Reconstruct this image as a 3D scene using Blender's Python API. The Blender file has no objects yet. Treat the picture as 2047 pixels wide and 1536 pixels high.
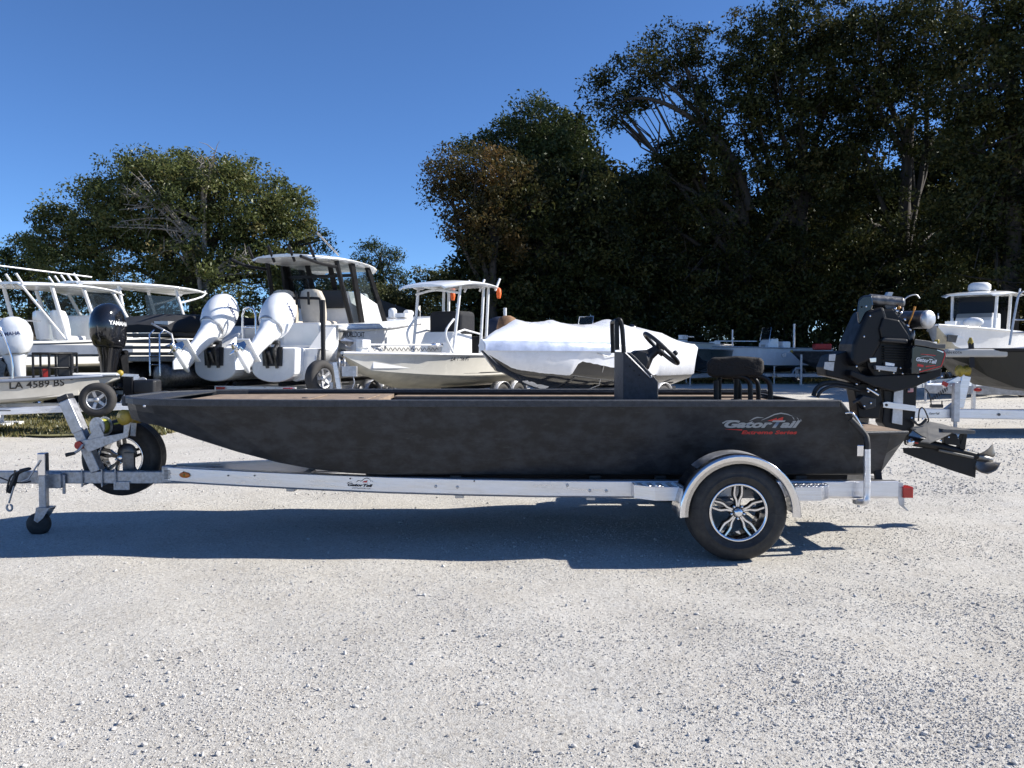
import bpy, math, random
import numpy as np
from mathutils import Vector, Matrix, Quaternion
R = math.radians
random.seed(7)
SC = bpy.context.scene
COL = SC.collection

# ---------------------------------------------------------------- camera, sky, sun, exposure
F_PX, CAM_H, PITCH = 1600.0, 1.54, 2.43
cam_data = bpy.data.cameras.new('camera')
cam_data.sensor_width = 36.0
cam_data.lens = F_PX / 2047.0 * 36.0
cam_data.clip_start, cam_data.clip_end = 0.05, 3000.0
cam = bpy.data.objects.new('camera', cam_data)
COL.objects.link(cam)
cam.location = (0, 0, CAM_H)
cam.rotation_euler = (R(90 - PITCH), 0, 0)
SC.camera = cam

SUN_EL, SUN_AZ = 35.5, 7.0          # azimuth: degrees from +X towards +Y
world = bpy.data.worlds.new('World')
SC.world = world
world.use_nodes = True
wn, wl = world.node_tree.nodes, world.node_tree.links
wn.clear()
w_out = wn.new('ShaderNodeOutputWorld')
w_bg = wn.new('ShaderNodeBackground')
w_sky = wn.new('ShaderNodeTexSky')
w_sky.sky_type = 'NISHITA'
w_sky.sun_disc = False
w_sky.sun_elevation = R(SUN_EL)
w_sky.sun_rotation = R(90 - SUN_AZ)
w_sky.altitude = 2600.0
w_sky.air_density = 1.0
w_sky.dust_density = 0.1
w_sky.ozone_density = 10.0
w_bg.inputs['Strength'].default_value = 0.093
wl.new(w_sky.outputs[0], w_bg.inputs[0])
wl.new(w_bg.outputs[0], w_out.inputs[0])

sun_data = bpy.data.lights.new('sun', 'SUN')
sun_data.energy = 4.6
sun_data.angle = R(0.53)
sun_data.color = (1.0, 0.955, 0.88)
sun = bpy.data.objects.new('sun', sun_data)
COL.objects.link(sun)
sd = Vector((math.cos(R(SUN_EL)) * math.cos(R(SUN_AZ)), math.cos(R(SUN_EL)) * math.sin(R(SUN_AZ)), math.sin(R(SUN_EL))))
sun.rotation_euler = (-sd).to_track_quat('-Z', 'Y').to_euler()
sun.location = sd * 60

SC.view_settings.view_transform = 'Standard'
SC.view_settings.look = 'None'
SC.view_settings.gamma = 1.0
SC.view_settings.use_curve_mapping = False
SC.view_settings.exposure = 0.85
SC.render.engine = 'CYCLES'
SC.cycles.max_bounces = 6
SC.cycles.transparent_max_bounces = 8
SC.cycles.caustics_reflective = False
SC.cycles.caustics_refractive = False
try:
    SC.cycles.use_denoising = True
except Exception:
    pass

# ---------------------------------------------------------------- helpers
_th = R(PITCH)
def P(px, py, Y):
    """world point at depth Y seen at photo pixel px, py (used to measure places from the photo)"""
    u, v = (px - 1023.5) / F_PX, (768 - py) / F_PX
    t = Y / (math.cos(_th) + v * math.sin(_th))
    return Vector((u * t, Y, CAM_H + t * (-math.sin(_th) + v * math.cos(_th))))

def offs(o):
    w = Vector((0, 0, 0))
    while o is not None:
        w += o.location; o = o.parent
    return w

def thing(name, label, cat, loc=(0, 0, 0), group=None):
    o = bpy.data.objects.new(name, None)
    COL.objects.link(o)
    o.empty_display_size = 0.2
    o.location = loc
    tag(o, label, cat, group)
    return o
def tag(o, label=None, cat=None, group=None, kind=None):
    if label: o['label'] = label
    if cat: o['category'] = cat
    if group: o['group'] = group
    if kind: o['kind'] = kind
    return o

def frame(d):
    d = Vector(d).normalized()
    a = Vector((0, 0, 1)) if abs(d.z) < 0.95 else Vector((1, 0, 0))
    u = d.cross(a).normalized()
    return d, u, u.cross(d).normalized()

def smooth_path(pts, k=5):
    pts = [Vector(p) for p in pts]
    out = []
    n = len(pts)
    for i in range(n - 1):
        p0, p1, p2, p3 = pts[max(i - 1, 0)], pts[i], pts[i + 1], pts[min(i + 2, n - 1)]
        for j in range(k):
            t = j / k
            out.append(0.5 * ((2 * p1) + (p2 - p0) * t + (2 * p0 - 5 * p1 + 4 * p2 - p3) * t * t + (3 * p1 - p0 - 3 * p2 + p3) * t ** 3))
    out.append(pts[-1])
    return out

class MB:
    def __init__(s): s.v, s.f, s.s = [], [], []
    def add(s, vs, fs, sm=False):
        b = len(s.v)
        s.v += [tuple(v) for v in vs]
        for f in fs:
            s.f.append(tuple(i + b for i in f)); s.s.append(sm)
        return s
    def box(s, c, d, rot=None):
        c = Vector(c); hx, hy, hz = d[0] / 2, d[1] / 2, d[2] / 2
        vs = [Vector((x, y, z)) for z in (-hz, hz) for y in (-hy, hy) for x in (-hx, hx)]
        if rot is not None: vs = [rot @ v for v in vs]
        return s.add([c + v for v in vs], [(0, 2, 3, 1), (4, 5, 7, 6), (0, 1, 5, 4), (1, 3, 7, 5), (3, 2, 6, 7), (2, 0, 4, 6)])
    def beam(s, a, b, w, h, up=(0, 0, 1)):
        """rectangular bar from a to b, w sideways, h along up"""
        a, b = Vector(a), Vector(b); d = (b - a).normalized(); u = d.cross(Vector(up)).normalized(); n = u.cross(d)
        vs = [p + u * sx * w / 2 + n * sz * h / 2 for p in (a, b) for sx, sz in ((-1, -1), (1, -1), (1, 1), (-1, 1))]
        return s.add(vs, [(0, 1, 2, 3), (7, 6, 5, 4), (0, 4, 5, 1), (1, 5, 6, 2), (2, 6, 7, 3), (3, 7, 4, 0)])
    def tube(s, pts, r, n=8, cap=True, k=0, sq=None):
        pts = [Vector(p) for p in pts]
        if k: 
            if not isinstance(r, (int, float)):
                m = len(pts); rr = []
                for i in range(m - 1): rr += [r[i] + (r[i + 1] - r[i]) * j / k for j in range(k)]
                r = rr + [r[-1]]
            pts = smooth_path(pts, k)
        m = len(pts); vs, fs = [], []
        rs = [r] * m if isinstance(r, (int, float)) else list(r)
        t0 = (pts[1] - pts[0]).normalized(); _, u, _ = frame(t0)
        for i, p in enumerate(pts):
            t = (pts[min(i + 1, m - 1)] - pts[max(i - 1, 0)])
            t = t.normalized() if t.length > 1e-9 else t0
            u = (u - t * u.dot(t))
            u = u.normalized() if u.length > 1e-6 else frame(t)[1]
            w = t.cross(u)
            for j in range(n):
                a = 2 * math.pi * j / n
                vs.append(p + (u * math.cos(a) + w * math.sin(a)) * rs[i])
        for i in range(m - 1):
            for j in range(n):
                a, b = i * n + j, i * n + (j + 1) % n
                fs.append((a, b, b + n, a + n))
        s.add(vs, fs, True)
        if cap:
            s.add(vs[:n], [tuple(range(n - 1, -1, -1))]); s.add(vs[-n:], [tuple(range(n))])
        return s
    def lathe(s, prof, o=(0, 0, 0), ax=(0, 0, 1), n=24, sm=True, closed=False, cap=True):
        """prof: (radius, height along ax)"""
        o = Vector(o); d, u, w = frame(ax); vs, fs = [], []
        m = len(prof)
        for r, h in prof:
            for j in range(n):
                a = 2 * math.pi * j / n
                vs.append(o + d * h + (u * math.cos(a) + w * math.sin(a)) * r)
        for i in range(m if closed else m - 1):
            for j in range(n):
                a, b = i * n + j, i * n + (j + 1) % n
                c, e = ((i + 1) % m) * n + (j + 1) % n, ((i + 1) % m) * n + j
                fs.append((a, e, c, b))
        s.add(vs, fs, sm)
        if not closed and cap:
            if prof[0][0] > 1e-4: s.add(vs[:n], [tuple(range(n))])
            if prof[-1][0] > 1e-4: s.add(vs[-n:], [tuple(range(n - 1, -1, -1))])
        return s
    def prism(s, poly, vec):
        poly = [Vector(p) for p in poly]; vec = Vector(vec); n = len(poly)
        vs = poly + [p + vec for p in poly]
        return s.add(vs, [tuple(range(n)), tuple(range(2 * n - 1, n - 1, -1))] + [(i, i + n, (i + 1) % n + n, (i + 1) % n) for i in range(n)])
    def ppx(s, px, Y0, Y1):
        """outline measured in the photo at depth Y0, given its real thickness back to depth Y1"""
        return s.prism([P(x, y, Y0) for x, y in px], (0, Y1 - Y0, 0))
    def loft(s, secs, closed=True, caps=True, sm=True):
        m, n = len(secs), len(secs[0]); vs = [Vector(p) for sec in secs for p in sec]; fs = []
        for i in range(m - 1):
            for j in range(n if closed else n - 1):
                a, b = i * n + j, i * n + (j + 1) % n
                fs.append((a, b, b + n, a + n))
        s.add(vs, fs, sm)
        if caps:
            s.add(vs[:n], [tuple(range(n - 1, -1, -1))]); s.add(vs[-n:], [tuple(range(n))])
        return s
    def ball(s, c, r, n=14, m=8):
        c = Vector(c); r = Vector(r) if not isinstance(r, (int, float)) else Vector((r, r, r))
        vs = [c + Vector((0, 0, -r.z))]; fs = []
        for i in range(1, m):
            a = -math.pi / 2 + math.pi * i / m
            for j in range(n):
                b = 2 * math.pi * j / n
                vs.append(c + Vector((r.x * math.cos(a) * math.cos(b), r.y * math.cos(a) * math.sin(b), r.z * math.sin(a))))
        vs.append(c + Vector((0, 0, r.z)))
        for j in range(n): fs.append((0, 1 + (j + 1) % n, 1 + j))
        for i in range(m - 2):
            for j in range(n):
                a, b = 1 + i * n + j, 1 + i * n + (j + 1) % n
                fs.append((a, b, b + n, a + n))
        t = len(vs) - 1; l = 1 + (m - 2) * n
        for j in range(n): fs.append((l + j, l + (j + 1) % n, t))
        return s.add(vs, fs, True)
    def xf(s, M):
        s.v = [tuple(M @ Vector(v)) for v in s.v]; return s
    def build(s, name, mat, parent=None, bev=0, label=None, sub=0, fix=True, seg=2):
        me = bpy.data.meshes.new(name)
        o0 = offs(parent) if parent else Vector((0, 0, 0))
        me.from_pydata([(v[0] - o0.x, v[1] - o0.y, v[2] - o0.z) for v in s.v], [], s.f)
        me.polygons.foreach_set('use_smooth', s.s)
        if fix:
            import bmesh
            bm = bmesh.new(); bm.from_mesh(me)
            bmesh.ops.remove_doubles(bm, verts=bm.verts, dist=1e-5)
            bmesh.ops.recalc_face_normals(bm, faces=bm.faces)
            bm.to_mesh(me); bm.free()
        me.materials.append(mat)
        o = bpy.data.objects.new(name, me); COL.objects.link(o)
        if parent: o.parent = parent
        if bev:
            md = o.modifiers.new('bevel', 'BEVEL'); md.width = bev; md.segments = seg; md.limit_method = 'ANGLE'; md.angle_limit = R(35)
            md.harden_normals = False
        if sub:
            md = o.modifiers.new('sub', 'SUBSURF'); md.levels = sub; md.render_levels = sub
        if label: o['label'] = label
        return o

def fast_mesh(name, V, Fq, mat, parent=None, attr=None, smooth=False):
    """V (n,3) array, Fq (m,k) array of polygons of k corners"""
    me = bpy.data.meshes.new(name)
    n, (m, k) = len(V), Fq.shape
    me.vertices.add(n); me.vertices.foreach_set('co', np.asarray(V, np.float32).ravel())
    me.loops.add(m * k); me.loops.foreach_set('vertex_index', Fq.astype(np.int32).ravel())
    me.polygons.add(m); me.polygons.foreach_set('loop_start', np.arange(0, m * k, k, dtype=np.int32))
    try: me.polygons.foreach_set('loop_total', np.full(m, k, np.int32))
    except Exception: pass
    me.polygons.foreach_set('use_smooth', np.full(m, smooth, bool))
    me.update(calc_edges=True)
    if attr is not None:
        a = me.attributes.new('tint', 'FLOAT', 'FACE'); a.data.foreach_set('value', np.asarray(attr, np.float32))
    me.materials.append(mat)
    o = bpy.data.objects.new(name, me); COL.objects.link(o)
    if parent: o.parent = parent
    return o

def copy_tree(o, parent=None):
    c = o.copy(); COL.objects.link(c); c.parent = parent
    for ch in list(o.children): copy_tree(ch, c)
    return c

def text(body, width, origin, right, up, mat, parent, shear=0.0, bold=0.012, name='lettering', height=None, thick=0.0015, onto=None):
    cu = bpy.data.curves.new(name, 'FONT'); cu.body = body; cu.shear = shear; cu.offset = bold; cu.resolution_u = 3
    t = bpy.data.objects.new(name, cu); COL.objects.link(t)
    bpy.context.view_layer.update()
    me = bpy.data.meshes.new_from_object(t.evaluated_get(bpy.context.evaluated_depsgraph_get()))
    bpy.data.objects.remove(t); bpy.data.curves.remove(cu)
    co = np.empty(len(me.vertices) * 3, np.float32); me.vertices.foreach_get('co', co); co = co.reshape(-1, 3)
    x0, x1, y0, y1 = co[:, 0].min(), co[:, 0].max(), co[:, 1].min(), co[:, 1].max()
    k = width / (x1 - x0); ky = height / (y1 - y0) if height else k
    right, up = Vector(right).normalized(), Vector(up).normalized(); nrm = right.cross(up)
    o0 = Vector(origin) - (offs(parent) if parent else Vector((0, 0, 0)))
    A = np.array(o0) + np.outer((co[:, 0] - x0) * k, np.array(right)) + np.outer((co[:, 1] - y0) * ky, np.array(up)) + np.array(nrm) * thick
    if onto is not None:      # lay the letters on the curved surface of another part (same local space)
        from mathutils.bvhtree import BVHTree
        bv = BVHTree.FromPolygons([v.co.copy() for v in onto.data.vertices], [tuple(p.vertices) for p in onto.data.polygons])
        for i in range(len(A)):
            q = Vector(A[i]); h = bv.ray_cast(q + nrm * 0.6, -nrm, 1.4)
            if h[0] is not None: A[i] = h[0] + nrm * 0.008
    me.vertices.foreach_set('co', A.astype(np.float32).ravel()); me.update()
    me.materials.clear(); me.materials.append(mat); me.name = name
    o = bpy.data.objects.new(name, me); COL.objects.link(o)
    if parent: o.parent = parent
    return o

# ---------------------------------------------------------------- materials
def srgb(r, g, b):
    f = lambda c: c / 12.92 if c <= 0.04045 else ((c + 0.055) / 1.055) ** 2.4
    return (f(r / 255), f(g / 255), f(b / 255))
def mat(name, col, rough=0.5, metal=0.0, var=0.12, vs=6.0, bump=0.0, bs=60.0, coat=0.0, col2=None, rvar=0.12, spec=0.5, stretch=None, scuff=None, ramp=(0.34, 0.66)):
    m = bpy.data.materials.new(name); m.use_nodes = True
    nt = m.node_tree; N, L = nt.nodes, nt.links
    b = N['Principled BSDF']
    b.inputs['Metallic'].default_value = metal
    b.inputs['Specular IOR Level'].default_value = spec
    if coat:
        b.inputs['Coat Weight'].default_value = coat; b.inputs['Coat Roughness'].default_value = 0.06
    tc = N.new('ShaderNodeTexCoord'); src = tc.outputs['Object']
    if stretch:
        mp = N.new('ShaderNodeMapping'); mp.inputs['Scale'].default_value = stretch; L.new(src, mp.inputs[0]); src = mp.outputs[0]
    no = N.new('ShaderNodeTexNoise'); no.inputs['Scale'].default_value = vs; no.inputs['Detail'].default_value = 6.0; no.inputs['Roughness'].default_value = 0.65
    L.new(src, no.inputs['Vector'])
    cr = N.new('ShaderNodeValToRGB')
    c2 = col2 or tuple(c * (1 - var * 1.6) for c in col)
    c1 = col if col2 else tuple(min(1, c * (1 + var * 0.6)) for c in col)
    cr.color_ramp.elements[0].position, cr.color_ramp.elements[1].position = ramp
    cr.color_ramp.elements[0].color = (*c2, 1); cr.color_ramp.elements[1].color = (*c1, 1)
    L.new(no.outputs['Fac'], cr.inputs[0]); L.new(cr.outputs[0], b.inputs['Base Color'])
    if scuff:                 # thin rubbed streaks and dust
        mp2 = N.new('ShaderNodeMapping'); mp2.inputs['Scale'].default_value = (0.9, 1, 9.0); mp2.inputs['Rotation'].default_value = (0, R(4), 0); L.new(tc.outputs['Object'], mp2.inputs[0])
        ns = N.new('ShaderNodeTexNoise'); ns.inputs['Scale'].default_value = 7.0; ns.inputs['Detail'].default_value = 8.0; ns.inputs['Roughness'].default_value = 0.75; L.new(mp2.outputs[0], ns.inputs['Vector'])
        sr = N.new('ShaderNodeValToRGB'); sr.color_ramp.elements[0].position, sr.color_ramp.elements[1].position = 0.58, 0.80
        sr.color_ramp.elements[0].color = (0, 0, 0, 1); sr.color_ramp.elements[1].color = (0.75, 0.75, 0.75, 1); L.new(ns.outputs['Fac'], sr.inputs[0])
        mx = N.new('ShaderNodeMix'); mx.data_type = 'RGBA'; L.new(sr.outputs[0], mx.inputs[0]); L.new(cr.outputs[0], mx.inputs[6]); mx.inputs[7].default_value = (*scuff, 1); L.new(mx.outputs[2], b.inputs['Base Color'])
    mr = N.new('ShaderNodeMapRange')
    mr.inputs['To Min'].default_value = max(0.02, rough - rvar); mr.inputs['To Max'].default_value = min(1, rough + rvar)
    mr.inputs['From Min'].default_value, mr.inputs['From Max'].default_value = 0.3, 0.7
    L.new(no.outputs['Fac'], mr.inputs[0]); L.new(mr.outputs[0], b.inputs['Roughness'])
    if bump:
        n2 = N.new('ShaderNodeTexNoise'); n2.inputs['Scale'].default_value = bs; n2.inputs['Detail'].default_value = 4.0
        L.new(src, n2.inputs['Vector'])
        bp = N.new('ShaderNodeBump'); bp.inputs['Strength'].default_value = bump; bp.inputs['Distance'].default_value = 0.01
        L.new(n2.outputs['Fac'], bp.inputs['Height']); L.new(bp.outputs[0], b.inputs['Normal'])
    return m
def glass(name, col, rough=0.05, alpha=0.55):
    m = bpy.data.materials.new(name); m.use_nodes = True
    N, L = m.node_tree.nodes, m.node_tree.links; b = N['Principled BSDF']
    b.inputs['Base Color'].default_value = (*col, 1); b.inputs['Roughness'].default_value = rough
    tr = N.new('ShaderNodeBsdfTransparent'); tr.inputs[0].default_value = (0.75, 0.8, 0.82, 1)
    mx = N.new('ShaderNodeMixShader'); mx.inputs[0].default_value = alpha
    L.new(tr.outputs[0], mx.inputs[1]); L.new(b.outputs[0], mx.inputs[2]); L.new(mx.outputs[0], N['Material Output'].inputs[0])
    return m
def leafmat(name, cols, trans=0.3, gloss=0.1):
    m = bpy.data.materials.new(name); m.use_nodes = True
    N, L = m.node_tree.nodes, m.node_tree.links; N.clear()
    out = N.new('ShaderNodeOutputMaterial'); at = N.new('ShaderNodeAttribute'); at.attribute_name = 'tint'
    cr = N.new('ShaderNodeValToRGB'); e = cr.color_ramp.elements
    while len(e) < len(cols): e.new(0.5)
    for i, c in enumerate(cols): e[i].position = i / (len(cols) - 1); e[i].color = (*c, 1)
    L.new(at.outputs['Fac'], cr.inputs[0])
    d = N.new('ShaderNodeBsdfDiffuse'); t = N.new('ShaderNodeBsdfTranslucent'); g = N.new('ShaderNodeBsdfGlossy')
    g.inputs['Roughness'].default_value = 0.38; g.inputs['Color'].default_value = (0.8, 0.85, 0.8, 1)
    L.new(cr.outputs[0], d.inputs[0]); L.new(cr.outputs[0], t.inputs[0])
    m1 = N.new('ShaderNodeMixShader'); m1.inputs[0].default_value = trans
    L.new(d.outputs[0], m1.inputs[1]); L.new(t.outputs[0], m1.inputs[2])
    m2 = N.new('ShaderNodeMixShader'); m2.inputs[0].default_value = gloss
    L.new(m1.outputs[0], m2.inputs[1]); L.new(g.outputs[0], m2.inputs[2]); L.new(m2.outputs[0], out.inputs[0])
    return m

M = {}
M['hull_black'] = mat('camo_black_paint', (0.039, 0.042, 0.047), 0.45, vs=6.5, bump=0.10, bs=6, col2=(0.016, 0.0175, 0.0198), stretch=(1, 1, 1.6), rvar=0.08, spec=0.32, scuff=(0.095, 0.092, 0.088), ramp=(0.40, 0.62))
M['hull_edge'] = mat('textured_black_liner', (0.045, 0.048, 0.055), 0.5, var=0.3, vs=30, bump=0.5, bs=260)
M['black_satin'] = mat('black_satin_metal', (0.009, 0.009, 0.0105), 0.42, var=0.3, vs=14, bump=0.04, bs=200, spec=0.3)
M['black_gloss'] = mat('black_gloss_paint', (0.010, 0.010, 0.012), 0.14, coat=0.6, var=0.2)
M['black_rubber'] = mat('black_rubber', (0.018, 0.018, 0.019), 0.66, var=0.3, vs=16, bump=0.12, bs=150, col2=(0.030, 0.029, 0.027), scuff=(0.085, 0.078, 0.07))
M['tyre_far'] = mat('tyre_dusty_rubber', (0.045, 0.042, 0.040), 0.8, var=0.3, vs=8)
M['black_plastic'] = mat('black_plastic', (0.022, 0.022, 0.024), 0.45, var=0.2)
M['black_cloth'] = mat('black_cloth', (0.015, 0.016, 0.020), 0.85, var=0.3, vs=9, bump=0.5, bs=12)
M['seat_cloth'] = mat('dark_brown_seat_fabric', (0.016, 0.013, 0.011), 0.9, var=0.4, vs=18, bump=0.7, bs=45)
M['deck_brown'] = mat('brown_deck_coating', (0.29, 0.215, 0.155), 0.85, var=0.22, vs=9, bump=0.5, bs=220)
M['alu'] = mat('brushed_aluminium', (0.74, 0.74, 0.76), 0.36, 1.0, var=0.10, vs=7, bump=0.06, bs=90, stretch=(0.3, 1, 8))
M['alu_dull'] = mat('dull_aluminium', (0.56, 0.56, 0.57), 0.48, 0.9, var=0.2, vs=11, bump=0.08, bs=90)
M['alu_polish'] = mat('polished_aluminium', (0.78, 0.78, 0.80), 0.16, 1.0, var=0.06, vs=5, rvar=0.07)
M['alu_white'] = mat('weathered_aluminium_rail', (0.80, 0.80, 0.82), 0.36, 0.85, var=0.10, vs=5, bump=0.05, bs=80, stretch=(0.4, 1, 5), scuff=(0.50, 0.48, 0.45))
M['galv'] = mat('galvanised_steel', (0.47, 0.48, 0.50), 0.45, 0.7, var=0.25, vs=34, bump=0.06, bs=60)
M['chrome'] = mat('stainless_steel', (0.75, 0.76, 0.78), 0.14, 1.0, var=0.05, rvar=0.05)
M['steel_dark'] = mat('dark_worn_steel', (0.16, 0.16, 0.165), 0.4, 0.8, var=0.35, vs=20)
M['gel_white'] = mat('white_gelcoat', (0.80, 0.80, 0.79), 0.22, var=0.05, vs=1.6, coat=0.35)
M['gel_cream'] = mat('cream_gelcoat', (0.73, 0.70, 0.62), 0.24, var=0.06, vs=1.4, coat=0.3)
M['gel_grey'] = mat('pale_grey_paint', (0.47, 0.45, 0.41), 0.4, var=0.09, vs=2.2)
M['gel_blue'] = mat('grey_blue_gelcoat', (0.15, 0.175, 0.23), 0.28, var=0.08, vs=2)
M['gel_teal'] = mat('dark_teal_paint', (0.022, 0.04, 0.042), 0.35, var=0.2)
M['bottom_cream'] = mat('hull_bottom_cream', (0.50, 0.47, 0.38), 0.5, var=0.16, vs=3)
M['engine_white'] = mat('engine_pearl_white', (0.80, 0.81, 0.82), 0.2, var=0.04, coat=0.5)
M['powder_white'] = mat('white_powder_coat', (0.78, 0.78, 0.77), 0.3, var=0.06)
M['cushion'] = mat('beige_vinyl', (0.52, 0.47, 0.40), 0.5, var=0.1, vs=4, bump=0.1, bs=8)
M['cover_brown'] = mat('brown_canvas_cover', (0.24, 0.135, 0.075), 0.85, var=0.25, vs=5, bump=0.5, bs=7)
M['wrap'] = mat('shrink_wrap_film', (0.77, 0.78, 0.81), 0.30, var=0.05, vs=3, bump=0.12, bs=4)
M['wrap_blue'] = mat('shrink_wrap_band', (0.42, 0.48, 0.64), 0.36, var=0.12, vs=6, bump=0.5, bs=9)
M['red_lens'] = mat('red_lens', (0.52, 0.025, 0.02), 0.2, var=0.1, coat=0.4)
M['red'] = mat('red_paint', (0.5, 0.03, 0.02), 0.4, var=0.12)
M['orange'] = mat('orange_vinyl', (0.85, 0.14, 0.02), 0.6, var=0.1)
M['yellow'] = mat('yellow_urethane', (0.40, 0.29, 0.035), 0.45, var=0.25, vs=14)
M['strap'] = mat('yellow_green_strap', (0.33, 0.33, 0.05), 0.8, var=0.2)
M['decal_silver'] = mat('silver_decal', (0.36, 0.38, 0.39), 0.35, var=0.05)
M['decal_red'] = mat('red_decal', (0.62, 0.035, 0.03), 0.4, var=0.05)
M['decal_black'] = mat('black_decal', (0.012, 0.012, 0.015), 0.4, var=0.05)
M['decal_blue'] = mat('navy_decal', (0.03, 0.045, 0.13), 0.4, var=0.05)
M['decal_white'] = mat('white_decal', (0.78, 0.78, 0.78), 0.4, var=0.05)
M['decal_orange'] = mat('orange_decal', (0.8, 0.22, 0.03), 0.4, var=0.05)
M['grey_plate'] = mat('grey_painted_steel', (0.125, 0.12, 0.11), 0.55, var=0.2, vs=10, bump=0.1, bs=70)
M['gasket_orange'] = mat('amber_plastic', (0.6, 0.25, 0.03), 0.35)
M['copper_prop'] = mat('worn_steel_prop', (0.26, 0.245, 0.225), 0.42, 0.9, var=0.2, vs=12)
M['bark'] = mat('bark', (0.058, 0.048, 0.038), 0.9, var=0.35, vs=4, bump=0.8, bs=14, stretch=(1, 1, 0.3))
M['bark_pale'] = mat('pale_dead_wood', (0.30, 0.27, 0.235), 0.9, var=0.25, vs=5, bump=0.4, bs=16)
M['roof_grey'] = mat('grey_roof_shingle', (0.085, 0.085, 0.09), 0.85, var=0.2, vs=8, bump=0.5, bs=12)
M['wall_tan'] = mat('tan_wall', (0.34, 0.30, 0.25), 0.85, var=0.1)
M['win'] = glass('tinted_window', (0.02, 0.025, 0.03), 0.04, 0.45)
M['win_clear'] = glass('clear_window', (0.08, 0.10, 0.11), 0.04, 0.14)
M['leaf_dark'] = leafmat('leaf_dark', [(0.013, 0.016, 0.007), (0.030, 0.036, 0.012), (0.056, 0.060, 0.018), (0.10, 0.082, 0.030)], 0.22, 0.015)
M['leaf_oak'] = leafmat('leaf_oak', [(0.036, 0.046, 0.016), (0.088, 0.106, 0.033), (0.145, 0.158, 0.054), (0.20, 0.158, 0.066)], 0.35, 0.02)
M['leaf_rust'] = leafmat('leaf_rust', [(0.03, 0.032, 0.013), (0.075, 0.064, 0.022), (0.115, 0.075, 0.026), (0.18, 0.095, 0.032)], 0.4, 0.02)
M['leaf_pine'] = leafmat('leaf_pine', [(0.018, 0.028, 0.012), (0.038, 0.055, 0.020), (0.062, 0.080, 0.026), (0.085, 0.095, 0.035)], 0.25, 0.02)
M['leaf_pale'] = leafmat('leaf_pale', [(0.035, 0.046, 0.02), (0.07, 0.082, 0.034), (0.11, 0.115, 0.048), (0.15, 0.13, 0.06)], 0.35, 0.02)
M['grass'] = leafmat('grass_blades', [(0.055, 0.06, 0.018), (0.11, 0.11, 0.035), (0.19, 0.165, 0.06), (0.26, 0.21, 0.10)], 0.3, 0.05)

# ---------------------------------------------------------------- ground, gravel, grass
rng = np.random.default_rng(11)
def gz(x, y):
    x, y = np.asarray(x, float), np.asarray(y, float)
    near = np.exp(-((y - 6) / 14.0) ** 2)
    z = near * (0.012 * np.sin(x * 1.1 + 0.7 * np.sin(y * 0.9)) + 0.010 * np.sin(y * 1.7 + x * 0.6 + 1.0) + 0.006 * np.sin(x * 3.1 - y * 2.3) + 0.004 * np.sin(x * 5.7 + 1.3 + y * 4.1))
    z -= 0.045 * np.exp(-(((x + 4.1) / 1.0) ** 2 + ((y - 6.6) / 1.2) ** 2))
    d = ((x - 1.63) / 0.5) ** 2 + ((y - 5.88) / 0.5) ** 2
    z *= 1 - np.exp(-d)
    return z

def ground_material():
    m = bpy.data.materials.new('limestone_gravel'); m.use_nodes = True
    N, L = m.node_tree.nodes, m.node_tree.links; b = N['Principled BSDF']
    b.inputs['Roughness'].default_value = 0.95; b.inputs['Specular IOR Level'].default_value = 0.15
    g = N.new('ShaderNodeNewGeometry')
    def noise(s, d=5, r=0.6):
        n = N.new('ShaderNodeTexNoise'); n.inputs['Scale'].default_value = s; n.inputs['Detail'].default_value = d; n.inputs['Roughness'].default_value = r
        L.new(g.outputs['Position'], n.inputs['Vector']); return n.outputs['Fac']
    def ramp(f, a, ca, bb, cb):
        c = N.new('ShaderNodeValToRGB'); c.color_ramp.elements[0].position = a; c.color_ramp.elements[1].position = bb
        c.color_ramp.elements[0].color = (*ca, 1); c.color_ramp.elements[1].color = (*cb, 1); L.new(f, c.inputs[0]); return c.outputs[0]
    def mul(a, c, k=1.0):
        x = N.new('ShaderNodeMix'); x.data_type = 'RGBA'; x.blend_type = 'MULTIPLY'; x.inputs[0].default_value = k
        L.new(a, x.inputs[6]); L.new(c, x.inputs[7]); return x.outputs[2]
    base = ramp(noise(0.35, 5), 0.35, (0.60, 0.573, 0.518), 0.68, (0.65, 0.627, 0.58))
    spk = ramp(noise(48, 7, 0.8), 0.34, (0.42, 0.41, 0.40), 0.46, (1, 1, 1))  # dark specks put the shade between the grains into the colour
    spk2 = ramp(noise(190, 5, 0.85), 0.34, (0.52, 0.52, 0.52), 0.50, (1, 1, 1))
    pat = ramp(noise(1.7, 6, 0.7), 0.30, (0.90, 0.885, 0.865), 0.60, (1, 1, 1))
    v = N.new('ShaderNodeTexVoronoi'); v.inputs['Scale'].default_value = 70; L.new(g.outputs['Position'], v.inputs['Vector'])
    vc = ramp(v.outputs['Color'], 0.1, (0.80, 0.78, 0.76), 0.6, (1.0, 1.0, 1.0))
    L.new(mul(mul(mul(mul(base, spk), spk2, 0.8), pat), vc), b.inputs['Base Color'])
    h1, h2, h3 = noise(26, 6, 0.7), noise(120, 4, 0.7), noise(3.0, 4)
    ad = N.new('ShaderNodeMath'); ad.operation = 'MULTIPLY_ADD'; ad.inputs[1].default_value = 0.45
    L.new(h2, ad.inputs[0]); L.new(h1, ad.inputs[2])
    ad2 = N.new('ShaderNodeMath'); ad2.operation = 'MULTIPLY_ADD'; ad2.inputs[1].default_value = 1.2
    L.new(h3, ad2.inputs[0]); L.new(ad.outputs[0], ad2.inputs[2])
    bp = N.new('ShaderNodeBump'); bp.inputs['Strength'].default_value = 0.75; bp.inputs['Distance'].default_value = 0.022
    L.new(ad2.outputs[0], bp.inputs['Height']); L.new(bp.outputs[0], b.inputs['Normal'])
    return m
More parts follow.
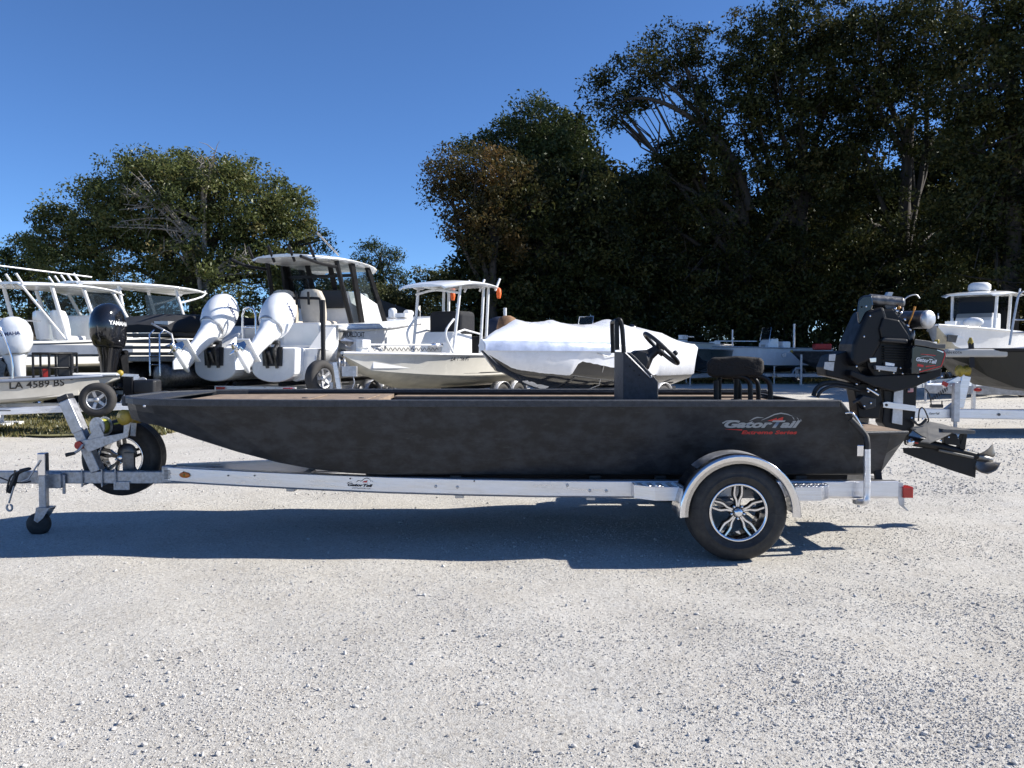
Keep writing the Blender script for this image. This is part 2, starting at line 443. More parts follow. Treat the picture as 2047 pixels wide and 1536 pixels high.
M['gravel'] = ground_material()
gx = np.concatenate([np.linspace(-900, -30, 12), np.linspace(-28, -8.2, 30), np.linspace(-8, 8, 230), np.linspace(8.2, 28, 30), np.linspace(30, 900, 12)])
gy = np.concatenate([np.linspace(-60, 1, 10), np.linspace(1.5, 9, 130), np.linspace(9.2, 30, 60), np.linspace(32, 70, 12), np.linspace(90, 1600, 14)])
GX, GY = np.meshgrid(gx, gy)
V = np.stack([GX.ravel(), GY.ravel(), gz(GX, GY).ravel()], 1)
nx = len(gx); I, J = np.meshgrid(np.arange(len(gy) - 1), np.arange(nx - 1), indexing='ij'); a = (I * nx + J).ravel()
ground = fast_mesh('ground', V, np.stack([a, a + 1, a + nx + 1, a + nx], 1), M['gravel'], smooth=True)
tag(ground, 'pale crushed limestone lot reaching back to the trees', 'ground', kind='structure')

# loose stones
ICO = None
def stone_cloud(name, xy, r, label, tri20):
    n = len(xy)
    if tri20:
        t = (1 + 5 ** .5) / 2
        B = np.array([(-1, t, 0), (1, t, 0), (-1, -t, 0), (1, -t, 0), (0, -1, t), (0, 1, t), (0, -1, -t), (0, 1, -t), (t, 0, -1), (t, 0, 1), (-t, 0, -1), (-t, 0, 1)]) / 1.9
        Fc = np.array([(0, 11, 5), (0, 5, 1), (0, 1, 7), (0, 7, 10), (0, 10, 11), (1, 5, 9), (5, 11, 4), (11, 10, 2), (10, 7, 6), (7, 1, 8), (3, 9, 4), (3, 4, 2), (3, 2, 6), (3, 6, 8), (3, 8, 9), (4, 9, 5), (2, 4, 11), (6, 2, 10), (8, 6, 7), (9, 8, 1)])
    else:
        B = np.array([(1, 0, 0), (-1, 0, 0), (0, 1, 0), (0, -1, 0), (0, 0, 1), (0, 0, -1.0)])
        Fc = np.array([(0, 2, 4), (2, 1, 4), (1, 3, 4), (3, 0, 4), (2, 0, 5), (1, 2, 5), (3, 1, 5), (0, 3, 5)])
    k = len(B)
    jit = rng.uniform(0.68, 1.25, (n, k, 1))
    S = rng.uniform(0.65, 1.3, (n, 1, 3)) * np.array([1, 1, 0.75])
    A = B[None] * jit * S * r[:, None, None]
    th = rng.uniform(0, 6.283, n); ph = rng.uniform(-0.7, 0.7, n)
    c, s = np.cos(ph)[:, None], np.sin(ph)[:, None]
    y, z = A[:, :, 1] * c - A[:, :, 2] * s, A[:, :, 1] * s + A[:, :, 2] * c
    c, s = np.cos(th)[:, None], np.sin(th)[:, None]
    x, y = A[:, :, 0] * c - y * s, A[:, :, 0] * s + y * c
    V = np.stack([x + xy[:, 0:1], y + xy[:, 1:2], z + (gz(xy[:, 0], xy[:, 1]) + r * rng.uniform(0.1, 0.5, n))[:, None]], 2).reshape(-1, 3)
    Fq = (Fc[None] + (np.arange(n) * k)[:, None, None]).reshape(-1, 3)
    o = fast_mesh(name, V, Fq, M['stone'], attr=np.repeat(rng.uniform(0, 1, n), len(Fc)))
    tag(o, label, 'gravel', kind='stuff')
def stone_material():
    m = bpy.data.materials.new('limestone_chips'); m.use_nodes = True
    N, L = m.node_tree.nodes, m.node_tree.links; b = N['Principled BSDF']; b.inputs['Roughness'].default_value = 0.9; b.inputs['Specular IOR Level'].default_value = 0.2
    at = N.new('ShaderNodeAttribute'); at.attribute_name = 'tint'; cr = N.new('ShaderNodeValToRGB'); e = cr.color_ramp.elements
    e[0].position, e[0].color = 0.0, (0.27, 0.25, 0.235, 1); e[1].position, e[1].color = 1.0, (0.57, 0.555, 0.525, 1)
    for p, c in ((0.10, (0.39, 0.37, 0.345)), (0.32, (0.47, 0.45, 0.42)), (0.65, (0.52, 0.50, 0.47))):
        k = e.new(p); k.color = (*c, 1)
    L.new(at.outputs['Fac'], cr.inputs[0]); L.new(cr.outputs[0], b.inputs['Base Color'])
    return m
M['stone'] = stone_material()
def patchy(n, y0, y1, pw, spread=0.68):
    u = rng.uniform(0, 1, n * 3); Y = (y0 ** (1 - pw) + u * (y1 ** (1 - pw) - y0 ** (1 - pw))) ** (1 / (1 - pw))
    X = rng.uniform(-spread, spread, n * 3) * Y
    q = 0.5 + 0.5 * np.sin(X * 1.9 + 1.7 * np.sin(Y * 1.3)) * np.sin(Y * 2.3 + 1.1 * np.sin(X * 2.7 + 2)) + 0.25 * np.sin(X * 7 + 2 * np.sin(Y * 6)) * np.sin(Y * 8 + X * 2)
    q = np.clip(q, 0.06, 1.2) * (1 + 0.35 * np.clip(X / 3, -1, 1.4))
    keep = rng.uniform(0, 1.2, n * 3) < q
    return np.stack([X[keep], Y[keep]], 1)[:n]
xy = patchy(76000, 2.6, 9.5, 1.35); stone_cloud('gravel_chips', xy, 0.0017 + 0.0050 * rng.uniform(0, 1, len(xy)) ** 1.7, 'fine limestone chips strewn over the lot', False)
xy = patchy(3400, 2.6, 10.5, 1.4); stone_cloud('gravel_stones', xy, 0.004 + 0.010 * rng.uniform(0, 1, len(xy)) ** 4, 'larger loose limestone stones lying on the lot', True)
xy = patchy(16000, 8.5, 30, 1.3); stone_cloud('distant_gravel', xy, rng.uniform(0.006, 0.016, len(xy)), 'coarse gravel around the parked trailers', False)

# grass
def grass(name, label, x0, x1, y0, y1, n, h, edge=0.5):
    X = rng.uniform(x0, x1, n); Y = rng.uniform(y0, y1, n)
    q = np.sin(X * 1.3 + Y) * 0.3 + 0.75 - edge * np.clip((y0 + 0.8 - Y), 0, 1) + 0.25 * np.sin(X * 4.1 + 3 * np.sin(Y * 2))
    k = rng.uniform(0, 1, n) < q; X, Y = X[k], Y[k]; n = len(X)
    hh = h * rng.uniform(0.4, 1.3, n); w = rng.uniform(0.006, 0.014, n) * (1 + Y / 14); th = rng.uniform(0, 6.28, n)
    lx, ly = rng.normal(0, 0.4, n) * hh, rng.normal(0, 0.4, n) * hh; Z = gz(X, Y)
    V = np.stack([np.stack([X - w * np.cos(th), Y - w * np.sin(th), Z], 1), np.stack([X + w * np.cos(th), Y + w * np.sin(th), Z], 1), np.stack([X + lx, Y + ly, Z + hh], 1)], 1).reshape(-1, 3)
    o = fast_mesh(name, V, np.arange(3 * n).reshape(-1, 3), M['grass'], attr=rng.uniform(0, 1, n)); tag(o, label, 'grass', kind='stuff')
grass('grass', 'dry short grass along the far edge of the lot', -34, 40, 36.2, 43.5, 70000, 0.10)
grass('grass', 'weedy grass patch under the parked skiffs on the left', -14, -6.3, 14.0, 22, 42000, 0.09)
M['turf'] = mat('thin_turf_soil', (0.16, 0.15, 0.065), 0.95, var=0.4, vs=1.5, bump=0.6, bs=9)
def sheet(name, x0, x1, y0, y1, z, m, wob=0.5, n=40):
    vs, fs = [], []
    for i in range(n + 1):
        x = x0 + (x1 - x0) * i / n
        vs.append((x, y0 + wob * math.sin(x * 0.9) + wob * 0.6 * math.sin(x * 2.7 + 1), z)); vs.append((x, y1, z))
    for i in range(n): fs.append((2 * i, 2 * i + 2, 2 * i + 3, 2 * i + 1))
    me = MB().add(vs, fs)
    o = me.build(name, m); tag(o, kind='structure'); return o
tag(sheet('grass_verge', -60, 70, 36.4, 62, 0.012, M['turf']), 'grassy verge in front of the trees', 'verge')
tag(sheet('grass_patch', -16, -6.4, 14.3, 24, 0.035, M['turf'], 0.25), 'worn turf under the skiffs on the left', 'turf')

# ---------------------------------------------------------------- trees
def leaf_cloud(C, rad, per, size, flat=0.0, droop=0.0):
    """leaves around clump centres C (n,3): returns verts, quads, tint"""
    n = len(C); N = n * per
    c = np.repeat(C, per, 0); rr = np.repeat(rad, per)[:, None]
    d = rng.normal(0, 1, (N, 3)); d /= np.linalg.norm(d, axis=1)[:, None]
    p = c + d * rr * (rng.uniform(0, 1, (N, 1)) ** 0.6) * np.array([1.15, 1.15, 0.75])
    s = size * rng.uniform(0.55, 1.35, (N, 1))
    nrm = rng.normal(0, 1, (N, 3)) + np.array([0, 0, 0.5 + flat]); nrm /= np.linalg.norm(nrm, axis=1)[:, None]
    a = np.cross(nrm, rng.normal(0, 1, (N, 3))); a /= np.linalg.norm(a, axis=1)[:, None] + 1e-9
    b = np.cross(nrm, a); a = a - np.array([0, 0, droop])
    V = np.stack([p - a * s, p + b * s * 0.45 + a * s * 0.1, p + a * s, p - b * s * 0.45 - a * s * 0.1], 1).reshape(-1, 3)
    t = np.repeat(rng.normal(0.42, 0.22, n), per) + rng.normal(0, 0.11, N)
    return V, np.arange(4 * N).reshape(-1, 4), np.clip(t, 0, 1)

def blob_clumps(blobs, dens):
    out, rad, src = [], [], []
    for (x, y, z, rx, ry, rz) in blobs:
        n = max(6, int(dens * (rx * ry + rx * rz + ry * rz) / 3 * 4))
        d = rng.normal(0, 1, (n, 3)); d /= np.linalg.norm(d, axis=1)[:, None]
        # lumpy radius so the outline is uneven
        lump = 1 + 0.16 * np.sin(d[:, 0] * 7 + x) * np.sin(d[:, 2] * 6 + z) + 0.12 * np.sin(d[:, 1] * 9 + y + d[:, 2] * 5)
        r = (0.45 + 0.6 * rng.uniform(0, 1, n) ** 0.5) * lump
        out.append(np.array([x, y, z]) + d * r[:, None] * np.array([rx, ry, rz]))
        rad.append(rng.uniform(0.45, 1.0, n)); src += [(x, y, z)] * n
    return np.concatenate(out), np.concatenate(rad), src

def tree(name, label, X, Y, blobs, trunk_h, tr, leaf='leaf_oak', dens=2.75, per=92, size=0.114, bark='bark', group=None, lean=(0, 0), droop=0.0, dead=0, cat='tree', twig=26):
    root = thing(name, label, cat, (X, Y, 0), group)
    C, rad, src = blob_clumps(blobs, dens)
    C = C[C[:, 2] > 0.25]; rad = rad[:len(C)]
    V, Q, t = leaf_cloud(C, rad, per, size, droop=droop)
    fast_mesh('crown', V, Q, M[leaf], root, t)
    tb = MB()
    top = Vector((lean[0], lean[1], trunk_h))
    tb.tube([(0, 0, -0.1), (0.04 * tr, 0, 0.4), top * 0.45 + Vector((rng.uniform(-.3, .3), 0, 0)), top], [tr * 1.35, tr, tr * 0.8, tr * 0.5], 9, k=3)
    for bl in blobs:
        e = Vector(bl[:3]); s = top * rng.uniform(0.45, 0.95)
        mid = s.lerp(e, 0.5) + Vector((rng.uniform(-.6, .6), rng.uniform(-.4, .4), rng.uniform(-.2, .7)))
        if (e - s).length > 0.8: tb.tube([s, mid, e], [tr * 0.42, tr * 0.28, tr * 0.12], 6, k=3)
        for _ in range(4):
            q = e + Vector((rng.uniform(-1, 1) * bl[3], rng.uniform(-1, 1) * bl[4], rng.uniform(-.8, .9) * bl[5])) * 0.85
            m2 = mid.lerp(q, 0.5) + Vector((rng.uniform(-.4, .4), 0, rng.uniform(-.3, .4)))
            tb.tube([mid.lerp(e, rng.uniform(0.2, 0.9)), m2, q], [tr * 0.16, tr * 0.10, 0.018], 5)
    pick = rng.choice(len(C), min(twig, len(C)), replace=False)
    for i in pick:
        q = Vector(C[i]); bl = min(blobs, key=lambda b: (Vector(b[:3]) - q).length); s = Vector(bl[:3])
        tb.tube([s, s.lerp(q, 0.55) + Vector((rng.uniform(-.3, .3), 0, rng.uniform(-.2, .3))), q], [tr * 0.12, tr * 0.07, 0.012], 4)
    tb.xf(Matrix.Translation((X, Y, 0))).build('trunk', M[bark], root, fix=False)
    return root

def px_blob(px, py, Y, rpx, rpy, ry, X0, Y0):
    """crown lobe measured in the photo: centre and half-sizes in photo pixels at depth Y"""
    c = P(px, py, Y); k = Y / F_PX
    return (c.x - X0, Y - Y0, c.z, rpx * k, ry, rpy * k)
def ptree(name, label, Y, base_px, lobes, trunk_h, tr, **kw):
    X = P(base_px, 700, Y).x
    return tree(name, label, X, Y, [px_blob(a, b, Y + dy, c, d, e, X, Y) for a, b, c, d, e, dy in lobes], trunk_h, tr, **kw)

WB = 'trees along the back of the lot'
# left group
ptree('water_oak', 'broad olive oak on the left with bare grey limbs in its crown', 47, 395,
      [(330, 400, 120, 82, 3.5, 0), (420, 385, 110, 75, 3.5, -1), (500, 430, 100, 75, 3.4, 0), (250, 430, 105, 66, 3.2, 0.5), (165, 445, 72, 46, 2.4, 1), (120, 440, 34, 26, 1.4, 1), (215, 395, 50, 36, 2, 0), (560, 400, 50, 40, 2, 0), (300, 350, 60, 40, 2.4, 0), (360, 345, 70, 38, 2.5, 0), (450, 350, 60, 36, 2.5, 0),
       (380, 510, 130, 80, 3.5, 0), (545, 500, 85, 72, 3, 0), (580, 435, 44, 46, 2, 0), (260, 530, 115, 76, 3.2, 1), (480, 560, 120, 66, 3, -1.5), (140, 520, 80, 60, 2.6, 1), (600, 560, 62, 52, 2.2, -1), (300, 620, 150, 50, 3, 0), (640, 480, 18, 22, 0.8, 0)],
      8.5, 0.5, leaf='leaf_oak', dens=3.12, per=88, size=0.107, group=WB)
db = MB(); r0 = P(395, 600, 45.5); r0.z = 0
for (sx, sy), e0 in (((400, 470), (225, 425)), ((395, 440), (240, 400)), ((400, 500), (270, 370)), ((420, 560), (480, 530)), ((405, 420), (410, 330)), ((380, 540), (350, 470))):
    s, e = P(sx, sy, 45.2), P(e0[0], e0[1], 43.6)
    for _ in range(4):
        q = e + Vector((rng.uniform(-.8, .8), rng.uniform(-.5, .5), rng.uniform(-.8, .8)))
        m1 = s.lerp(q, 0.45) + Vector((0, 0, rng.uniform(0, .6)))
        db.tube([s, m1, q], [0.11, 0.06, 0.012], 5, k=3)
        for _ in range(7):
            a_ = m1.lerp(q, rng.uniform(0.1, 0.95)); z_ = a_ + Vector((rng.uniform(-1, .5), rng.uniform(-.4, .4), rng.uniform(-.7, .8)))
            db.tube([a_, a_.lerp(z_, .5) + Vector((0, 0, .12)), z_], [0.03, 0.018, 0.006], 4)
db.tube([(r0.x + 0.6, 45.4, 0), P(412, 560, 45.4), P(408, 470, 45.2), P(412, 400, 45)], [0.22, 0.18, 0.13, 0.05], 7, k=3)
db.tube([P(405, 600, 45.2), P(392, 530, 44.8), P(372, 480, 44.6)], [0.15, 0.11, 0.05], 6, k=3)
dt = thing('dead_tree', 'bare pale grey limbs standing in front of the broad oak', 'dead tree', (r0.x + 0.6, 45.4, 0)); db.build('limb', M['bark_pale'], dt, fix=False)
ptree('pine_tree', 'dark pine behind the hardtop boat at the far left edge', 58, 60, [(55, 510, 52, 30, 2.5, 0), (95, 490, 40, 24, 2.2, 0), (20, 540, 50, 32, 2.5, 0), (110, 545, 60, 40, 2.5, 0), (60, 590, 95, 44, 2.5, 0)], 7.5, 0.3, leaf='leaf_pine', dens=2.75, per=88, size=0.107, group=WB)
ptree('pine_tree', 'slender pine rising behind the black-framed boat top', 66, 762, [(745, 492, 22, 12, 1.1, 0), (782, 510, 24, 11, 1.1, 0), (760, 530, 34, 14, 1.4, 0), (790, 552, 26, 12, 1.2, 0), (745, 562, 30, 13, 1.3, 0), (770, 585, 36, 14, 1.4, 0), (728, 520, 14, 9, .8, 0)], 9.5, 0.2, leaf='leaf_pine', dens=4.50, per=73, size=0.099, group=WB)
ptree('bushy_tree', 'low pale green thicket behind the grey shed roof', 62, 800, [(700, 590, 60, 34, 2, 0), (760, 605, 60, 30, 2, 0), (820, 590, 50, 36, 2, 0), (860, 560, 34, 18, 1.4, 0), (855, 610, 60, 36, 2, 0), (905, 555, 30, 18, 1.2, 0), (640, 610, 50, 42, 2, 0), (780, 650, 150, 40, 2, 0)], 3, 0.2, leaf='leaf_pale', dens=3.50, per=78, size=0.122, group=WB)
# right group
ptree('maple_tree', 'rust-tinged tree at the left end of the tall tree mass', 41, 985,
      [(900, 345, 46, 36, 2, 0), (950, 330, 48, 34, 2, 0), (890, 390, 40, 20, 1.2, 0), (960, 400, 70, 52, 2.4, 0), (1010, 370, 64, 60, 2.4, 0), (930, 455, 44, 26, 1.4, 0), (985, 480, 60, 52, 2.2, 0)],
      8, 0.3, leaf='leaf_rust', dens=3.25, per=96, size=0.099, group=WB)
ptree('pine_tree', 'round-topped pine above the rust-tinged tree', 48, 1075, [(1080, 240, 52, 32, 2.4, 0), (1040, 262, 46, 24, 2, 0), (1120, 280, 52, 36, 2.4, 0), (960, 300, 46, 20, 1.6, 0), (1000, 285, 36, 20, 1.6, 0), (1090, 320, 80, 44, 2.6, 0), (1165, 310, 44, 44, 2, 0)], 12, 0.36, leaf='leaf_pine', dens=3.25, per=96, size=0.107, group=WB)
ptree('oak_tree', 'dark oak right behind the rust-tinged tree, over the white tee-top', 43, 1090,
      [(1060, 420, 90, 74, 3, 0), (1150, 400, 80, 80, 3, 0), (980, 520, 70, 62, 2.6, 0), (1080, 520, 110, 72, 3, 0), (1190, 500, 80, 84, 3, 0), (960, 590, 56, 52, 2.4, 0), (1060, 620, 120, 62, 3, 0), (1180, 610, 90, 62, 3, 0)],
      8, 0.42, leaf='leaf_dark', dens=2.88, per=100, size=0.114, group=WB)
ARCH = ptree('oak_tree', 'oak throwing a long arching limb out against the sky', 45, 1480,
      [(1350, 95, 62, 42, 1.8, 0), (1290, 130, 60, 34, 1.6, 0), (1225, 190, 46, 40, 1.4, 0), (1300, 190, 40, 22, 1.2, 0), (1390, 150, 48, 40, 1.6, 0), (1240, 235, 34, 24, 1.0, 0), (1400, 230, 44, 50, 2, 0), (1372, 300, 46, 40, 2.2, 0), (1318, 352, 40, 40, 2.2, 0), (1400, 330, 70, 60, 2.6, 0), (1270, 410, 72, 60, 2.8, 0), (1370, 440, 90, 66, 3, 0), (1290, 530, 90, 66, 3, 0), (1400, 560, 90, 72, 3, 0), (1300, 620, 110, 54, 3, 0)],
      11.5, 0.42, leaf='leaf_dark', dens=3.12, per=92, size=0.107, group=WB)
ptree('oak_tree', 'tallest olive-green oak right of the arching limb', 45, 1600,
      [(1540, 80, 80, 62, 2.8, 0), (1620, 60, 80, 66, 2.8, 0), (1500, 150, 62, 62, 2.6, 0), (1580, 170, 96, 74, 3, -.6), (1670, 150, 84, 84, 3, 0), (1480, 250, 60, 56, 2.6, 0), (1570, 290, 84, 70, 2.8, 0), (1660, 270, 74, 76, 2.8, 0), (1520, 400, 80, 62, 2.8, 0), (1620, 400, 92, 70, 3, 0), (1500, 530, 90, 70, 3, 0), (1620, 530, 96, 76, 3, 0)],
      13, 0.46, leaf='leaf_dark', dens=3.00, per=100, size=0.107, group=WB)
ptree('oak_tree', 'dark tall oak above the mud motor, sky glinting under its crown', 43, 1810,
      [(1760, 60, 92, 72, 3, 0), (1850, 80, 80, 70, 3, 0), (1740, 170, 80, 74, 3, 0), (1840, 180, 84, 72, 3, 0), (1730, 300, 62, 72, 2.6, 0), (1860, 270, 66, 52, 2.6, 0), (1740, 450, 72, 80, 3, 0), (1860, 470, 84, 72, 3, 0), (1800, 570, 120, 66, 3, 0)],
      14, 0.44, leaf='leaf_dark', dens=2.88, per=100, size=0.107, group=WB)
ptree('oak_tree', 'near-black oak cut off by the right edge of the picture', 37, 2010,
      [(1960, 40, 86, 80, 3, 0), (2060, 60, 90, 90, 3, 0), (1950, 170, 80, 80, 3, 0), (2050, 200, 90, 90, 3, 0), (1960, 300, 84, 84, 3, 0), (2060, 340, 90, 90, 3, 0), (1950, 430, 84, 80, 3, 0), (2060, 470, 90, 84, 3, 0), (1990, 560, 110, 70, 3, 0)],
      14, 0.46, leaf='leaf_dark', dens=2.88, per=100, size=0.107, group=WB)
for (bx, lab, yy, hh) in ((2230, 'dark unseen oak added just beyond the right edge of the picture for its shade', 36, 1.0), (2430, 'second dark unseen oak added beyond the right edge of the picture for its shade', 34, 0.95)):  # unseen oaks added outside the view to block sun from the right
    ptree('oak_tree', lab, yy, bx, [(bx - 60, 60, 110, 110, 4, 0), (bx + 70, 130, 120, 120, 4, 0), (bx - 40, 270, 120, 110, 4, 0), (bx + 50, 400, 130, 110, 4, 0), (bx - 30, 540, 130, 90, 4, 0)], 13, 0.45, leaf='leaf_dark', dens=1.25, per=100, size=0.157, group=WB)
lm = MB()
lm.tube([P(1500, 420, 44.6), P(1465, 320, 44.5), P(1400, 250, 44.4), P(1330, 208, 44.4), P(1270, 196, 44.3), P(1222, 214, 44.3)], [0.26, 0.22, 0.17, 0.12, 0.08, 0.03], 7, k=4)
for (ax_, ay_), (bx_, by_) in (((1330, 208), (1290, 140)), ((1400, 250), (1362, 110)), ((1270, 196), (1240, 240)), ((1360, 225), (1300, 170)), ((1440, 285), (1420, 170))):
    lm.tube([P(ax_, ay_, 44.4), P((ax_ + bx_) / 2 + 4, (ay_ + by_) / 2 - 6, 44.4), P(bx_, by_, 44.5)], [0.08, 0.05, 0.015], 5, k=2)
lm.build('limb', M['bark'], ARCH, fix=False)
# understorey shrubs along the edge of the trees
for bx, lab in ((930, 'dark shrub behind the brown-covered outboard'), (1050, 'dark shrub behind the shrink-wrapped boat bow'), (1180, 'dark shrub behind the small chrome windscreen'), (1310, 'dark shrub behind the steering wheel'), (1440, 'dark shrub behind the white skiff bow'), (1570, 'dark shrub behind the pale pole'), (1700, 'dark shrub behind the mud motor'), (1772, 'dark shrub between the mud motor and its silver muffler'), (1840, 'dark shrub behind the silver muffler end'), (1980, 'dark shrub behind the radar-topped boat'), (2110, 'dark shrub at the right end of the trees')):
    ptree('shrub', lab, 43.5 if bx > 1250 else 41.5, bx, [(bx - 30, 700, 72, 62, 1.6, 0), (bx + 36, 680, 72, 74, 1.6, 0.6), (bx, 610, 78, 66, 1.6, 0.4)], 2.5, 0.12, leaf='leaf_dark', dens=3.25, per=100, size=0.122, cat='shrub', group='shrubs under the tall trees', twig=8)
# woodland behind, read as one mass
def woodland(name, label, x0, x1, y0, y1, zt, n, leaf):
    X = rng.uniform(x0, x1, n); Y = rng.uniform(y0, y1, n); Z = rng.uniform(0.3, 1, n) * (zt * (0.8 + 0.2 * np.sin(X * 0.5) * np.sin(X * 0.23 + 1)))
    V, Q, t = leaf_cloud(np.stack([X, Y, Z], 1), rng.uniform(0.8, 1.6, n), 70, 0.22)
    tag(fast_mesh(name, V, Q, M[leaf], None, t), label, 'woodland', kind='stuff')
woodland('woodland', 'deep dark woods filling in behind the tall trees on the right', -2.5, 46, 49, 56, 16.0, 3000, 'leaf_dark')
woodland('woodland', 'distant low woods behind the boats on the left', -52, -3, 60, 66, 4.6, 1000, 'leaf_oak')
# shed behind the catamaran
sh = thing('shed', 'low grey-roofed shed behind the catamaran bow', 'shed', (-8.2, 52, 0))
MB().box((-8.2, 53, 1.7), (6.0, 4, 3.4)).build('wall', M['wall_tan'], sh)
rf = MB(); rf.prism([(-11.5, 50.6, 3.4), (-4.6, 50.6, 3.4), (-8.4, 50.6, 4.75)], (0, 5, 0)); rf.build('roof', M['roof_grey'], sh, bev=0.02)

# ---------------------------------------------------------------- parked boats (each built in its own coordinates: x to the bow, y to port)
def place(root, x, y, rz, z=0.0):
    root.location = (x, y, z); root.rotation_euler = (0, 0, rz)
def head(dx, dy): return math.atan2(dy, dx)

def hull_secs(L, beam, z0, zc, zg, rise, bow_z=None, n=11, flare=0.12, fine=0.55):
    """sections from stern to bow: keel, chine, spray line, gunwale (port half then mirrored)"""
    out = []
    for i in range(n):
        t = i / (n - 1); tt = max(0.0, (t - fine) / (1 - fine))
        k = (1 - tt ** 2.1) if tt < 1 else 0.0
        b = beam / 2 * max(k, 0.02); g = zg + rise * t ** 1.6
        kz = z0 + (g - 0.10 - z0) * tt ** 3.0
        bc = b * (1 - flare - 0.28 * tt); cz = zc + (g - 0.16 - zc) * 0.55 * tt ** 1.7; cz = max(cz, kz + 0.01)
        x = L * t * (1 - 0.0 * tt)
        half = [(0, kz), (bc * 0.55, kz + (cz - kz) * 0.52), (bc, cz), (bc + (b - bc) * 0.25, cz + (g - cz) * 0.12), (bc + (b - bc) * 0.5, cz + (g - cz) * 0.55), (b, g)]
        out.append([(x, -y, z) for y, z in reversed(half)] + [(x, y, z) for y, z in half[1:]])
    return out

def hull(root, L, beam, z0, zc, zg, rise, side, bottom, rub, name='hull', deck='gel_white', flare=0.12, fine=0.55, recess=0.35, sole=0.5):
    S = hull_secs(L, beam, z0, zc, zg, rise, flare=flare, fine=fine); n = len(S)
    sd_, bt = MB(), MB()
    bt.loft([s[2:9] for s in S], closed=False, caps=False)
    sd_.loft([s[8:11] for s in S], closed=False, caps=False); sd_.loft([s[0:3] for s in S], closed=False, caps=False)
    sd_.add(S[0], [tuple(range(11))])
    h = sd_.build(name, M[side], root, fix=False)
    bt.build('hull_bottom', M[bottom], h, fix=False)
    global LAST_HULL; LAST_HULL = h
    # rub rail and coaming
    for sgn in (0, 10):
        rr = MB(); rr.tube([Vector(s[sgn]) + Vector((0, 0, -0.02)) for s in S], 0.035, 6); rr.build('rub_rail', M[rub], root, fix=False)
    # deck: walkway round the edge, sunk floor inside
    dk = MB(); outer = [Vector(s[10]) for s in S] + [Vector(s[0]) for s in reversed(S)]
    inn = []
    for p in outer:
        q = Vector((min(max(p.x, 0.3), L * 0.93), p.y * 0.80, p.z)); inn.append(q)
    m = len(outer)
    dk.add(outer + inn, [(i, (i + 1) % m, m + (i + 1) % m, m + i) for i in range(m)])
    low = [q - Vector((0, 0, recess)) for q in inn]
    dk.add(inn + low, [(i, (i + 1) % m, m + (i + 1) % m, m + i) for i in range(m)])
    dk.add(low, [tuple(range(m))])
    dk.build('deck', M[deck], root, fix=False)
    return S

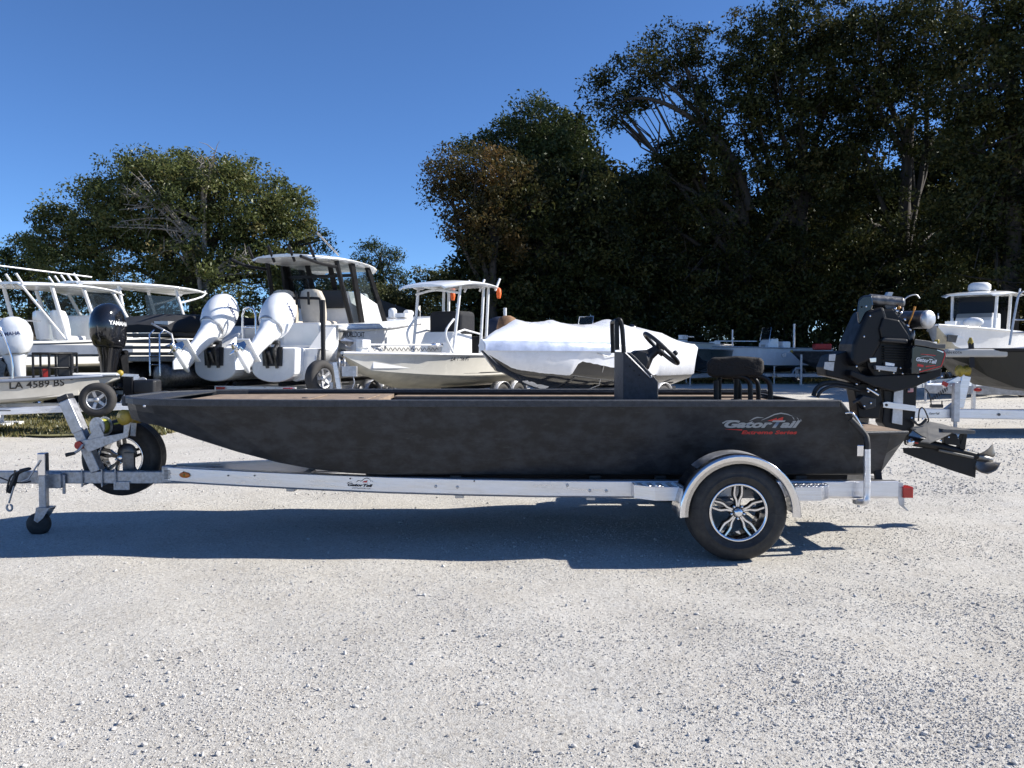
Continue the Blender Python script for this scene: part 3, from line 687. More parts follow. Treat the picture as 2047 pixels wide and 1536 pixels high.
def outboard(root_or_name, x, y, z, tilt, colour, s=1.0, label=None, decal=None, decal_mat='decal_blue', as_part=True, rz=0.0, dcl=0.33):
    """outboard engine: powerhead above the clamp point (x,y,z); x forward. tilt swings the leg aft and up"""
    parent = root_or_name
    Mx = Matrix.Translation((x, y, z)) @ Matrix.Rotation(rz, 4, 'Z') @ Matrix.Rotation(tilt, 4, 'Y') @ Matrix.Scale(s, 4)
    cw = MB()
    secs = []
    prof = [(0.10, 0.20, 0.16, -0.30), (0.16, 0.27, 0.215, -0.31), (0.32, 0.33, 0.235, -0.33), (0.52, 0.335, 0.24, -0.35), (0.70, 0.30, 0.225, -0.36), (0.82, 0.24, 0.185, -0.35), (0.90, 0.15, 0.12, -0.33), (0.925, 0.05, 0.04, -0.32)]
    for zz, lx, ly, cx in prof:
        secs.append([(cx + lx * math.copysign(abs(math.cos(a)) ** 0.75, math.cos(a)), ly * math.copysign(abs(math.sin(a)) ** 0.8, math.sin(a)), zz) for a in [2 * math.pi * i / 20 for i in range(20)]])
    cw.loft(secs); cw.xf(Mx); c = cw.build('cowling', M[colour], parent, label=label, fix=False)
    t = MB(); t.loft([[(cx + lx * 1.03 * math.cos(a), ly * 1.03 * math.sin(a), zz) for a in [2 * math.pi * i / 20 for i in range(20)]] for zz, lx, ly, cx in ((0.13, 0.25, 0.2, -0.31), (0.155, 0.262, 0.212, -0.31))]); t.xf(Mx); t.build('seam_band', M['black_plastic' if 'white' not in colour else 'alu_dull'], c, fix=False)
    tl = MB(); tl.lathe([(0.02, 0), (0.02, 0.02), (0, 0.022)], (-0.30, -0.205, 0.24), (0, -1, 0), 10); tl.xf(Mx); tl.build('cowl_latch', M['alu_dull'], c, fix=False)
    md = MB()
    md.loft([[(-0.30 + a[0] * lx + dx, a[1] * ly, zz) for a in ((1, .6), (.6, 1), (-.5, 1), (-1, .5), (-1, -.5), (-.5, -1), (.6, -1), (1, -.6))] for zz, lx, ly, dx in ((0.14, 0.22, 0.17, 0), (-0.05, 0.17, 0.13, 0.0), (-0.35, 0.13, 0.09, -0.01), (-0.60, 0.12, 0.075, -0.02))])
    md.xf(Mx); md.build('midsection', M[colour], parent, fix=False)
    lo = MB()
    lo.loft([[(-0.33 + dx + a[0] * lx, a[1] * ly, zz) for a in ((1, .3), (.5, 1), (-.5, 1), (-1, .3), (-1, -.3), (-.5, -1), (.5, -1), (1, -.3))] for zz, lx, ly, dx in ((-0.56, 0.16, 0.07, 0), (-0.70, 0.17, 0.05, 0), (-0.80, 0.16, 0.045, 0))])
    lo.box((-0.40, 0, -0.60), (0.50, 0.24, 0.025))
    lo.lathe([(0.0, -0.30), (0.03, -0.27), (0.062, -0.16), (0.068, 0.05), (0.055, 0.20), (0.0, 0.22)], (-0.40, 0, -0.85), (-1, 0, 0), 14)
    lo.prism([(-0.22, -0.012, -0.88), (-0.52, -0.012, -0.88), (-0.50, -0.012, -1.02), (-0.40, -0.012, -1.10)], (0, 0.024, 0))
    lo.xf(Mx); lo.build('lower_unit', M[colour], parent, fix=False)
    pr = MB()
    pr.lathe([(0.05, 0), (0.055, 0.10), (0.03, 0.14)], (-0.62, 0, -0.85), (-1, 0, 0), 12)
    for k in range(3):
        a = 2 * math.pi * k / 3 + 0.4; d = Vector((0, math.cos(a), math.sin(a))); e = Vector((0, -math.sin(a), math.cos(a)))
        o = Vector((-0.67, 0, -0.85))
        ps = [o + d * 0.045 + e * 0.03 + Vector((0.03, 0, 0)), o + d * 0.12 + e * 0.085 + Vector((0.04, 0, 0)), o + d * 0.185 + e * 0.03, o + d * 0.17 - e * 0.05 + Vector((-0.03, 0, 0)), o + d * 0.045 - e * 0.04 + Vector((-0.04, 0, 0))]
        pr.prism(ps, (0.008, 0, 0))
    pr.xf(Mx); pr.build('propeller', M['chrome'], parent, fix=False)
    br = MB(); Mb = Matrix.Translation((x, y, z)) @ Matrix.Rotation(rz, 4, 'Z') @ Matrix.Scale(s, 4)
    for sy in (-0.10, 0.10): br.prism([(-0.02, sy - 0.02, 0.10), (0.03, sy - 0.02, 0.08), (0.03, sy - 0.02, -0.38), (-0.08, sy - 0.02, -0.40), (-0.16, sy - 0.02, -0.05)], (0, 0.04, 0))
    br.tube([(-0.05, 0, -0.30), (-0.17, 0, -0.10)], 0.035, 8); br.tube([(-0.06, -0.15, 0.06), (-0.06, 0.15, 0.06)], 0.035, 8)
    br.xf(Mb); br.build('clamp_bracket', M['black_satin' if 'white' not in colour else 'steel_dark'], parent, fix=False)
    if decal:
        for sgn in (-1, 1):
            o = Mx @ Vector((-0.33 - dcl * sgn * 0.0 + (0.22 if sgn > 0 else -0.22), sgn * 0.243, 0.52))
            rt = (Mx.to_3x3() @ Vector((-sgn, 0, -0.12 if False else 0))); up = Mx.to_3x3() @ Vector((0, 0, 1))
            text(decal, 0.44 * s, o, rt, up, M[decal_mat], c, bold=0.02, onto=c)
    return c

def wheel_at(parent, c, ax, r=0.36, w=0.2, rim='alu_dull', tyre='tyre_far', part='wheel', spokes=5):
    """small trailer wheel: tyre with dished rim and spokes; ax points to the outside"""
    c = Vector(c); t = MB()
    t.lathe([(r * 0.60, -w / 2), (r * 0.80, -w / 2 - 0.005), (r * 0.95, -w * 0.42), (r, -w * 0.28), (r, w * 0.28), (r * 0.95, w * 0.42), (r * 0.80, w / 2 + 0.005), (r * 0.60, w / 2), (r * 0.56, w * 0.3), (r * 0.56, -w * 0.3)], c, ax, 28, closed=True)
    o = t.build(part, M[tyre], parent, fix=False)
    m = MB(); m.lathe([(r * 0.56, w * 0.5), (r * 0.52, w * 0.48), (r * 0.50, w * 0.05), (0.001, w * 0.03)], c, ax, 24, cap=False)
    d, u, v = frame(ax)
    for k in range(spokes):
        a = 2 * math.pi * k / spokes; q = u * math.cos(a) + v * math.sin(a)
        m.beam(c + d * w * 0.30 + q * r * 0.08, c + d * w * 0.40 + q * r * 0.51, r * 0.17, 0.03, d)
    m.lathe([(r * 0.17, w * 0.2), (r * 0.16, w * 0.42), (r * 0.10, w * 0.5), (0.001, w * 0.52)], c, ax, 14)
    m.build('rim', M[rim], o, fix=False)
    return o

def trailer(name, label, x0, x1, tong, half, zr, wheels, metal='alu_white', jack=True, group='trailers under the parked boats', post=None, wr=0.35, fender=True):
    """boat trailer: rails from x0 (rear) to x1, converging to the coupler at tong"""
    t = thing(name, label, 'trailer', group=group)
    for s in (-1, 1):
        b = MB(); b.beam((x0, s * half, zr), (x1, s * half, zr), 0.07, 0.13); b.beam((x1, s * half, zr), (tong - 0.6, s * 0.06, zr), 0.07, 0.13); b.build('side_rail', M[metal], t, bev=0.008)
        k = MB(); k.beam((x0, s * half * 0.55, zr + 0.16), (x1 * 0.8, s * half * 0.55, zr + 0.16), 0.10, 0.08); k.build('bunk', M['black_cloth'], t)
        for wx in wheels:
            wheel_at(t, (wx, s * (half + 0.22), wr), (0, s, 0), wr, 0.2)
            if fender:
                f = MB(); a0 = [R(a) for a in range(10, 171, 16)]
                f.loft([[(wx + (wr + 0.06) * math.cos(a), s * (half + 0.10), wr + (wr + 0.06) * math.sin(a)), (wx + (wr + 0.06) * math.cos(a), s * (half + 0.35), wr + (wr + 0.06) * math.sin(a)), (wx + (wr + 0.045) * math.cos(a), s * (half + 0.35), wr + (wr + 0.045) * math.sin(a)), (wx + (wr + 0.045) * math.cos(a), s * (half + 0.10), wr + (wr + 0.045) * math.sin(a))] for a in a0])
                f.build('fender', M['alu_dull'], t, fix=False)
    for cx in np.linspace(x0 + 0.15, x1 - 0.1, 4):
        c = MB(); c.beam((cx, -half, zr - 0.02), (cx, half, zr - 0.02), 0.06, 0.09); c.build('crossmember', M[metal], t)
    tg = MB(); tg.beam((tong - 1.0, 0, zr), (tong, 0, zr), 0.08, 0.10); tg.build('tongue', M['galv'], t, bev=0.006)
    cp = MB(); cp.box((tong + 0.12, 0, zr + 0.02), (0.26, 0.09, 0.08)); cp.ball((tong + 0.22, 0, zr + 0.03), (0.06, 0.05, 0.06)); cp.build('coupler', M['galv'], t, bev=0.008)
    if jack:
        j = MB(); j.tube([(tong - 0.45, 0.10, 0.06), (tong - 0.45, 0.10, zr + 0.42)], 0.032, 10); j.tube([(tong - 0.45, 0.10, zr + 0.38), (tong - 0.45, 0.26, zr + 0.40)], 0.012, 6); j.box((tong - 0.45, 0.10, 0.035), (0.16, 0.16, 0.02)); j.build('jack', M['galv'], t, fix=False)
    if post:
        px_, pz = post
        p = MB(); p.beam((tong - 1.0, 0, zr), (px_, 0, pz), 0.07, 0.09); p.beam((px_ + 0.02, 0, pz), (px_ - 0.3, 0, pz + 0.02), 0.05, 0.05); p.build('winch_post', M[metal], t)
        w = MB(); w.lathe([(0.09, -0.05), (0.09, -0.03), (0.04, -0.03), (0.04, 0.03), (0.09, 0.03), (0.09, 0.05)], (px_ + 0.08, 0, pz - 0.12), (0, 1, 0), 14); w.build('winch', M['galv'], t)
        ro = MB(); ro.lathe([(0.02, -0.06), (0.06, -0.05), (0.045, 0), (0.06, 0.05), (0.02, 0.06)], (px_ - 0.30, 0, pz + 0.05), (0, 1, 0), 12); ro.build('bow_roller', M['yellow'], t)
    return t

def t_top(root, x0, x1, w, zt, legs, leg_mat, top_mat='gel_white', r=0.03, launch=4, drop=0.12, name='hardtop'):
    """curved hardtop from x0 (aft) to x1 (forward) with its legs: (x_foot, y_foot, z_foot, x_head, y_head)"""
    secs = []
    for i in range(11):
        t = i / 10; x = x0 + (x1 - x0) * t
        e = 1 - (abs(2 * t - 1) ** 5) * 0.28; zz = zt - drop * (max(0, t - 0.5) * 2) ** 2 - 0.05 * (max(0, 0.5 - t) * 2) ** 2
        th = 0.075 * (1 - abs(2 * t - 1) ** 3) + 0.03
        sec = []
        for y, dz in ((-1, -0.06), (-0.8, 0.0), (-0.4, 0.035), (0, 0.045), (0.4, 0.035), (0.8, 0.0), (1, -0.06), (0.93, -0.09), (0.8, -th), (0, -th + 0.01), (-0.8, -th), (-0.93, -0.09)):
            sec.append((x, y * w / 2 * e, zz + dz))
        secs.append(sec)
    m = MB(); m.loft(secs); o = m.build(name, M[top_mat], root, fix=False)
    for k in range(launch):
        l = MB(); y = -w * 0.36 + k * w * 0.72 / max(1, launch - 1); l.tube([(x0 + 0.10, y, zt - 0.16), (x0 - 0.12, y, zt + 0.16)], 0.03, 8); l.build('rod_holder', M[leg_mat], o, fix=False)
    for (xf, yf, zf, xh, yh) in legs:
        g = MB(); zh = zt - 0.10; kx = (xf + xh) / 2
        g.tube([(xf, yf, zf), (kx * 0.98 + xh * 0.02, (yf + yh) / 2 * 1.0, (zf + zh) / 2), (xh, yh, zh)], r, 8, k=3); g.build('leg', M[leg_mat], root, fix=False)
    return o

def console(root, x, y, z, lx, ly, h, mat_='gel_white', rake=0.18, win=True, face='gel_grey'):
    c = MB(); c.prism([(x - lx / 2, y - ly / 2, z), (x + lx / 2 + rake * 0.4, y - ly / 2, z), (x + lx / 2, y - ly / 2, z + h * 0.72), (x + lx / 2 - rake, y - ly / 2, z + h), (x - lx / 2 + 0.02, y - ly / 2, z + h), (x - lx / 2, y - ly / 2, z + h * 0.8)], (0, ly, 0))
    o = c.build('console', M[mat_], root, bev=0.04, seg=3)
    d = MB(); d.prism([(x + lx / 2 + rake * 0.36 + 0.01, y - ly * 0.22, z + h * 0.08), (x + lx / 2 + rake * 0.36 + 0.01, y + ly * 0.22, z + h * 0.08), (x + lx / 2 + rake * 0.06 + 0.012, y + ly * 0.22, z + h * 0.64), (x + lx / 2 + rake * 0.06 + 0.012, y - ly * 0.22, z + h * 0.64)], (0.012, 0, 0)); d.build('console_door', M[face], o, bev=0.004)
    return o

FB = 'boats parked along the back of the lot'
# ---- catamaran with twin white outboards
cat_ = thing('catamaran', 'white catamaran with two white outboards and a black-framed hardtop', 'boat', group=FB)
def cat_hull():
    S = []
    for i in range(12):
        t = i / 11; tt = max(0, (t - 0.5) / 0.5); b = 1.34 * (1 - 0.82 * tt ** 2.4); g = 2.04 + 0.50 * t ** 1.3; x = 8.3 * t
        low = 1.30 + 0.75 * tt ** 2.5; S.append([(x, -b, g), (x, -b * 1.0, g - 0.12), (x, -b * 0.985, low + (g - low) * 0.45), (x, -b * 0.95, low), (x, b * 0.95, low), (x, b * 0.985, low + (g - low) * 0.45), (x, b, g - 0.12), (x, b, g)])
    S[0] = [(0, y, min(z, 1.56)) if z > 1.56 else (0, y, z) for _, y, z in S[0]]
    S.insert(1, [(0.75, -1.34, 1.62), (0.75, -1.34, 1.56), (0.75, -1.32, 1.5), (0.75, -1.27, 1.30), (0.75, 1.27, 1.30), (0.75, 1.32, 1.5), (0.75, 1.34, 1.56), (0.75, 1.34, 1.62)])
    S.insert(2, [(0.80, -1.34, 2.05), (0.80, -1.34, 1.93), (0.80, -1.32, 1.6), (0.80, -1.27, 1.30), (0.80, 1.27, 1.30), (0.80, 1.32, 1.6), (0.80, 1.34, 1.93), (0.80, 1.34, 2.05)])
    m = MB(); m.loft(S); h = m.build('hull', M['gel_white'], cat_, fix=False)
    for s in (-1, 1):
        q = MB(); sec = []
        for i in range(10):
            t = i / 9; tt = max(0, (t - 0.5) / 0.5); x = -0.02 + 8.1 * t; w = 0.44 * (1 - 0.8 * tt ** 2.2); k = 0.90 + 0.9 * tt ** 2.6; c = 0.82 * s * (1 - 0.55 * tt ** 2.2)
            sec.append([(x, c - w, 1.42 + 0.4 * tt), (x, c - w * 0.97, k + 0.22), (x, c - w * 0.45, k + 0.05), (x, c, k), (x, c + w * 0.45, k + 0.05), (x, c + w * 0.97, k + 0.22), (x, c + w, 1.42 + 0.4 * tt)])
        q.loft(sec); q.build('sponson', M['gel_white'], cat_, fix=False)
        e = MB(); pts = []
        for a in range(0, 181, 15): pts.append((-0.34, (0.20 + 0.70 * s) + 0.50 * math.cos(R(a)), 1.13 - 0.24 * math.sin(R(a))))
        pts = [(-0.34, (0.20 + 0.70 * s) + 0.52, 1.58), *pts, (-0.34, (0.20 + 0.70 * s) - 0.52, 1.58)]
        e.prism(pts, (0.36, 0, 0)); eb = e.build('engine_bracket', M['gel_white'], cat_, bev=0.03, seg=3)
        nt = MB(); nt.prism([(-0.346, (0.20 + 0.70 * s) - 0.24, 1.60), (-0.346, (0.20 + 0.70 * s) + 0.24, 1.60), (-0.346, (0.20 + 0.70 * s) + 0.22, 1.22), (-0.346, (0.20 + 0.70 * s) - 0.22, 1.22)], (-0.02, 0, 0)); nt.build('mounting_recess', M['black_plastic'], eb)
        rr = MB(); rr.tube([(0.8, s * 1.36, 1.96), (3, s * 1.36, 2.05), (5, s * 1.30, 2.22)], 0.028, 6, k=4); rr.build('rub_rail', M['alu_dull'], cat_, fix=False)
    gate = MB(); gate.box((0.80, -0.45, 1.86), (0.10, 0.9, 0.52)); gate.build('transom_gate', M['gel_white'], cat_, bev=0.03)
    for yw in (-1.30, 0.98): MB().prism([(0.15, yw, 1.56), (0.80, yw, 1.60), (0.80, yw, 2.08)], (0, 0.32, 0)).build('transom_wing', M['gel_white'], cat_, bev=0.03)
    cp = MB(); cp.loft([[(x, -b, z), (x, -b * 0.8, z + 0.02), (x, b * 0.8, z + 0.02), (x, b, z)] for x, b, z in ((0.85, 1.33, 2.055), (2.8, 1.33, 2.17), (5.0, 1.30, 2.32), (6.6, 1.02, 2.43), (8.0, 0.42, 2.53))]); cp.build('deck', M['gel_white'], cat_, fix=False)
    # lettering on the starboard side (faces the camera)
    for i in range(6):
        v = MB(); v.lathe([(0.03, 0), (0.028, 0.02)], (0.95 + 0.14 * (i % 3) + (0.5 if i == 5 else 0), -1.30, 1.36 + 0.16 * (i // 3)), (0, -1, 0), 10); v.build('through_hull', M['steel_dark'], h)
    text('WORLDCAT', 0.95, (0.95, -1.345, 1.82), (1, 0, 0), (0, 0.02, 1), M['decal_black'], h, bold=0.01, onto=h)
    text('V III', 0.42, (5.9, -1.245, 2.26), (0.93, 0.20, 0.05), (0, 0, 1), M['decal_silver'], h, bold=0.01, onto=h)
cat_hull()
outboard(cat_, -0.30, 0.90, 1.62, R(50), 'engine_white', 1.12, 'left of the two white outboards', 'YAMAHA', 'decal_blue')
outboard(cat_, -0.30, -0.50, 1.62, R(50), 'engine_white', 1.12, 'right of the two white outboards', 'YAMAHA', 'decal_blue')
lad = MB()
for s in (-0.16, 0.16): lad.tube([(-0.1, 0.22 + s, 1.55), (-0.1, 0.22 + s, 2.25), (-0.1, 0.22 + s * 0.7, 2.38), (-0.1, 0.22, 2.42)], 0.024, 8)
for zz in (1.10, 2.0): lad.tube([(-0.1, 0.06, zz), (-0.1, 0.38, zz)], 0.018, 8)
lad.build('dive_ladder', M['chrome'], cat_, fix=False)
def seat_(root, x, y, z, m='cushion', w=0.56):
    b = MB(); b.loft([[(x + dx - 0.07, y - w / 2 * k, zz), (x + dx + 0.07, y - w / 2 * k, zz), (x + dx + 0.09, y, zz), (x + dx + 0.07, y + w / 2 * k, zz), (x + dx - 0.07, y + w / 2 * k, zz), (x + dx - 0.10, y, zz)] for zz, k, dx in ((z + 0.05, 0.9, 0), (z + 0.3, 1.0, -0.03), (z + 0.62, 0.98, -0.09), (z + 0.78, 0.75, -0.12), (z + 0.82, 0.4, -0.12))]); b.build('seat_back', M[m], root, fix=False)
    c = MB(); c.box((x + 0.26, y, z + 0.06), (0.50, w, 0.16)); c.build('seat_cushion', M[m], root, bev=0.05, seg=3)
for s in (-0.36, 0.36): seat_(cat_, 1.45, s, 2.05)
lp = MB(); lp.box((1.55, 0, 1.95), (0.7, 1.3, 0.35)); lp.build('leaning_post', M['gel_white'], cat_, bev=0.04)
lr = MB(); lr.tube([(1.10, -0.72, 1.95), (1.10, -0.72, 2.55), (1.10, -0.55, 2.66), (1.10, 0.55, 2.66), (1.10, 0.72, 2.55), (1.10, 0.72, 1.95)], 0.03, 8, k=3); lr.build('backrest_rail', M['black_satin'], cat_, fix=False)
for i in range(4):
    hh = MB(); hh.tube([(1.07, -0.45 + 0.3 * i, 2.52), (1.05, -0.45 + 0.3 * i, 2.80)], 0.028, 8); hh.build('rod_holder', M['black_satin'], cat_, fix=False)
console(cat_, 2.95, 0, 2.05, 1.1, 1.35, 0.85)
dash = MB(); dash.box((2.37, 0, 2.72), (0.12, 1.2, 0.42)); dash.build('dash_panel', M['black_plastic'], cat_, bev=0.02)
t_top(cat_, 0.75, 3.55, 2.1, 3.60, [(2.0, -0.98, 2.05, 1.5, -0.88), (2.0, 0.98, 2.05, 1.5, 0.88), (3.8, -0.92, 2.10, 2.9, -0.88), (3.8, 0.92, 2.10, 2.9, 0.88)], 'black_satin', r=0.055)
ws = MB(); ws.add([(2.6, -0.86, 2.75), (2.6, 0.86, 2.75), (2.2, 0.84, 3.50), (2.2, -0.84, 3.50)], [(0, 1, 2, 3)]); ws.build('windscreen', M['win_clear'], cat_)
for y0 in (-0.86, -0.3, 0.3, 0.86):
    v = MB(); v.beam((2.61, y0, 2.55), (2.21, y0 * 0.98, 3.50), 0.11, 0.05, (1, 0, 0)); v.build('windscreen_post', M['black_satin'], cat_)
v = MB(); v.beam((2.31, -0.88, 3.25), (2.31, 0.88, 3.25), 0.06, 0.07); v.build('windscreen_rail', M['black_satin'], cat_)
for s in (-1, 1):
    sg = MB(); sg.prism([(2.61, s * 0.90, 2.30), (3.7, s * 0.90, 2.30), (3.0, s * 0.88, 3.45), (2.23, s * 0.88, 3.45)], (0, 0.01, 0)); sg.build('side_window', M['win_clear'], cat_)
    sp = MB(); sp.prism([(2.55, s * 0.93, 2.05), (3.65, s * 0.93, 2.05), (3.47, s * 0.93, 2.6), (2.5, s * 0.93, 2.85)], (0, 0.02, 0)); sp.build('side_panel', M['gel_white'], cat_)
    b = MB(); b.beam((3.75, s * 0.95, 2.10), (2.87, s * 0.90, 3.50), 0.15, 0.06, (0, 1, 0)); b.beam((2.53, s * 0.96, 2.05), (2.15, s * 0.90, 3.50), 0.17, 0.06, (0, 1, 0)); b.build('pillar', M['black_satin'], cat_)
    rr = MB(); rr.tube([(1.45, s * 0.9, 3.36), (0.75, s * 0.9, 3.37), (0.15, s * 0.85, 3.45)], 0.035, 8, k=3); rr.build('top_brace', M['black_satin'], cat_, fix=False)
og = MB(); og.tube([(1.4, -1.0, 3.60), (0.2, -1.2, 3.92)], 0.02, 6); og.build('outrigger_pole', M['alu_dull'], cat_, fix=False)
wl_ = MB(); wl_.box((6.3, -0.2, 2.50), (0.5, 0.3, 0.12)); wl_.lathe([(0.12, 0), (0.12, 0.22), (0.07, 0.28)], (6.4, 0.2, 2.44), (0, 0, 1), 12); wl_.lathe([(0.09, 0), (0.09, 0.34)], (6.75, -0.05, 2.60), (1, 0, 0), 12); wl_.build('anchor_windlass', M['powder_white'], cat_, bev=0.01)
ft = MB(); ft.tube([(7.6, -0.1, 2.5), (7.6, -0.1, 2.85)], 0.012, 6); ft.prism([(7.6, -0.1, 2.85), (7.6, -0.1, 2.68), (7.35, -0.12, 2.78)], (0, 0.006, 0)); ft.build('pennant', M['gel_cream'], cat_)
CD = Vector((0.309, 0.951, 0)); c0 = Vector((-5.93, 18.98, 0))
place(cat_, c0.x, c0.y, head(0.309, 0.951), -0.23); cat_.scale = (1.15, 1.15, 1.15)
tr = trailer('boat_trailer', 'aluminium trailer carrying the twin-outboard catamaran', -0.2, 6.2, 10.2, 1.15, 0.58, (2.8, 3.65), post=(9.6, 1.9)); 
gp = MB(); gp.beam((0.1, -1.60, 0.55), (0.1, -1.60, 2.70), 0.09, 0.09, (1, 0, 0)); gp.build('guide_post', M['black_cloth'], tr, bev=0.02)
rb = MB(); rb.beam((-0.28, -1.1, 0.62), (-0.28, 1.1, 0.62), 0.08, 0.14); rb.build('rear_beam', M['alu_white'], tr)
for s in (-1, 1):
    q = MB(); q.box((-0.34, s * 0.92, 0.62), (0.05, 0.22, 0.10)); q.build('tail_light', M['red_lens'], tr, bev=0.008)
place(tr, c0.x, c0.y, head(0.309, 0.951))
# ---- bay boat with white tee-top
bay = thing('bay_boat', 'cream and white centre console boat with white tee-top and bow trolling motor', 'boat', group=FB)
S = hull(bay, 6.3, 2.35, 0.52, 0.84, 1.43, 0.07, 'gel_cream', 'bottom_cream', 'gel_white', flare=0.16, fine=0.42)
stp = MB(); stp.loft([[(s[8][0], s[8][1] + 0.012, s[8][2] + 0.05), (s[8][0], s[8][1] + 0.014, s[8][2] + 0.075)] for s in S[:8]], closed=False, caps=False); stp.build('pinstripe', M['decal_black'], bay, fix=False)
console(bay, 2.55, 0, 1.05, 0.95, 0.95, 0.95, 'gel_white')
kb = MB(); kb.box((2.30, 0, 2.22), (0.7, 1.02, 0.62)); kb.build('console_cover', M['black_cloth'], bay, bev=0.12, seg=4)
t_top(bay, 1.30, 3.55, 2.05, 3.26, [(3.20, -0.62, 1.05, 2.85, -0.66), (3.20, 0.62, 1.05, 2.85, 0.66), (1.95, -0.60, 1.05, 1.80, -0.64), (1.95, 0.60, 1.05, 1.80, 0.64), (1.7, -0.60, 1.05, 1.58, -0.64), (1.7, 0.60, 1.05, 1.58, 0.64)], 'powder_white', r=0.038, launch=4, drop=0.16)
for s in (-1, 1):
    g = MB(); g.tube([(3.15, s * 0.63, 1.5), (3.40, s * 0.6, 1.95), (3.08, s * 0.62, 2.3)], 0.03, 8, k=4); g.tube([(1.9, s * 0.6, 1.95), (2.6, s * 0.6, 2.05), (3.1, s * 0.62, 1.95)], 0.025, 8); g.build('grab_rail', M['powder_white'], bay, fix=False)
    ob = MB(); ob.lathe([(0.02, 0.16), (0.06, 0.12), (0.07, 0), (0.045, -0.12)], (1.25, s * 0.75, 3.02), (0, 0, 1), 8); ob.build('orange_marker', M['orange'], bay, fix=False)
fr = MB(); fr.tube([(2.95, -0.66, 2.95), (3.0, 0, 3.04), (2.95, 0.66, 2.95)], 0.03, 8, k=3); fr.build('front_brace', M['powder_white'], bay, fix=False)
for s in (-0.5, 0.5):
    sp = MB(); sp.lathe([(0.15, 0), (0.14, 0.015), (0.0, 0.018)], (3.05, s, 3.10), (0.15, 0, -1), 18); sp.build('speaker', M['alu_dull'], bay, fix=False)
tm = MB(); tm.tube([(5.75, 0.1, 1.66), (3.9, 0.62, 1.66)], 0.022, 8); tm.build('trolling_motor_shaft', M['powder_white'], bay, fix=False)
tm2 = MB(); tm2.box((5.5, 0.05, 1.55), (0.7, 0.18, 0.10)); tm2.box((5.75, 0.1, 1.68), (0.28, 0.20, 0.18)); tm2.build('trolling_motor_mount', M['powder_white'], bay, bev=0.02)
tm3 = MB(); tm3.lathe([(0.0, -0.2), (0.05, -0.15), (0.055, 0.1), (0.02, 0.2)], (3.8, 0.64, 1.66), (1, -0.28, 0), 10); tm3.build('trolling_motor_head', M['alu_polish'], bay, fix=False); tm3 = MB(); tm3.prism([(6.15, 0.0, 1.60), (6.45, 0.02, 1.74), (6.3, 0.02, 1.80), (5.95, 0.02, 1.72)], (0, 0.05, 0)); tm3.build('trolling_motor_propeller', M['alu_polish'], bay, fix=False)
cl = MB(); cl.tube([(5.6 - 0.02 * i, 0.20 + 0.0056 * i, 1.56 + 0.035 * math.sin(i * 1.1)) for i in range(90)], 0.009, 5); cl.build('coiled_cord', M['black_plastic'], bay, fix=False)
oc = MB(); oc.loft([[(-0.35 + lx * math.cos(a) + 0.02 * math.sin(5 * a + zz * 9), ly * math.sin(a) * (1 + 0.06 * math.sin(7 * a)), zz) for a in [2 * math.pi * i / 28 for i in range(28)]] for zz, lx, ly in ((1.25, 0.16, 0.14), (1.5, 0.24, 0.20), (1.85, 0.32, 0.26), (2.0, 0.31, 0.25), (2.04, 0.35, 0.28), (2.25, 0.35, 0.28), (2.45, 0.27, 0.22), (2.52, 0.12, 0.1))]); oc.build('outboard_cover', M['cover_brown'], bay, fix=False)
bseat = MB(); bseat.box((1.55, 0, 1.55), (0.5, 1.0, 0.7)); bseat.build('leaning_post', M['black_cloth'], bay, bev=0.06)
for i in (0, 1):
    cl_ = MB(); cl_.tube([(0.5, 0.9 + 0.1 * i, 1.45), (0.5, 0.9 + 0.1 * i, 1.60), (0.62, 0.9 + 0.1 * i, 1.60)], 0.015, 6); cl_.build('cleat', M['chrome'], bay, fix=False)
text('LA 1456 FT', 0.62, (3.75, 1.135, 1.27), (-0.985, 0.17, 0), (0, 0.12, 1), M['decal_black'], bay, bold=0.01, onto=LAST_HULL)
bh = Vector((-0.53, -0.848, 0)); b0 = Vector((-3.66, 17.3, 0)) - bh * 6.3
place(bay, b0.x, b0.y, head(-0.53, -0.848))
tr = trailer('boat_trailer', 'tandem-axle trailer under the cream tee-top boat', -0.1, 4.2, 6.4, 0.88, 0.42, (0.95, 1.72), metal='galv', jack=False, wr=0.34)
place(tr, b0.x, b0.y, head(-0.53, -0.848))
# ---- galvanised trailer nose with winch and spare in front of the bay boat
nt_ = thing('trailer_winch_stand', 'trailer winch stand with dusty spare wheel left of the cream bow', 'trailer', P(650, 700, 16.0) * 1)
nt_.location.z = 0; X0 = nt_.location.x
wheel_at(nt_, (X0 - 0.10, 16.0, 0.98), (0.86, -0.5, 0), 0.36, 0.22)
b = MB(); b.beam((X0 + 0.40, 15.9, 0.0), (X0 + 0.22, 15.9, 1.30), 0.08, 0.09, (1, 0, 0)); b.beam((X0 - 0.6, 16.0, 0.45), (X0 + 0.6, 15.8, 0.45), 0.08, 0.1); b.build('winch_post', M['alu_white'], nt_, bev=0.006)
b = MB(); b.lathe([(0.11, -0.06), (0.11, -0.04), (0.05, -0.04), (0.05, 0.04), (0.11, 0.04), (0.11, 0.06)], (X0 + 0.36, 15.85, 1.28), (1, 0.3, 0), 14); b.box((X0 + 0.52, 15.85, 1.12), (0.28, 0.16, 0.2)); b.build('winch', M['alu_dull'], nt_)
b = MB(); b.tube([(X0 + 0.15, 15.85, 0.02), (X0 + 0.15, 15.85, 0.9)], 0.04, 10); b.tube([(X0 + 0.5, 15.8, 1.2), (X0 + 0.62, 15.8, 0.9), (X0 + 0.45, 15.8, 0.6)], 0.012, 5, k=3); b.build('jack', M['galv'], nt_, fix=False)
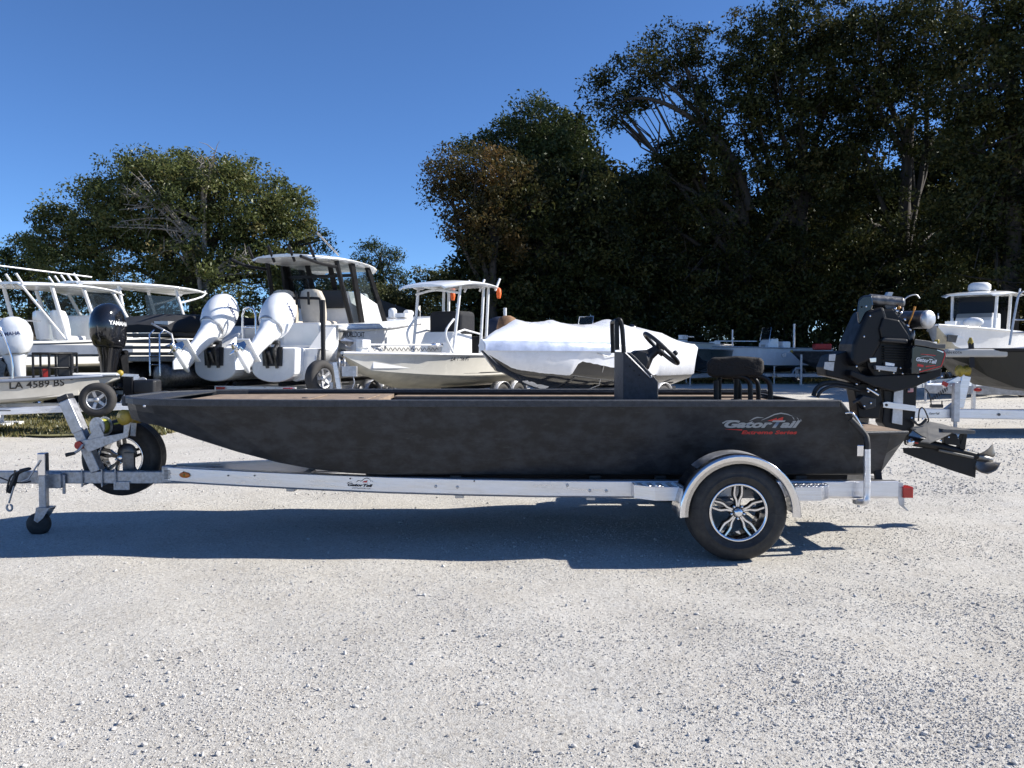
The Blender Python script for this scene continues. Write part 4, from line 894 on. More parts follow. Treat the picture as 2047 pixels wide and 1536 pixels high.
# ---- shrink-wrapped boat
sw = thing('wrapped_boat', 'boat sealed in white shrink-wrap film, dark hull bottom showing', 'boat', group=FB)
def wrapped():
    L = 6.6; S = hull_secs(L, 2.4, 0.48, 0.85, 1.60, 0.03, flare=0.10, fine=0.40)
    b = MB(); b.loft([s[2:9] for s in S], closed=False, caps=False); b.loft([s[8:10] for s in S], closed=False, caps=False); b.loft([s[1:3] for s in S], closed=False, caps=False); b.build('hull', M['black_gloss'], sw, fix=False)
    n = 64; secs = []
    for i in range(n):
        t = i / (n - 1); x = L * t; j = t * 10; k = min(int(j), 9); f = j - k
        A = [Vector(S[k][q]).lerp(Vector(S[k + 1][q]), f) for q in range(11)]
        out = 0.05
        hump = 0.40 * min(1, t / 0.12) ** 0.6 * min(1, max(0, (0.985 - t)) / 0.14) ** 0.7 + 0.16 * math.exp(-((t - 0.33) / 0.07) ** 2) + 0.07 * math.exp(-((t - 0.66) / 0.05) ** 2) + 0.05 * math.exp(-((t - 0.84) / 0.03) ** 2)
        wv = 0.004 * math.sin(i * 1.4) + 0.003 * math.sin(i * 3.1 + 1)
        lowf = 0.48 * max(0, (t - 0.26) / 0.42) ** 1.2 if t < 0.68 else 0.48 - 1.42 * min(1, (t - 0.68) / 0.03)
        if t < 0.26: lowf = -0.6 * min(1, (0.26 - t) / 0.10)
        lowf += 0.012 * math.sin(i * 2.7)
        row = []
        for sgn, g, c2, c1 in ((-1, A[0], A[1], A[2]), (1, A[10], A[9], A[8])):
            lo = c1.lerp(g, lowf) if lowf > 0 else c1.lerp(A[5], -lowf); lo = Vector((lo.x, lo.y + sgn * (out * 0.7 + wv * .5), lo.z))
            md = c1.lerp(g, 0.5 + max(0.0, lowf) * 0.5); md = Vector((md.x, md.y + sgn * (out + wv), md.z))
            up = Vector((g.x, g.y + sgn * (out + 0.02 + wv), g.z))
            rim_ = Vector((g.x, g.y * 0.96 + sgn * 0.02, g.z + 0.09 + wv))
            ch = Vector((c1.x, c1.y + sgn * (out + wv), c1.z)) if lowf < 0 else lo.copy() + Vector((0, sgn * 0.004, 0.02))
            row.append((lo, ch, md, up, rim_))
        p, q = row[0], row[1]; zt = A[0].z + 0.13 + hump + wv
        mid = [Vector((x, p[4].y * 0.5, (p[4].z * 0.30 + zt * 0.70) + 0.010 * math.sin(i * 0.9))), Vector((x, 0, zt)), Vector((x, q[4].y * 0.5, (q[4].z * 0.30 + zt * 0.70) + 0.010 * math.sin(i * 1.1 + 2)))]
        secs.append([*p, *mid, *reversed(q)])
    m = MB(); m.loft(secs, closed=False, caps=False); m.add(secs[0], [tuple(range(13))]); m.add(secs[-1], [tuple(range(12, -1, -1))])
    o = m.build('shrink_wrap', M['wrap'], sw, fix=False)
    bd = MB(); bd.loft([[Vector(s[9]) + Vector((0, 0.012, -0.10)), Vector(s[9]) + Vector((0, 0.012, 0.03)), Vector(s[8]) + Vector((0, 0.004, 0.012))] for s in secs[34:]], closed=False, caps=False); bd.build('wrap_band', M['wrap_blue'], o, fix=False)
    for i in range(3):
        a = Vector(secs[16 + 10 * i][12]); st = MB(); st.tube([a + Vector((0, 0.0, 0.02)), Vector((a.x - 0.1, a.y * 0.8, 0.75)), Vector((a.x + 0.3, 0.3, 0.5))], 0.012, 5); st.build('tie_strap', M['alu_dull'], sw, fix=False)
    ct = MB(); ct.tube([Vector(secs[14][9]) + Vector((0, .03, .1)), Vector(secs[25][10]) + Vector((0, .03, .1)), Vector(secs[36][10]) + Vector((0, .03, 0.0)), Vector(secs[39][10]) + Vector((0, .03, .05))], 0.008, 5); ct.build('tie_cord', M['alu_dull'], o, fix=False)
wrapped()
wh_ = Vector((-0.67, -0.742, 0)); w0 = Vector((-0.62, 16.4, 0)) - wh_ * 6.6
place(sw, w0.x, w0.y, head(wh_.x, wh_.y))
tr = trailer('boat_trailer', 'single-axle trailer under the shrink-wrapped boat', -0.1, 4.2, 6.4, 0.95, 0.40, (1.6,), metal='galv', jack=False)
place(tr, w0.x, w0.y, head(wh_.x, wh_.y))
# ---- console windscreen and navy cover peeking over the wrap
def small_boat(name, label, L, beam, zg, side, bottom, x, y, dx, dy, cons=True, trl=None, rail='alu_dull', z0=0.5, deck='gel_white', rise=0.12, motor=None, group=FB, cm='gel_white'):
    o = thing(name, label, 'boat', group=group)
    hull(o, L, beam, z0, z0 + 0.22, zg, rise, side, bottom, rail, deck=deck, fine=0.5)
    if cons:
        console(o, L * 0.42, 0, zg - 0.3, 0.6, 0.7, 0.75, cm)
        w = MB(); w.tube([(L * 0.42 + 0.25, -0.33, zg + 0.35), (L * 0.42 + 0.12, -0.32, zg + 0.98), (L * 0.42 + 0.12, 0.32, zg + 0.98), (L * 0.42 + 0.25, 0.33, zg + 0.35)], 0.018, 6); w.build('windscreen_frame', M['chrome'], o, fix=False)
        g = MB(); g.add([(L * 0.42 + 0.24, -0.32, zg + 0.40), (L * 0.42 + 0.24, 0.32, zg + 0.40), (L * 0.42 + 0.12, 0.31, zg + 0.96), (L * 0.42 + 0.12, -0.31, zg + 0.96)], [(0, 1, 2, 3)]); g.build('windscreen', M['win'], o)
        s = MB(); s.box((L * 0.42 - 0.75, 0, zg + 0.12), (0.45, 0.8, 0.42)); s.build('helm_seat', M['cushion' if cm == 'gel_cream' else 'gel_white'], o, bev=0.06, seg=3)
    if motor: outboard(o, -0.05, 0, zg - 0.05, R(8), motor, 0.85)
    place(o, x, y, head(dx, dy))
    if trl:
        t = trailer('boat_trailer', trl, -0.1, L * 0.66, L + 1.3, beam * 0.36, 0.42, (L * 0.3,), metal='galv', post=(L + 0.3, zg - 0.05))
        place(t, x, y, head(dx, dy))
    return o
p = P(1180, 690, 28.5); small_boat('skiff', 'pale console skiff hidden behind the wrapped boat, chrome windscreen showing', 5.6, 2.1, 1.75, 'gel_cream', 'bottom_cream', p.x + 1.6, p.y + 1.8, -0.7, -0.71, trl='trailer under the skiff hidden behind the wrapped boat', motor='black_gloss')
cv = thing('covered_outboard', 'navy fabric covered outboard between brown cover and shrink-wrap', 'outboard', (P(1005, 700, 25).x, 25, 0))
xx = P(1000, 700, 25).x
b = MB(); b.loft([[(xx + 0.45 * k * math.cos(a), 25 + 0.30 * k * math.sin(a), zz) for a in [2 * math.pi * i / 18 for i in range(18)]] for zz, k in ((1.75, 0.6), (2.0, 0.95), (2.3, 1.0), (2.5, 0.75), (2.58, 0.3))]); b.build('cover', mat('navy_canvas', (0.02, 0.03, 0.06), 0.85, bump=0.4, bs=9), cv, fix=False)
b = MB(); b.tube([(xx, 25, 0.0), (xx, 25, 1.8)], 0.09, 8); b.box((xx, 25, 0.05), (0.5, 0.5, 0.1)); b.build('stand', M['steel_dark'], cv, fix=False)
b = MB(); b.tube([(xx + 0.15, 25, 2.4), (xx + 0.15, 25, 2.85)], 0.05, 8); b.build('antenna_stub', M['powder_white'], cv, fix=False)

# ---- right-hand background
p = P(1422, 700, 37.0)
rs = small_boat('skiff', 'white skiff with windscreen console, bow to the left, by the dark trees', 6.6, 2.5, 1.62, 'gel_white', 'gel_teal', p.x + 5.6, p.y + 2.2, -0.93, -0.37, trl='trailer under the white skiff by the dark trees')
b = MB(); b.tube([(6.0, 0.2, 1.95), (3.8, 0.4, 1.95)], 0.025, 6); b.box((6.0, 0.2, 1.86), (0.5, 0.16, 0.12)); b.tube([(4.6, -0.35, 1.6), (4.6, -0.35, 2.5)], 0.035, 6)
for i, v in enumerate(b.v):
    q = Matrix.Rotation(head(-0.90, -0.43), 4, 'Z') @ Vector(v); b.v[i] = (q.x + rs.location.x, q.y + rs.location.y, q.z)
def local_part(root, mb, name, m, **kw):
    """add a part given in the boat's own coordinates after the boat was placed"""
    o = mb.build(name, M[m], None, fix=False, **kw); o.parent = root; return o
b = MB(); b.tube([(6.0, 0.2, 1.95), (3.8, 0.4, 1.95)], 0.025, 6); b.box((6.0, 0.2, 1.86), (0.5, 0.16, 0.12)); local_part(rs, b, 'trolling_motor', 'powder_white')
b = MB(); b.tube([(4.6, -0.35, 1.6), (4.6, -0.35, 2.5)], 0.035, 6); local_part(rs, b, 'rod_tube', 'powder_white')
p = P(1396, 700, 34.5)
dk_ = small_boat('skiff', 'dark teal skiff whose bow points at the steering wheel', 6.0, 2.4, 1.52, 'gel_teal', 'black_gloss', p.x + 2.2, p.y + 5.2, -0.42, -0.91, cons=False, trl='trailer with winch post in front of the dark teal skiff', deck='gel_teal')
p = P(1350, 700, 36.0)
wb = small_boat('skiff', 'white-decked skiff behind the dark teal one, trolling motor on its bow', 5.4, 2.2, 1.80, 'gel_cream', 'gel_teal', p.x + 2.6, p.y + 4.0, -0.5, -0.86, cons=False)
b = MB(); b.box((4.4, 0, 2.12), (0.7, 0.2, 0.18)); b.tube([(4.9, 0.1, 2.15), (3.2, 0.1, 2.15)], 0.03, 6); b.box((4.5, 0, 1.9), (0.5, 0.3, 0.2)); local_part(wb, b, 'trolling_motor', 'powder_white')
tt_ = trailer('boat_trailer', 'trailer under the white-decked skiff behind the dark teal one', -0.1, 3.3, 6.3, 0.72, 0.42, (1.5,), metal='galv', jack=False); place(tt_, wb.location.x, wb.location.y, wb.rotation_euler.z)
po = thing('marker_pole', 'upright pale pole against the dark trees', 'pole', (P(1587, 700, 40).x, 40, 0)); b = MB(); b.tube([(po.location.x, 40, 0), (po.location.x, 40, 2.8)], 0.05, 10); b.lathe([(0.065, 0), (0.05, 0.06), (0.0, 0.07)], (po.location.x, 40, 2.78), (0, 0, 1), 10); b.build('pole', M['powder_white'], po, fix=False)
p = P(1585, 700, 35.5)
jb = small_boat('jon_boat', 'flat dark jon boat in the shade left of the mud motor', 6.0, 2.1, 1.48, 'hull_black', 'hull_black', p.x + 5.9, p.y + 0.7, -0.99, -0.12, cons=False, deck='black_satin', trl='dark trailer under the shaded jon boat', rail='steel_dark', rise=0.03)
fj = thing('trailer_jack', 'galvanised trailer jack standing under the shaded jon boat', 'jack', (P(1602, 700, 34.6).x, 34.6, 0)); x = fj.location.x
b = MB(); b.tube([(x, 34.6, 0.02), (x, 34.6, 1.35)], 0.05, 10); b.tube([(x, 34.6, 0.75), (x - 0.22, 34.6, 0.75)], 0.04, 8); b.tube([(x - 0.22, 34.6, 0.8), (x - 0.22, 34.6, 0.35)], 0.025, 6); b.tube([(x - 0.14, 34.6, 0.7), (x - 0.14, 34.6, 0.38)], 0.02, 6); b.box((x, 34.6, 0.03), (0.22, 0.22, 0.04)); b.build('jack_tube', M['galv'], fj, fix=False)
rc = thing('red_fuel_tank', 'red portable fuel tank sitting on the shaded jon boat', 'fuel tank', (P(1643, 700, 35.9).x, 35.9, 1.52)); x = rc.location.x
b = MB(); b.box((x, 35.9, 1.68), (0.75, 0.42, 0.28)); b.build('tank', M['red'], rc, bev=0.06, seg=3); b = MB(); b.tube([(x, 35.9, 1.80), (x, 35.9, 1.88)], 0.04, 8); b.build('cap', M['black_plastic'], rc, fix=False)
# radar-topped boat
rb_ = thing('centre_console', 'white centre console boat with hardtop and radar dome, far right', 'boat', group=FB)
hull(rb_, 7.2, 2.6, 0.75, 1.05, 2.05, 0.26, 'gel_white', 'bottom_cream', 'gel_white', flare=0.20, fine=0.40)
console(rb_, 3.4, 0, 1.9, 1.0, 1.1, 0.85)
t_top(rb_, 1.7, 4.3, 2.1, 3.46, [(3.95, -0.62, 1.9, 3.8, -0.66), (3.95, 0.62, 1.9, 3.8, 0.66), (2.4, -0.62, 1.9, 2.3, -0.66), (2.4, 0.62, 1.9, 2.3, 0.66)], 'powder_white', r=0.05, launch=3)
b = MB(); b.lathe([(0.30, 0), (0.34, 0.06), (0.33, 0.20), (0.24, 0.27), (0.0, 0.28)], (3.3, 0, 3.50), (0, 0, 1), 20); b.build('radar_dome', M['powder_white'], rb_, fix=False)
b = MB(); b.add([(4.0, -0.58, 2.6), (4.0, 0.58, 2.6), (3.85, 0.58, 3.32), (3.85, -0.58, 3.32)], [(0, 1, 2, 3)]); b.build('windscreen', M['win'], rb_)
b = MB(); b.box((3.4, 0.0, 2.95), (0.10, 1.15, 0.72)); b.build('enclosure', M['black_cloth'], rb_, bev=0.02)
b = MB(); b.tube([(5.6, -0.5, 2.55), (4.4, -0.9, 2.75)], 0.02, 6); b.box((5.2, -0.2, 2.38), (0.5, 0.3, 0.14)); b.ball((4.9, 0.3, 2.42), (0.2, 0.3, 0.16)); b.build('bow_gear', M['powder_white'], rb_, fix=False)
b = MB(); b.prism([(6.60, 0.36, 1.98), (6.92, 0.19, 2.0), (6.95, 0.18, 1.80), (6.66, 0.32, 1.76)], (0.01, 0.03, 0)); b.build('bow_emblem', M['black_plastic'], rb_)
p = P(1874, 640, 24.0); rh = Vector((-0.72, -0.694, 0)); r0 = Vector((p.x, 24.0, 0)) - rh * 7.2
place(rb_, r0.x, r0.y, head(rh.x, rh.y))
tr = trailer('boat_trailer', 'trailer with red oval badge under the radar-topped boat', -0.1, 4.4, 8.8, 0.98, 0.50, (2.0, 2.85), post=(7.5, 1.75)); place(tr, r0.x, r0.y, head(rh.x, rh.y))
# dark camo boat on its trailer at the right edge
CY = 14.8
cb = thing('camo_boat', 'dark camouflaged duck boat at the right edge with grey trolling motor', 'boat', P(1960, 700, CY) * 1); cb.location.z = 0
def camo():
    secs = []
    for px, zt, zb, w in ((1905, 1.52, 1.38, 0.35), (1925, 1.53, 1.28, 0.58), (1960, 1.53, 1.05, 0.75), (2010, 1.53, 0.86, 0.82), (2080, 1.53, 0.76, 0.85), (2240, 1.52, 0.72, 0.86), (2480, 1.50, 0.72, 0.86)):
        x = P(px, 700, CY).x; secs.append([(x, CY + 0.3 - w, zt), (x, CY + 0.3 - w * 0.98, zt - 0.06), (x, CY + 0.3 - w * 0.78, zb), (x, CY + 0.3 + w * 0.78, zb), (x, CY + 0.3 + w * 0.98, zt - 0.06), (x, CY + 0.3 + w, zt)])
    m = MB(); m.loft(secs, sm=False); m.build('hull', mat('camo_olive_paint', (0.030, 0.026, 0.016), 0.6, col2=(0.012, 0.011, 0.008), vs=4, bump=0.1), cb, fix=False)
    g = MB(); g.tube([Vector(s[0]) + Vector((0, 0, 0.01)) for s in secs], 0.035, 8); g.build('gunwale', M['black_satin'], cb, fix=False)
    y = CY - 0.42
    q = MB(); q.beam(P(1890, 706, y), P(2012, 706, y), 0.13, 0.15); tmb = q.build('trolling_motor_shaft', M['gel_grey'], cb, bev=0.04, seg=3)
    q = MB(); q.prism([P(2012, 697, y), P(2100, 690, y), P(2100, 704, y), P(2012, 712, y)], (0, 0.10, 0)); q.build('trolling_motor_arm', M['alu_white'], cb, bev=0.01)
    text('MINN KOTA', 0.33, P(1886, 707.5, y - 0.066), (1, 0, 0), (0, 0, 1), M['decal_black'], tmb, bold=0.015)
    q = MB(); q.beam(P(1941, 686, y - 0.02), P(1943, 735, y - 0.02), 0.08, 0.04, (0, 1, 0)); q.build('tie_strap', M['black_cloth'], cb)
    q = MB(); q.lathe([(0.03, -0.1), (0.05, 0), (0.02, 0.08)], P(1940, 684, y), (0, 0, 1), 8); q.build('strap_buckle', M['yellow'], cb, fix=False)
    q = MB(); q.tube([P(2018, 690, y + .3), P(2030, 620, y + .3), P(2038, 588, y + .3), P(2052, 588, y + .3), P(2058, 620, y + .3), P(2062, 690, y + .3)], 0.02, 8, k=4)
    for yy in (640, 665): q.tube([P(2024, yy, y + .3), P(2060, yy, y + .3)], 0.016, 8)
    q.build('boarding_ladder', M['alu_dull'], cb, fix=False)
camo()
ct = thing('boat_trailer', 'aluminium trailer with upright jack under the dark camouflaged boat', 'trailer', (P(1913, 700, CY - 0.4).x, CY - 0.4, 0), group='trailers under the parked boats')
Yt = CY - 0.3
b = MB(); b.beam(P(1822, 826, Yt), P(1990, 828, Yt), 0.09, 0.17); b.build('tongue', M['alu_white'], ct, bev=0.008)
b = MB(); b.beam(P(1990, 828, Yt), P(2400, 838, Yt - 0.5), 0.08, 0.17); b.beam(P(1990, 828, Yt + .05), P(2400, 826, Yt + 1.1), 0.08, 0.17); b.build('side_rail', M['alu_white'], ct, bev=0.008)
b = MB(); j = P(1913, 700, Yt - 0.12).x; b.tube([(j, Yt - 0.12, 0.0), (j, Yt - 0.12, 0.62)], 0.032, 12); b.beam((j, Yt - 0.12, 0.25), (j, Yt - 0.12, 0.95), 0.10, 0.10, (1, 0, 0)); b.box((j, Yt - 0.12, 0.02), (0.12, 0.12, 0.04)); b.build('jack', M['alu_dull'], ct, bev=0.004)
b = MB(); b.prism([P(1905, 820, Yt), P(1885, 820, Yt), P(1912, 800, Yt)], (0, 0.06, 0)); b.beam(P(1915, 815, Yt), P(1930, 752, Yt), 0.09, 0.16, (1, 0, 0)); b.beam(P(1928, 752, Yt), P(1885, 772, Yt), 0.05, 0.09, (0, 0, 1)); b.build('winch_post', M['alu_white'], ct, bev=0.006)
b = MB(); b.box(P(1889, 768, Yt - 0.04), (0.10, 0.03, 0.07), Matrix.Rotation(R(25), 3, 'Y')); b.build('warning_tag', M['red'], ct)
b = MB(); b.lathe([(0.03, -0.10), (0.11, -0.08), (0.07, 0), (0.11, 0.08), (0.03, 0.10)], P(1925, 742, Yt), (1, 0.25, 0), 14); b.build('bow_roller', M['yellow'], ct, fix=False)
b = MB(); b.box(P(1872, 812, Yt), (0.20, 0.10, 0.06)); b.tube([P(1862, 812, Yt), P(1858, 790, Yt), P(1850, 778, Yt)], 0.012, 6, k=3); b.tube([P(1883, 810, Yt), P(1883, 801, Yt)], 0.012, 6); b.build('coupler_lock', M['black_plastic'], ct, bev=0.01)
b = MB(); b.tube([P(1860 + i * 0.8, 800 - i * 0.55 + 5 * math.sin(i * 1.2), Yt) for i in range(44)], 0.006, 5); b.build('breakaway_cable', M['black_plastic'], ct, fix=False)
text('GatorTail', 0.19, P(1857, 829, Yt - 0.046), (1, 0, 0), (0, 0, 1), M['decal_black'], ct, shear=0.3, bold=0.02)
b = MB(); b.lathe([(0.025, 0), (0.025, 0.012)], P(1997, 829, Yt - 0.05), (0, -1, 0), 12); b.build('rail_bolt', M['steel_dark'], ct)
wheel_at(ct, P(2330, 815, Yt - 0.4), (0, -1, 0), 0.35, 0.22)
b2 = MB(); b2.beam(P(1850, 778, 19.0), P(2200, 786, 17.8), 0.10, 0.19); lt = thing('trailer_beam', 'grey trailer beam with red oval badge behind the jack', 'trailer', (P(1950, 700, 18.6).x, 18.6, 0)); b2.build('beam', M['alu_dull'], lt, bev=0.01)
b2 = MB(); q = P(1955, 779.5, 18.55); b2.lathe([(0.001, 0.004), (0.06, 0.003), (0.061, 0)], q, (0, -1, 0), 18); b2.xf(Matrix.Translation(q) @ Matrix.Diagonal((1.5, 1, 0.7, 1)) @ Matrix.Translation(-q)); b2.build('badge', M['red'], lt, fix=False)
b2 = MB(); b2.beam(P(1948, 735, 18.6), (P(1948, 700, 18.6).x, 18.6, 0.0), 0.07, 0.07, (1, 0, 0)); b2.build('support_leg', M['alu_white'], lt)

# ---- left-hand background
# grey skiff with bow to the right
gs = thing('skiff', 'pale grey aluminium skiff with registration number at far left', 'boat', group=FB)
S = hull(gs, 6.6, 2.0, 0.56, 0.62, 0.93, 0.16, 'gel_grey', 'gel_grey', 'gel_blue', flare=0.10, fine=0.62, deck='gel_grey')
dk2 = MB(); dk2.box((6.1, 0, 1.085), (0.95, 0.5, 0.05)); dk2.build('bow_platform', M['gel_white'], gs, bev=0.02)
console(gs, 4.25, -0.25, 0.85, 0.42, 0.6, 0.45, 'gel_white')
b = MB(); b.tube([(3.9, -0.62, 0.95), (4.55, -0.62, 1.95), (4.75, -0.62, 1.98), (4.95, -0.62, 1.4), (4.95, -0.62, 0.95)], 0.018, 8, k=3); b.build('grab_rail', M['chrome'], gs, fix=False)
b = MB()
for x_, y_ in ((5.25, -0.5), (5.85, -0.5), (5.25, 0.2), (5.85, 0.2), (5.5, -0.5), (5.5, .2)): b.tube([(x_, y_, 1.0), (x_, y_, 1.48)], 0.022, 6)
for zz in (1.22, 1.48): b.tube([(5.25, -0.5, zz), (5.85, -0.5, zz), (5.85, 0.2, zz), (5.25, 0.2, zz), (5.25, -0.5, zz)], 0.022, 6)
b.build('casting_rack', M['black_satin'], gs, fix=False)
b = MB(); b.box((5.72, -0.2, 1.28), (0.22, 0.4, 0.45)); b.build('seat_box', M['black_plastic'], gs, bev=0.03)
b = MB(); b.box((5.42, -0.3, 1.12), (0.12, 0.12, 0.18)); b.build('red_bottle', M['red'], gs, bev=0.02)
text('LA 4589 BS', 0.85, (4.95, -0.85, 0.855), (0.96, 0.27, 0.03), (0, -0.15, 1), M['decal_black'], gs, bold=0.012, onto=LAST_HULL)
gh = Vector((0.93, 0.36, 0)); g0 = Vector((P(238, 750, 15.2).x, 15.2, 0)) - gh * 6.6
place(gs, g0.x, g0.y, head(gh.x, gh.y))
tr = trailer('boat_trailer', 'grey trailer with spare wheel under the pale grey skiff', -0.1, 4.6, 7.6, 0.66, 0.47, (2.6,), metal='alu_white', jack=False, post=(6.9, 1.05))
wheel_at(tr, (6.28, -0.62, 0.64), (-0.15, -1, 0), 0.31, 0.2)
b = MB(); b.box((4.2, -0.705, 0.50), (0.34, 0.02, 0.10)); b.build('rail_decal', M['steel_dark'], tr)
for dx in (0.1, 0.9):
    b = MB(); b.box((3.85 + dx, -0.701, 0.485), (0.35, 0.006, 0.015)); b.build('rail_stripe', M['decal_black'], tr)
place(tr, g0.x, g0.y, head(gh.x, gh.y))
bx_ = thing('storage_box', 'dark grey lidded box on the trailer tongue behind the black bow', 'box', P(288, 790, 15.4) * 1); q = bx_.location.copy()
b = MB(); b.box(q + Vector((0.06, 0, 0.16)), (0.44, 0.34, 0.28)); b.build('body', M['black_plastic'], bx_, bev=0.05, seg=3)
b = MB(); b.box(q + Vector((-0.22, -0.02, 0.14)), (0.18, 0.36, 0.40)); b.build('mounting_plate', M['black_satin'], bx_, bev=0.01)
b = MB(); b.beam(q + Vector((0, 0, 0.02)), q + Vector((0, 0, -q.z)), 0.1, 0.1, (1, 0, 0)); b.build('leg', M['galv'], bx_)
# dark boat with the black outboard
p = P(226, 700, 17.2)
db_ = thing('pontoon_boat', 'dark aluminium boat under black cover with gloss black outboard', 'boat', group=FB)
for s in (-0.75, 0.75):
    b = MB(); b.lathe([(0.0, 0), (0.22, 0.02), (0.30, 0.06), (0.30, 5.4), (0.2, 6.0), (0.0, 6.3)], (0.4, s, 0.95), (1, 0, 0), 18); b.build('pontoon', M['steel_dark'], db_, fix=False)
b = MB(); b.box((3.3, 0, 1.32), (5.8, 2.2, 0.12)); b.build('deck', M['steel_dark'], db_, bev=0.02)
b = MB()
for zz in (1.45, 1.6, 1.75, 1.9):
    for sy in (-1.08, 1.08): MB().box((3.3, sy, zz), (5.6, 0.05, 0.07)).build('fence_rail', M['black_plastic'], db_)
    MB().box((0.50, 0, zz), (0.05, 2.1, 0.07)).build('fence_rail', M['black_plastic'], db_)
b = MB(); b.loft([[(x, -w, z0), (x, -w * 0.85, z1 - 0.06), (x, 0, z1), (x, w * 0.85, z1 - 0.06), (x, w, z0)] for x, w, z0, z1 in ((0.5, 1.0, 1.95, 2.15), (1.2, 1.12, 1.98, 2.42), (3.0, 1.14, 2.0, 2.48), (5.0, 1.12, 1.98, 2.40), (6.1, 0.95, 1.92, 2.1))]); b.build('mooring_cover', M['black_cloth'], db_, fix=False)
b = MB()
for s in (-0.14, 0.14): b.tube([(0.1, -0.85 + s, 0.95), (0.1, -0.85 + s, 1.9), (0.25, -0.85 + s, 2.0)], 0.02, 8)
for zz in (1.2, 1.4, 1.6, 1.8): b.tube([(0.1, -0.99, zz), (0.1, -0.71, zz)], 0.018, 8)
b.build('boarding_ladder', M['chrome'], db_, fix=False)
b = MB(); b.tube([(0.3, -0.6, 2.15), (0.25, -1.2, 1.9), (0.3, -1.3, 1.3)], 0.025, 8); b.box((0.8, -0.6, 2.12), (0.4, 0.4, 0.2)); b.build('stern_rail', M['alu_dull'], db_, fix=False)
c_ = outboard(db_, -0.28, -0.28, 1.42, R(4), 'black_gloss', 1.22, 'gloss black outboard with red and orange flash', 'YAMAHA', 'decal_white')
place(db_, P(243, 700, 18.5).x, 18.5, head(0.31, 0.951))
b = MB(); b.prism([(-0.78, -0.005, 1.86), (-0.30, -0.005, 2.02), (-0.28, -0.005, 2.08), (-0.55, -0.005, 2.06)], (0, 0.004, 0))
tr = trailer('boat_trailer', 'dark trailer under the covered pontoon boat', 0.3, 4.6, 7.6, 0.7, 0.55, (2.6,), metal='steel_dark', jack=False); place(tr, db_.location.x, db_.location.y, db_.rotation_euler.z)
# white hardtop boat at far left
wh1 = thing('centre_console', 'white hardtop boat with rod-holder row at the far left edge', 'boat', group=FB)
hull(wh1, 8.4, 2.7, 0.8, 1.10, 1.72, 0.45, 'gel_white', 'bottom_cream', 'gel_white', flare=0.12, fine=0.5)
b = MB(); b.box((2.1, -1.30, 1.55), (4.0, 0.06, 0.24)); b.build('side_stripe', M['gel_blue'], wh1)
console(wh1, 4.0, 0, 1.75, 1.3, 1.3, 0.75)
b = MB(); b.box((1.1, 0.2, 1.85), (0.6, 1.5, 0.45)); b.build('transom_seat', M['gel_white'], wh1, bev=0.06)
t_top(wh1, 1.3, 4.3, 2.2, 3.28, [(2.4, -1.0, 1.75, 2.0, -0.95), (2.4, 1.0, 1.75, 2.0, 0.95), (4.7, -0.95, 1.8, 3.8, -0.9), (4.7, 0.95, 1.8, 3.8, 0.9), (3.4, -1.0, 1.75, 2.9, -0.95), (3.4, 1.0, 1.75, 2.9, 0.95)], 'powder_white', r=0.05, launch=5)
for s in (-1, 1):
    b = MB(); b.prism([(3.45, s * 0.95, 2.3), (4.5, s * 0.95, 2.3), (3.8, s * 0.92, 3.1), (3.0, s * 0.92, 3.1)], (0, 0.012, 0)); b.build('side_window', M['win'], wh1)
    b = MB(); b.tube([(2.35, s * 0.98, 1.8), (1.2, s * 0.95, 3.15)], 0.03, 8); b.build('brace', M['powder_white'], wh1, fix=False)
b = MB(); b.add([(4.55, -0.9, 2.4), (4.55, 0.9, 2.4), (3.85, 0.88, 3.15), (3.85, -0.88, 3.15)], [(0, 1, 2, 3)]); b.build('windscreen', M['win'], wh1)
seat_(wh1, 2.7, -0.35, 1.78, 'gel_white'); seat_(wh1, 2.7, 0.35, 1.78, 'gel_white')
b = MB(); b.tube([(0.1, -1.15, 2.4), (1.3, -0.2, 2.3), (2.2, -0.2, 2.3)], 0.02, 8); b.build('rail', M['chrome'], wh1, fix=False)
p = P(70, 700, 19.5); place(wh1, p.x - 1.9, 19.2, head(0.42, 0.91))
tr = trailer('boat_trailer', 'trailer under the white hardtop boat at far left', -0.1, 5.6, 9.4, 1.0, 0.52, (2.6, 3.4)); place(tr, wh1.location.x, wh1.location.y, wh1.rotation_euler.z)
wo = thing('outboard_engine', 'large white outboard cut off by the left edge of the picture', 'outboard', (P(30, 700, 15.6).x, 15.9, 0))
x, y = wo.location.x, wo.location.y
outboard(wo, x - 0.55, y + 0.1, 1.30, R(6), 'engine_white', 0.95, None, 'YAMAHA', 'decal_blue', rz=R(190))
b = MB(); b.beam((x - 0.67, y + 0.1, 0), (x - 0.67, y + 0.1, 1.35), 0.25, 0.12, (0, 1, 0)); b.box((x - 0.67, y + 0.1, 0.05), (0.7, 0.7, 0.08)); b.build('engine_stand', M['gel_white'], wo)
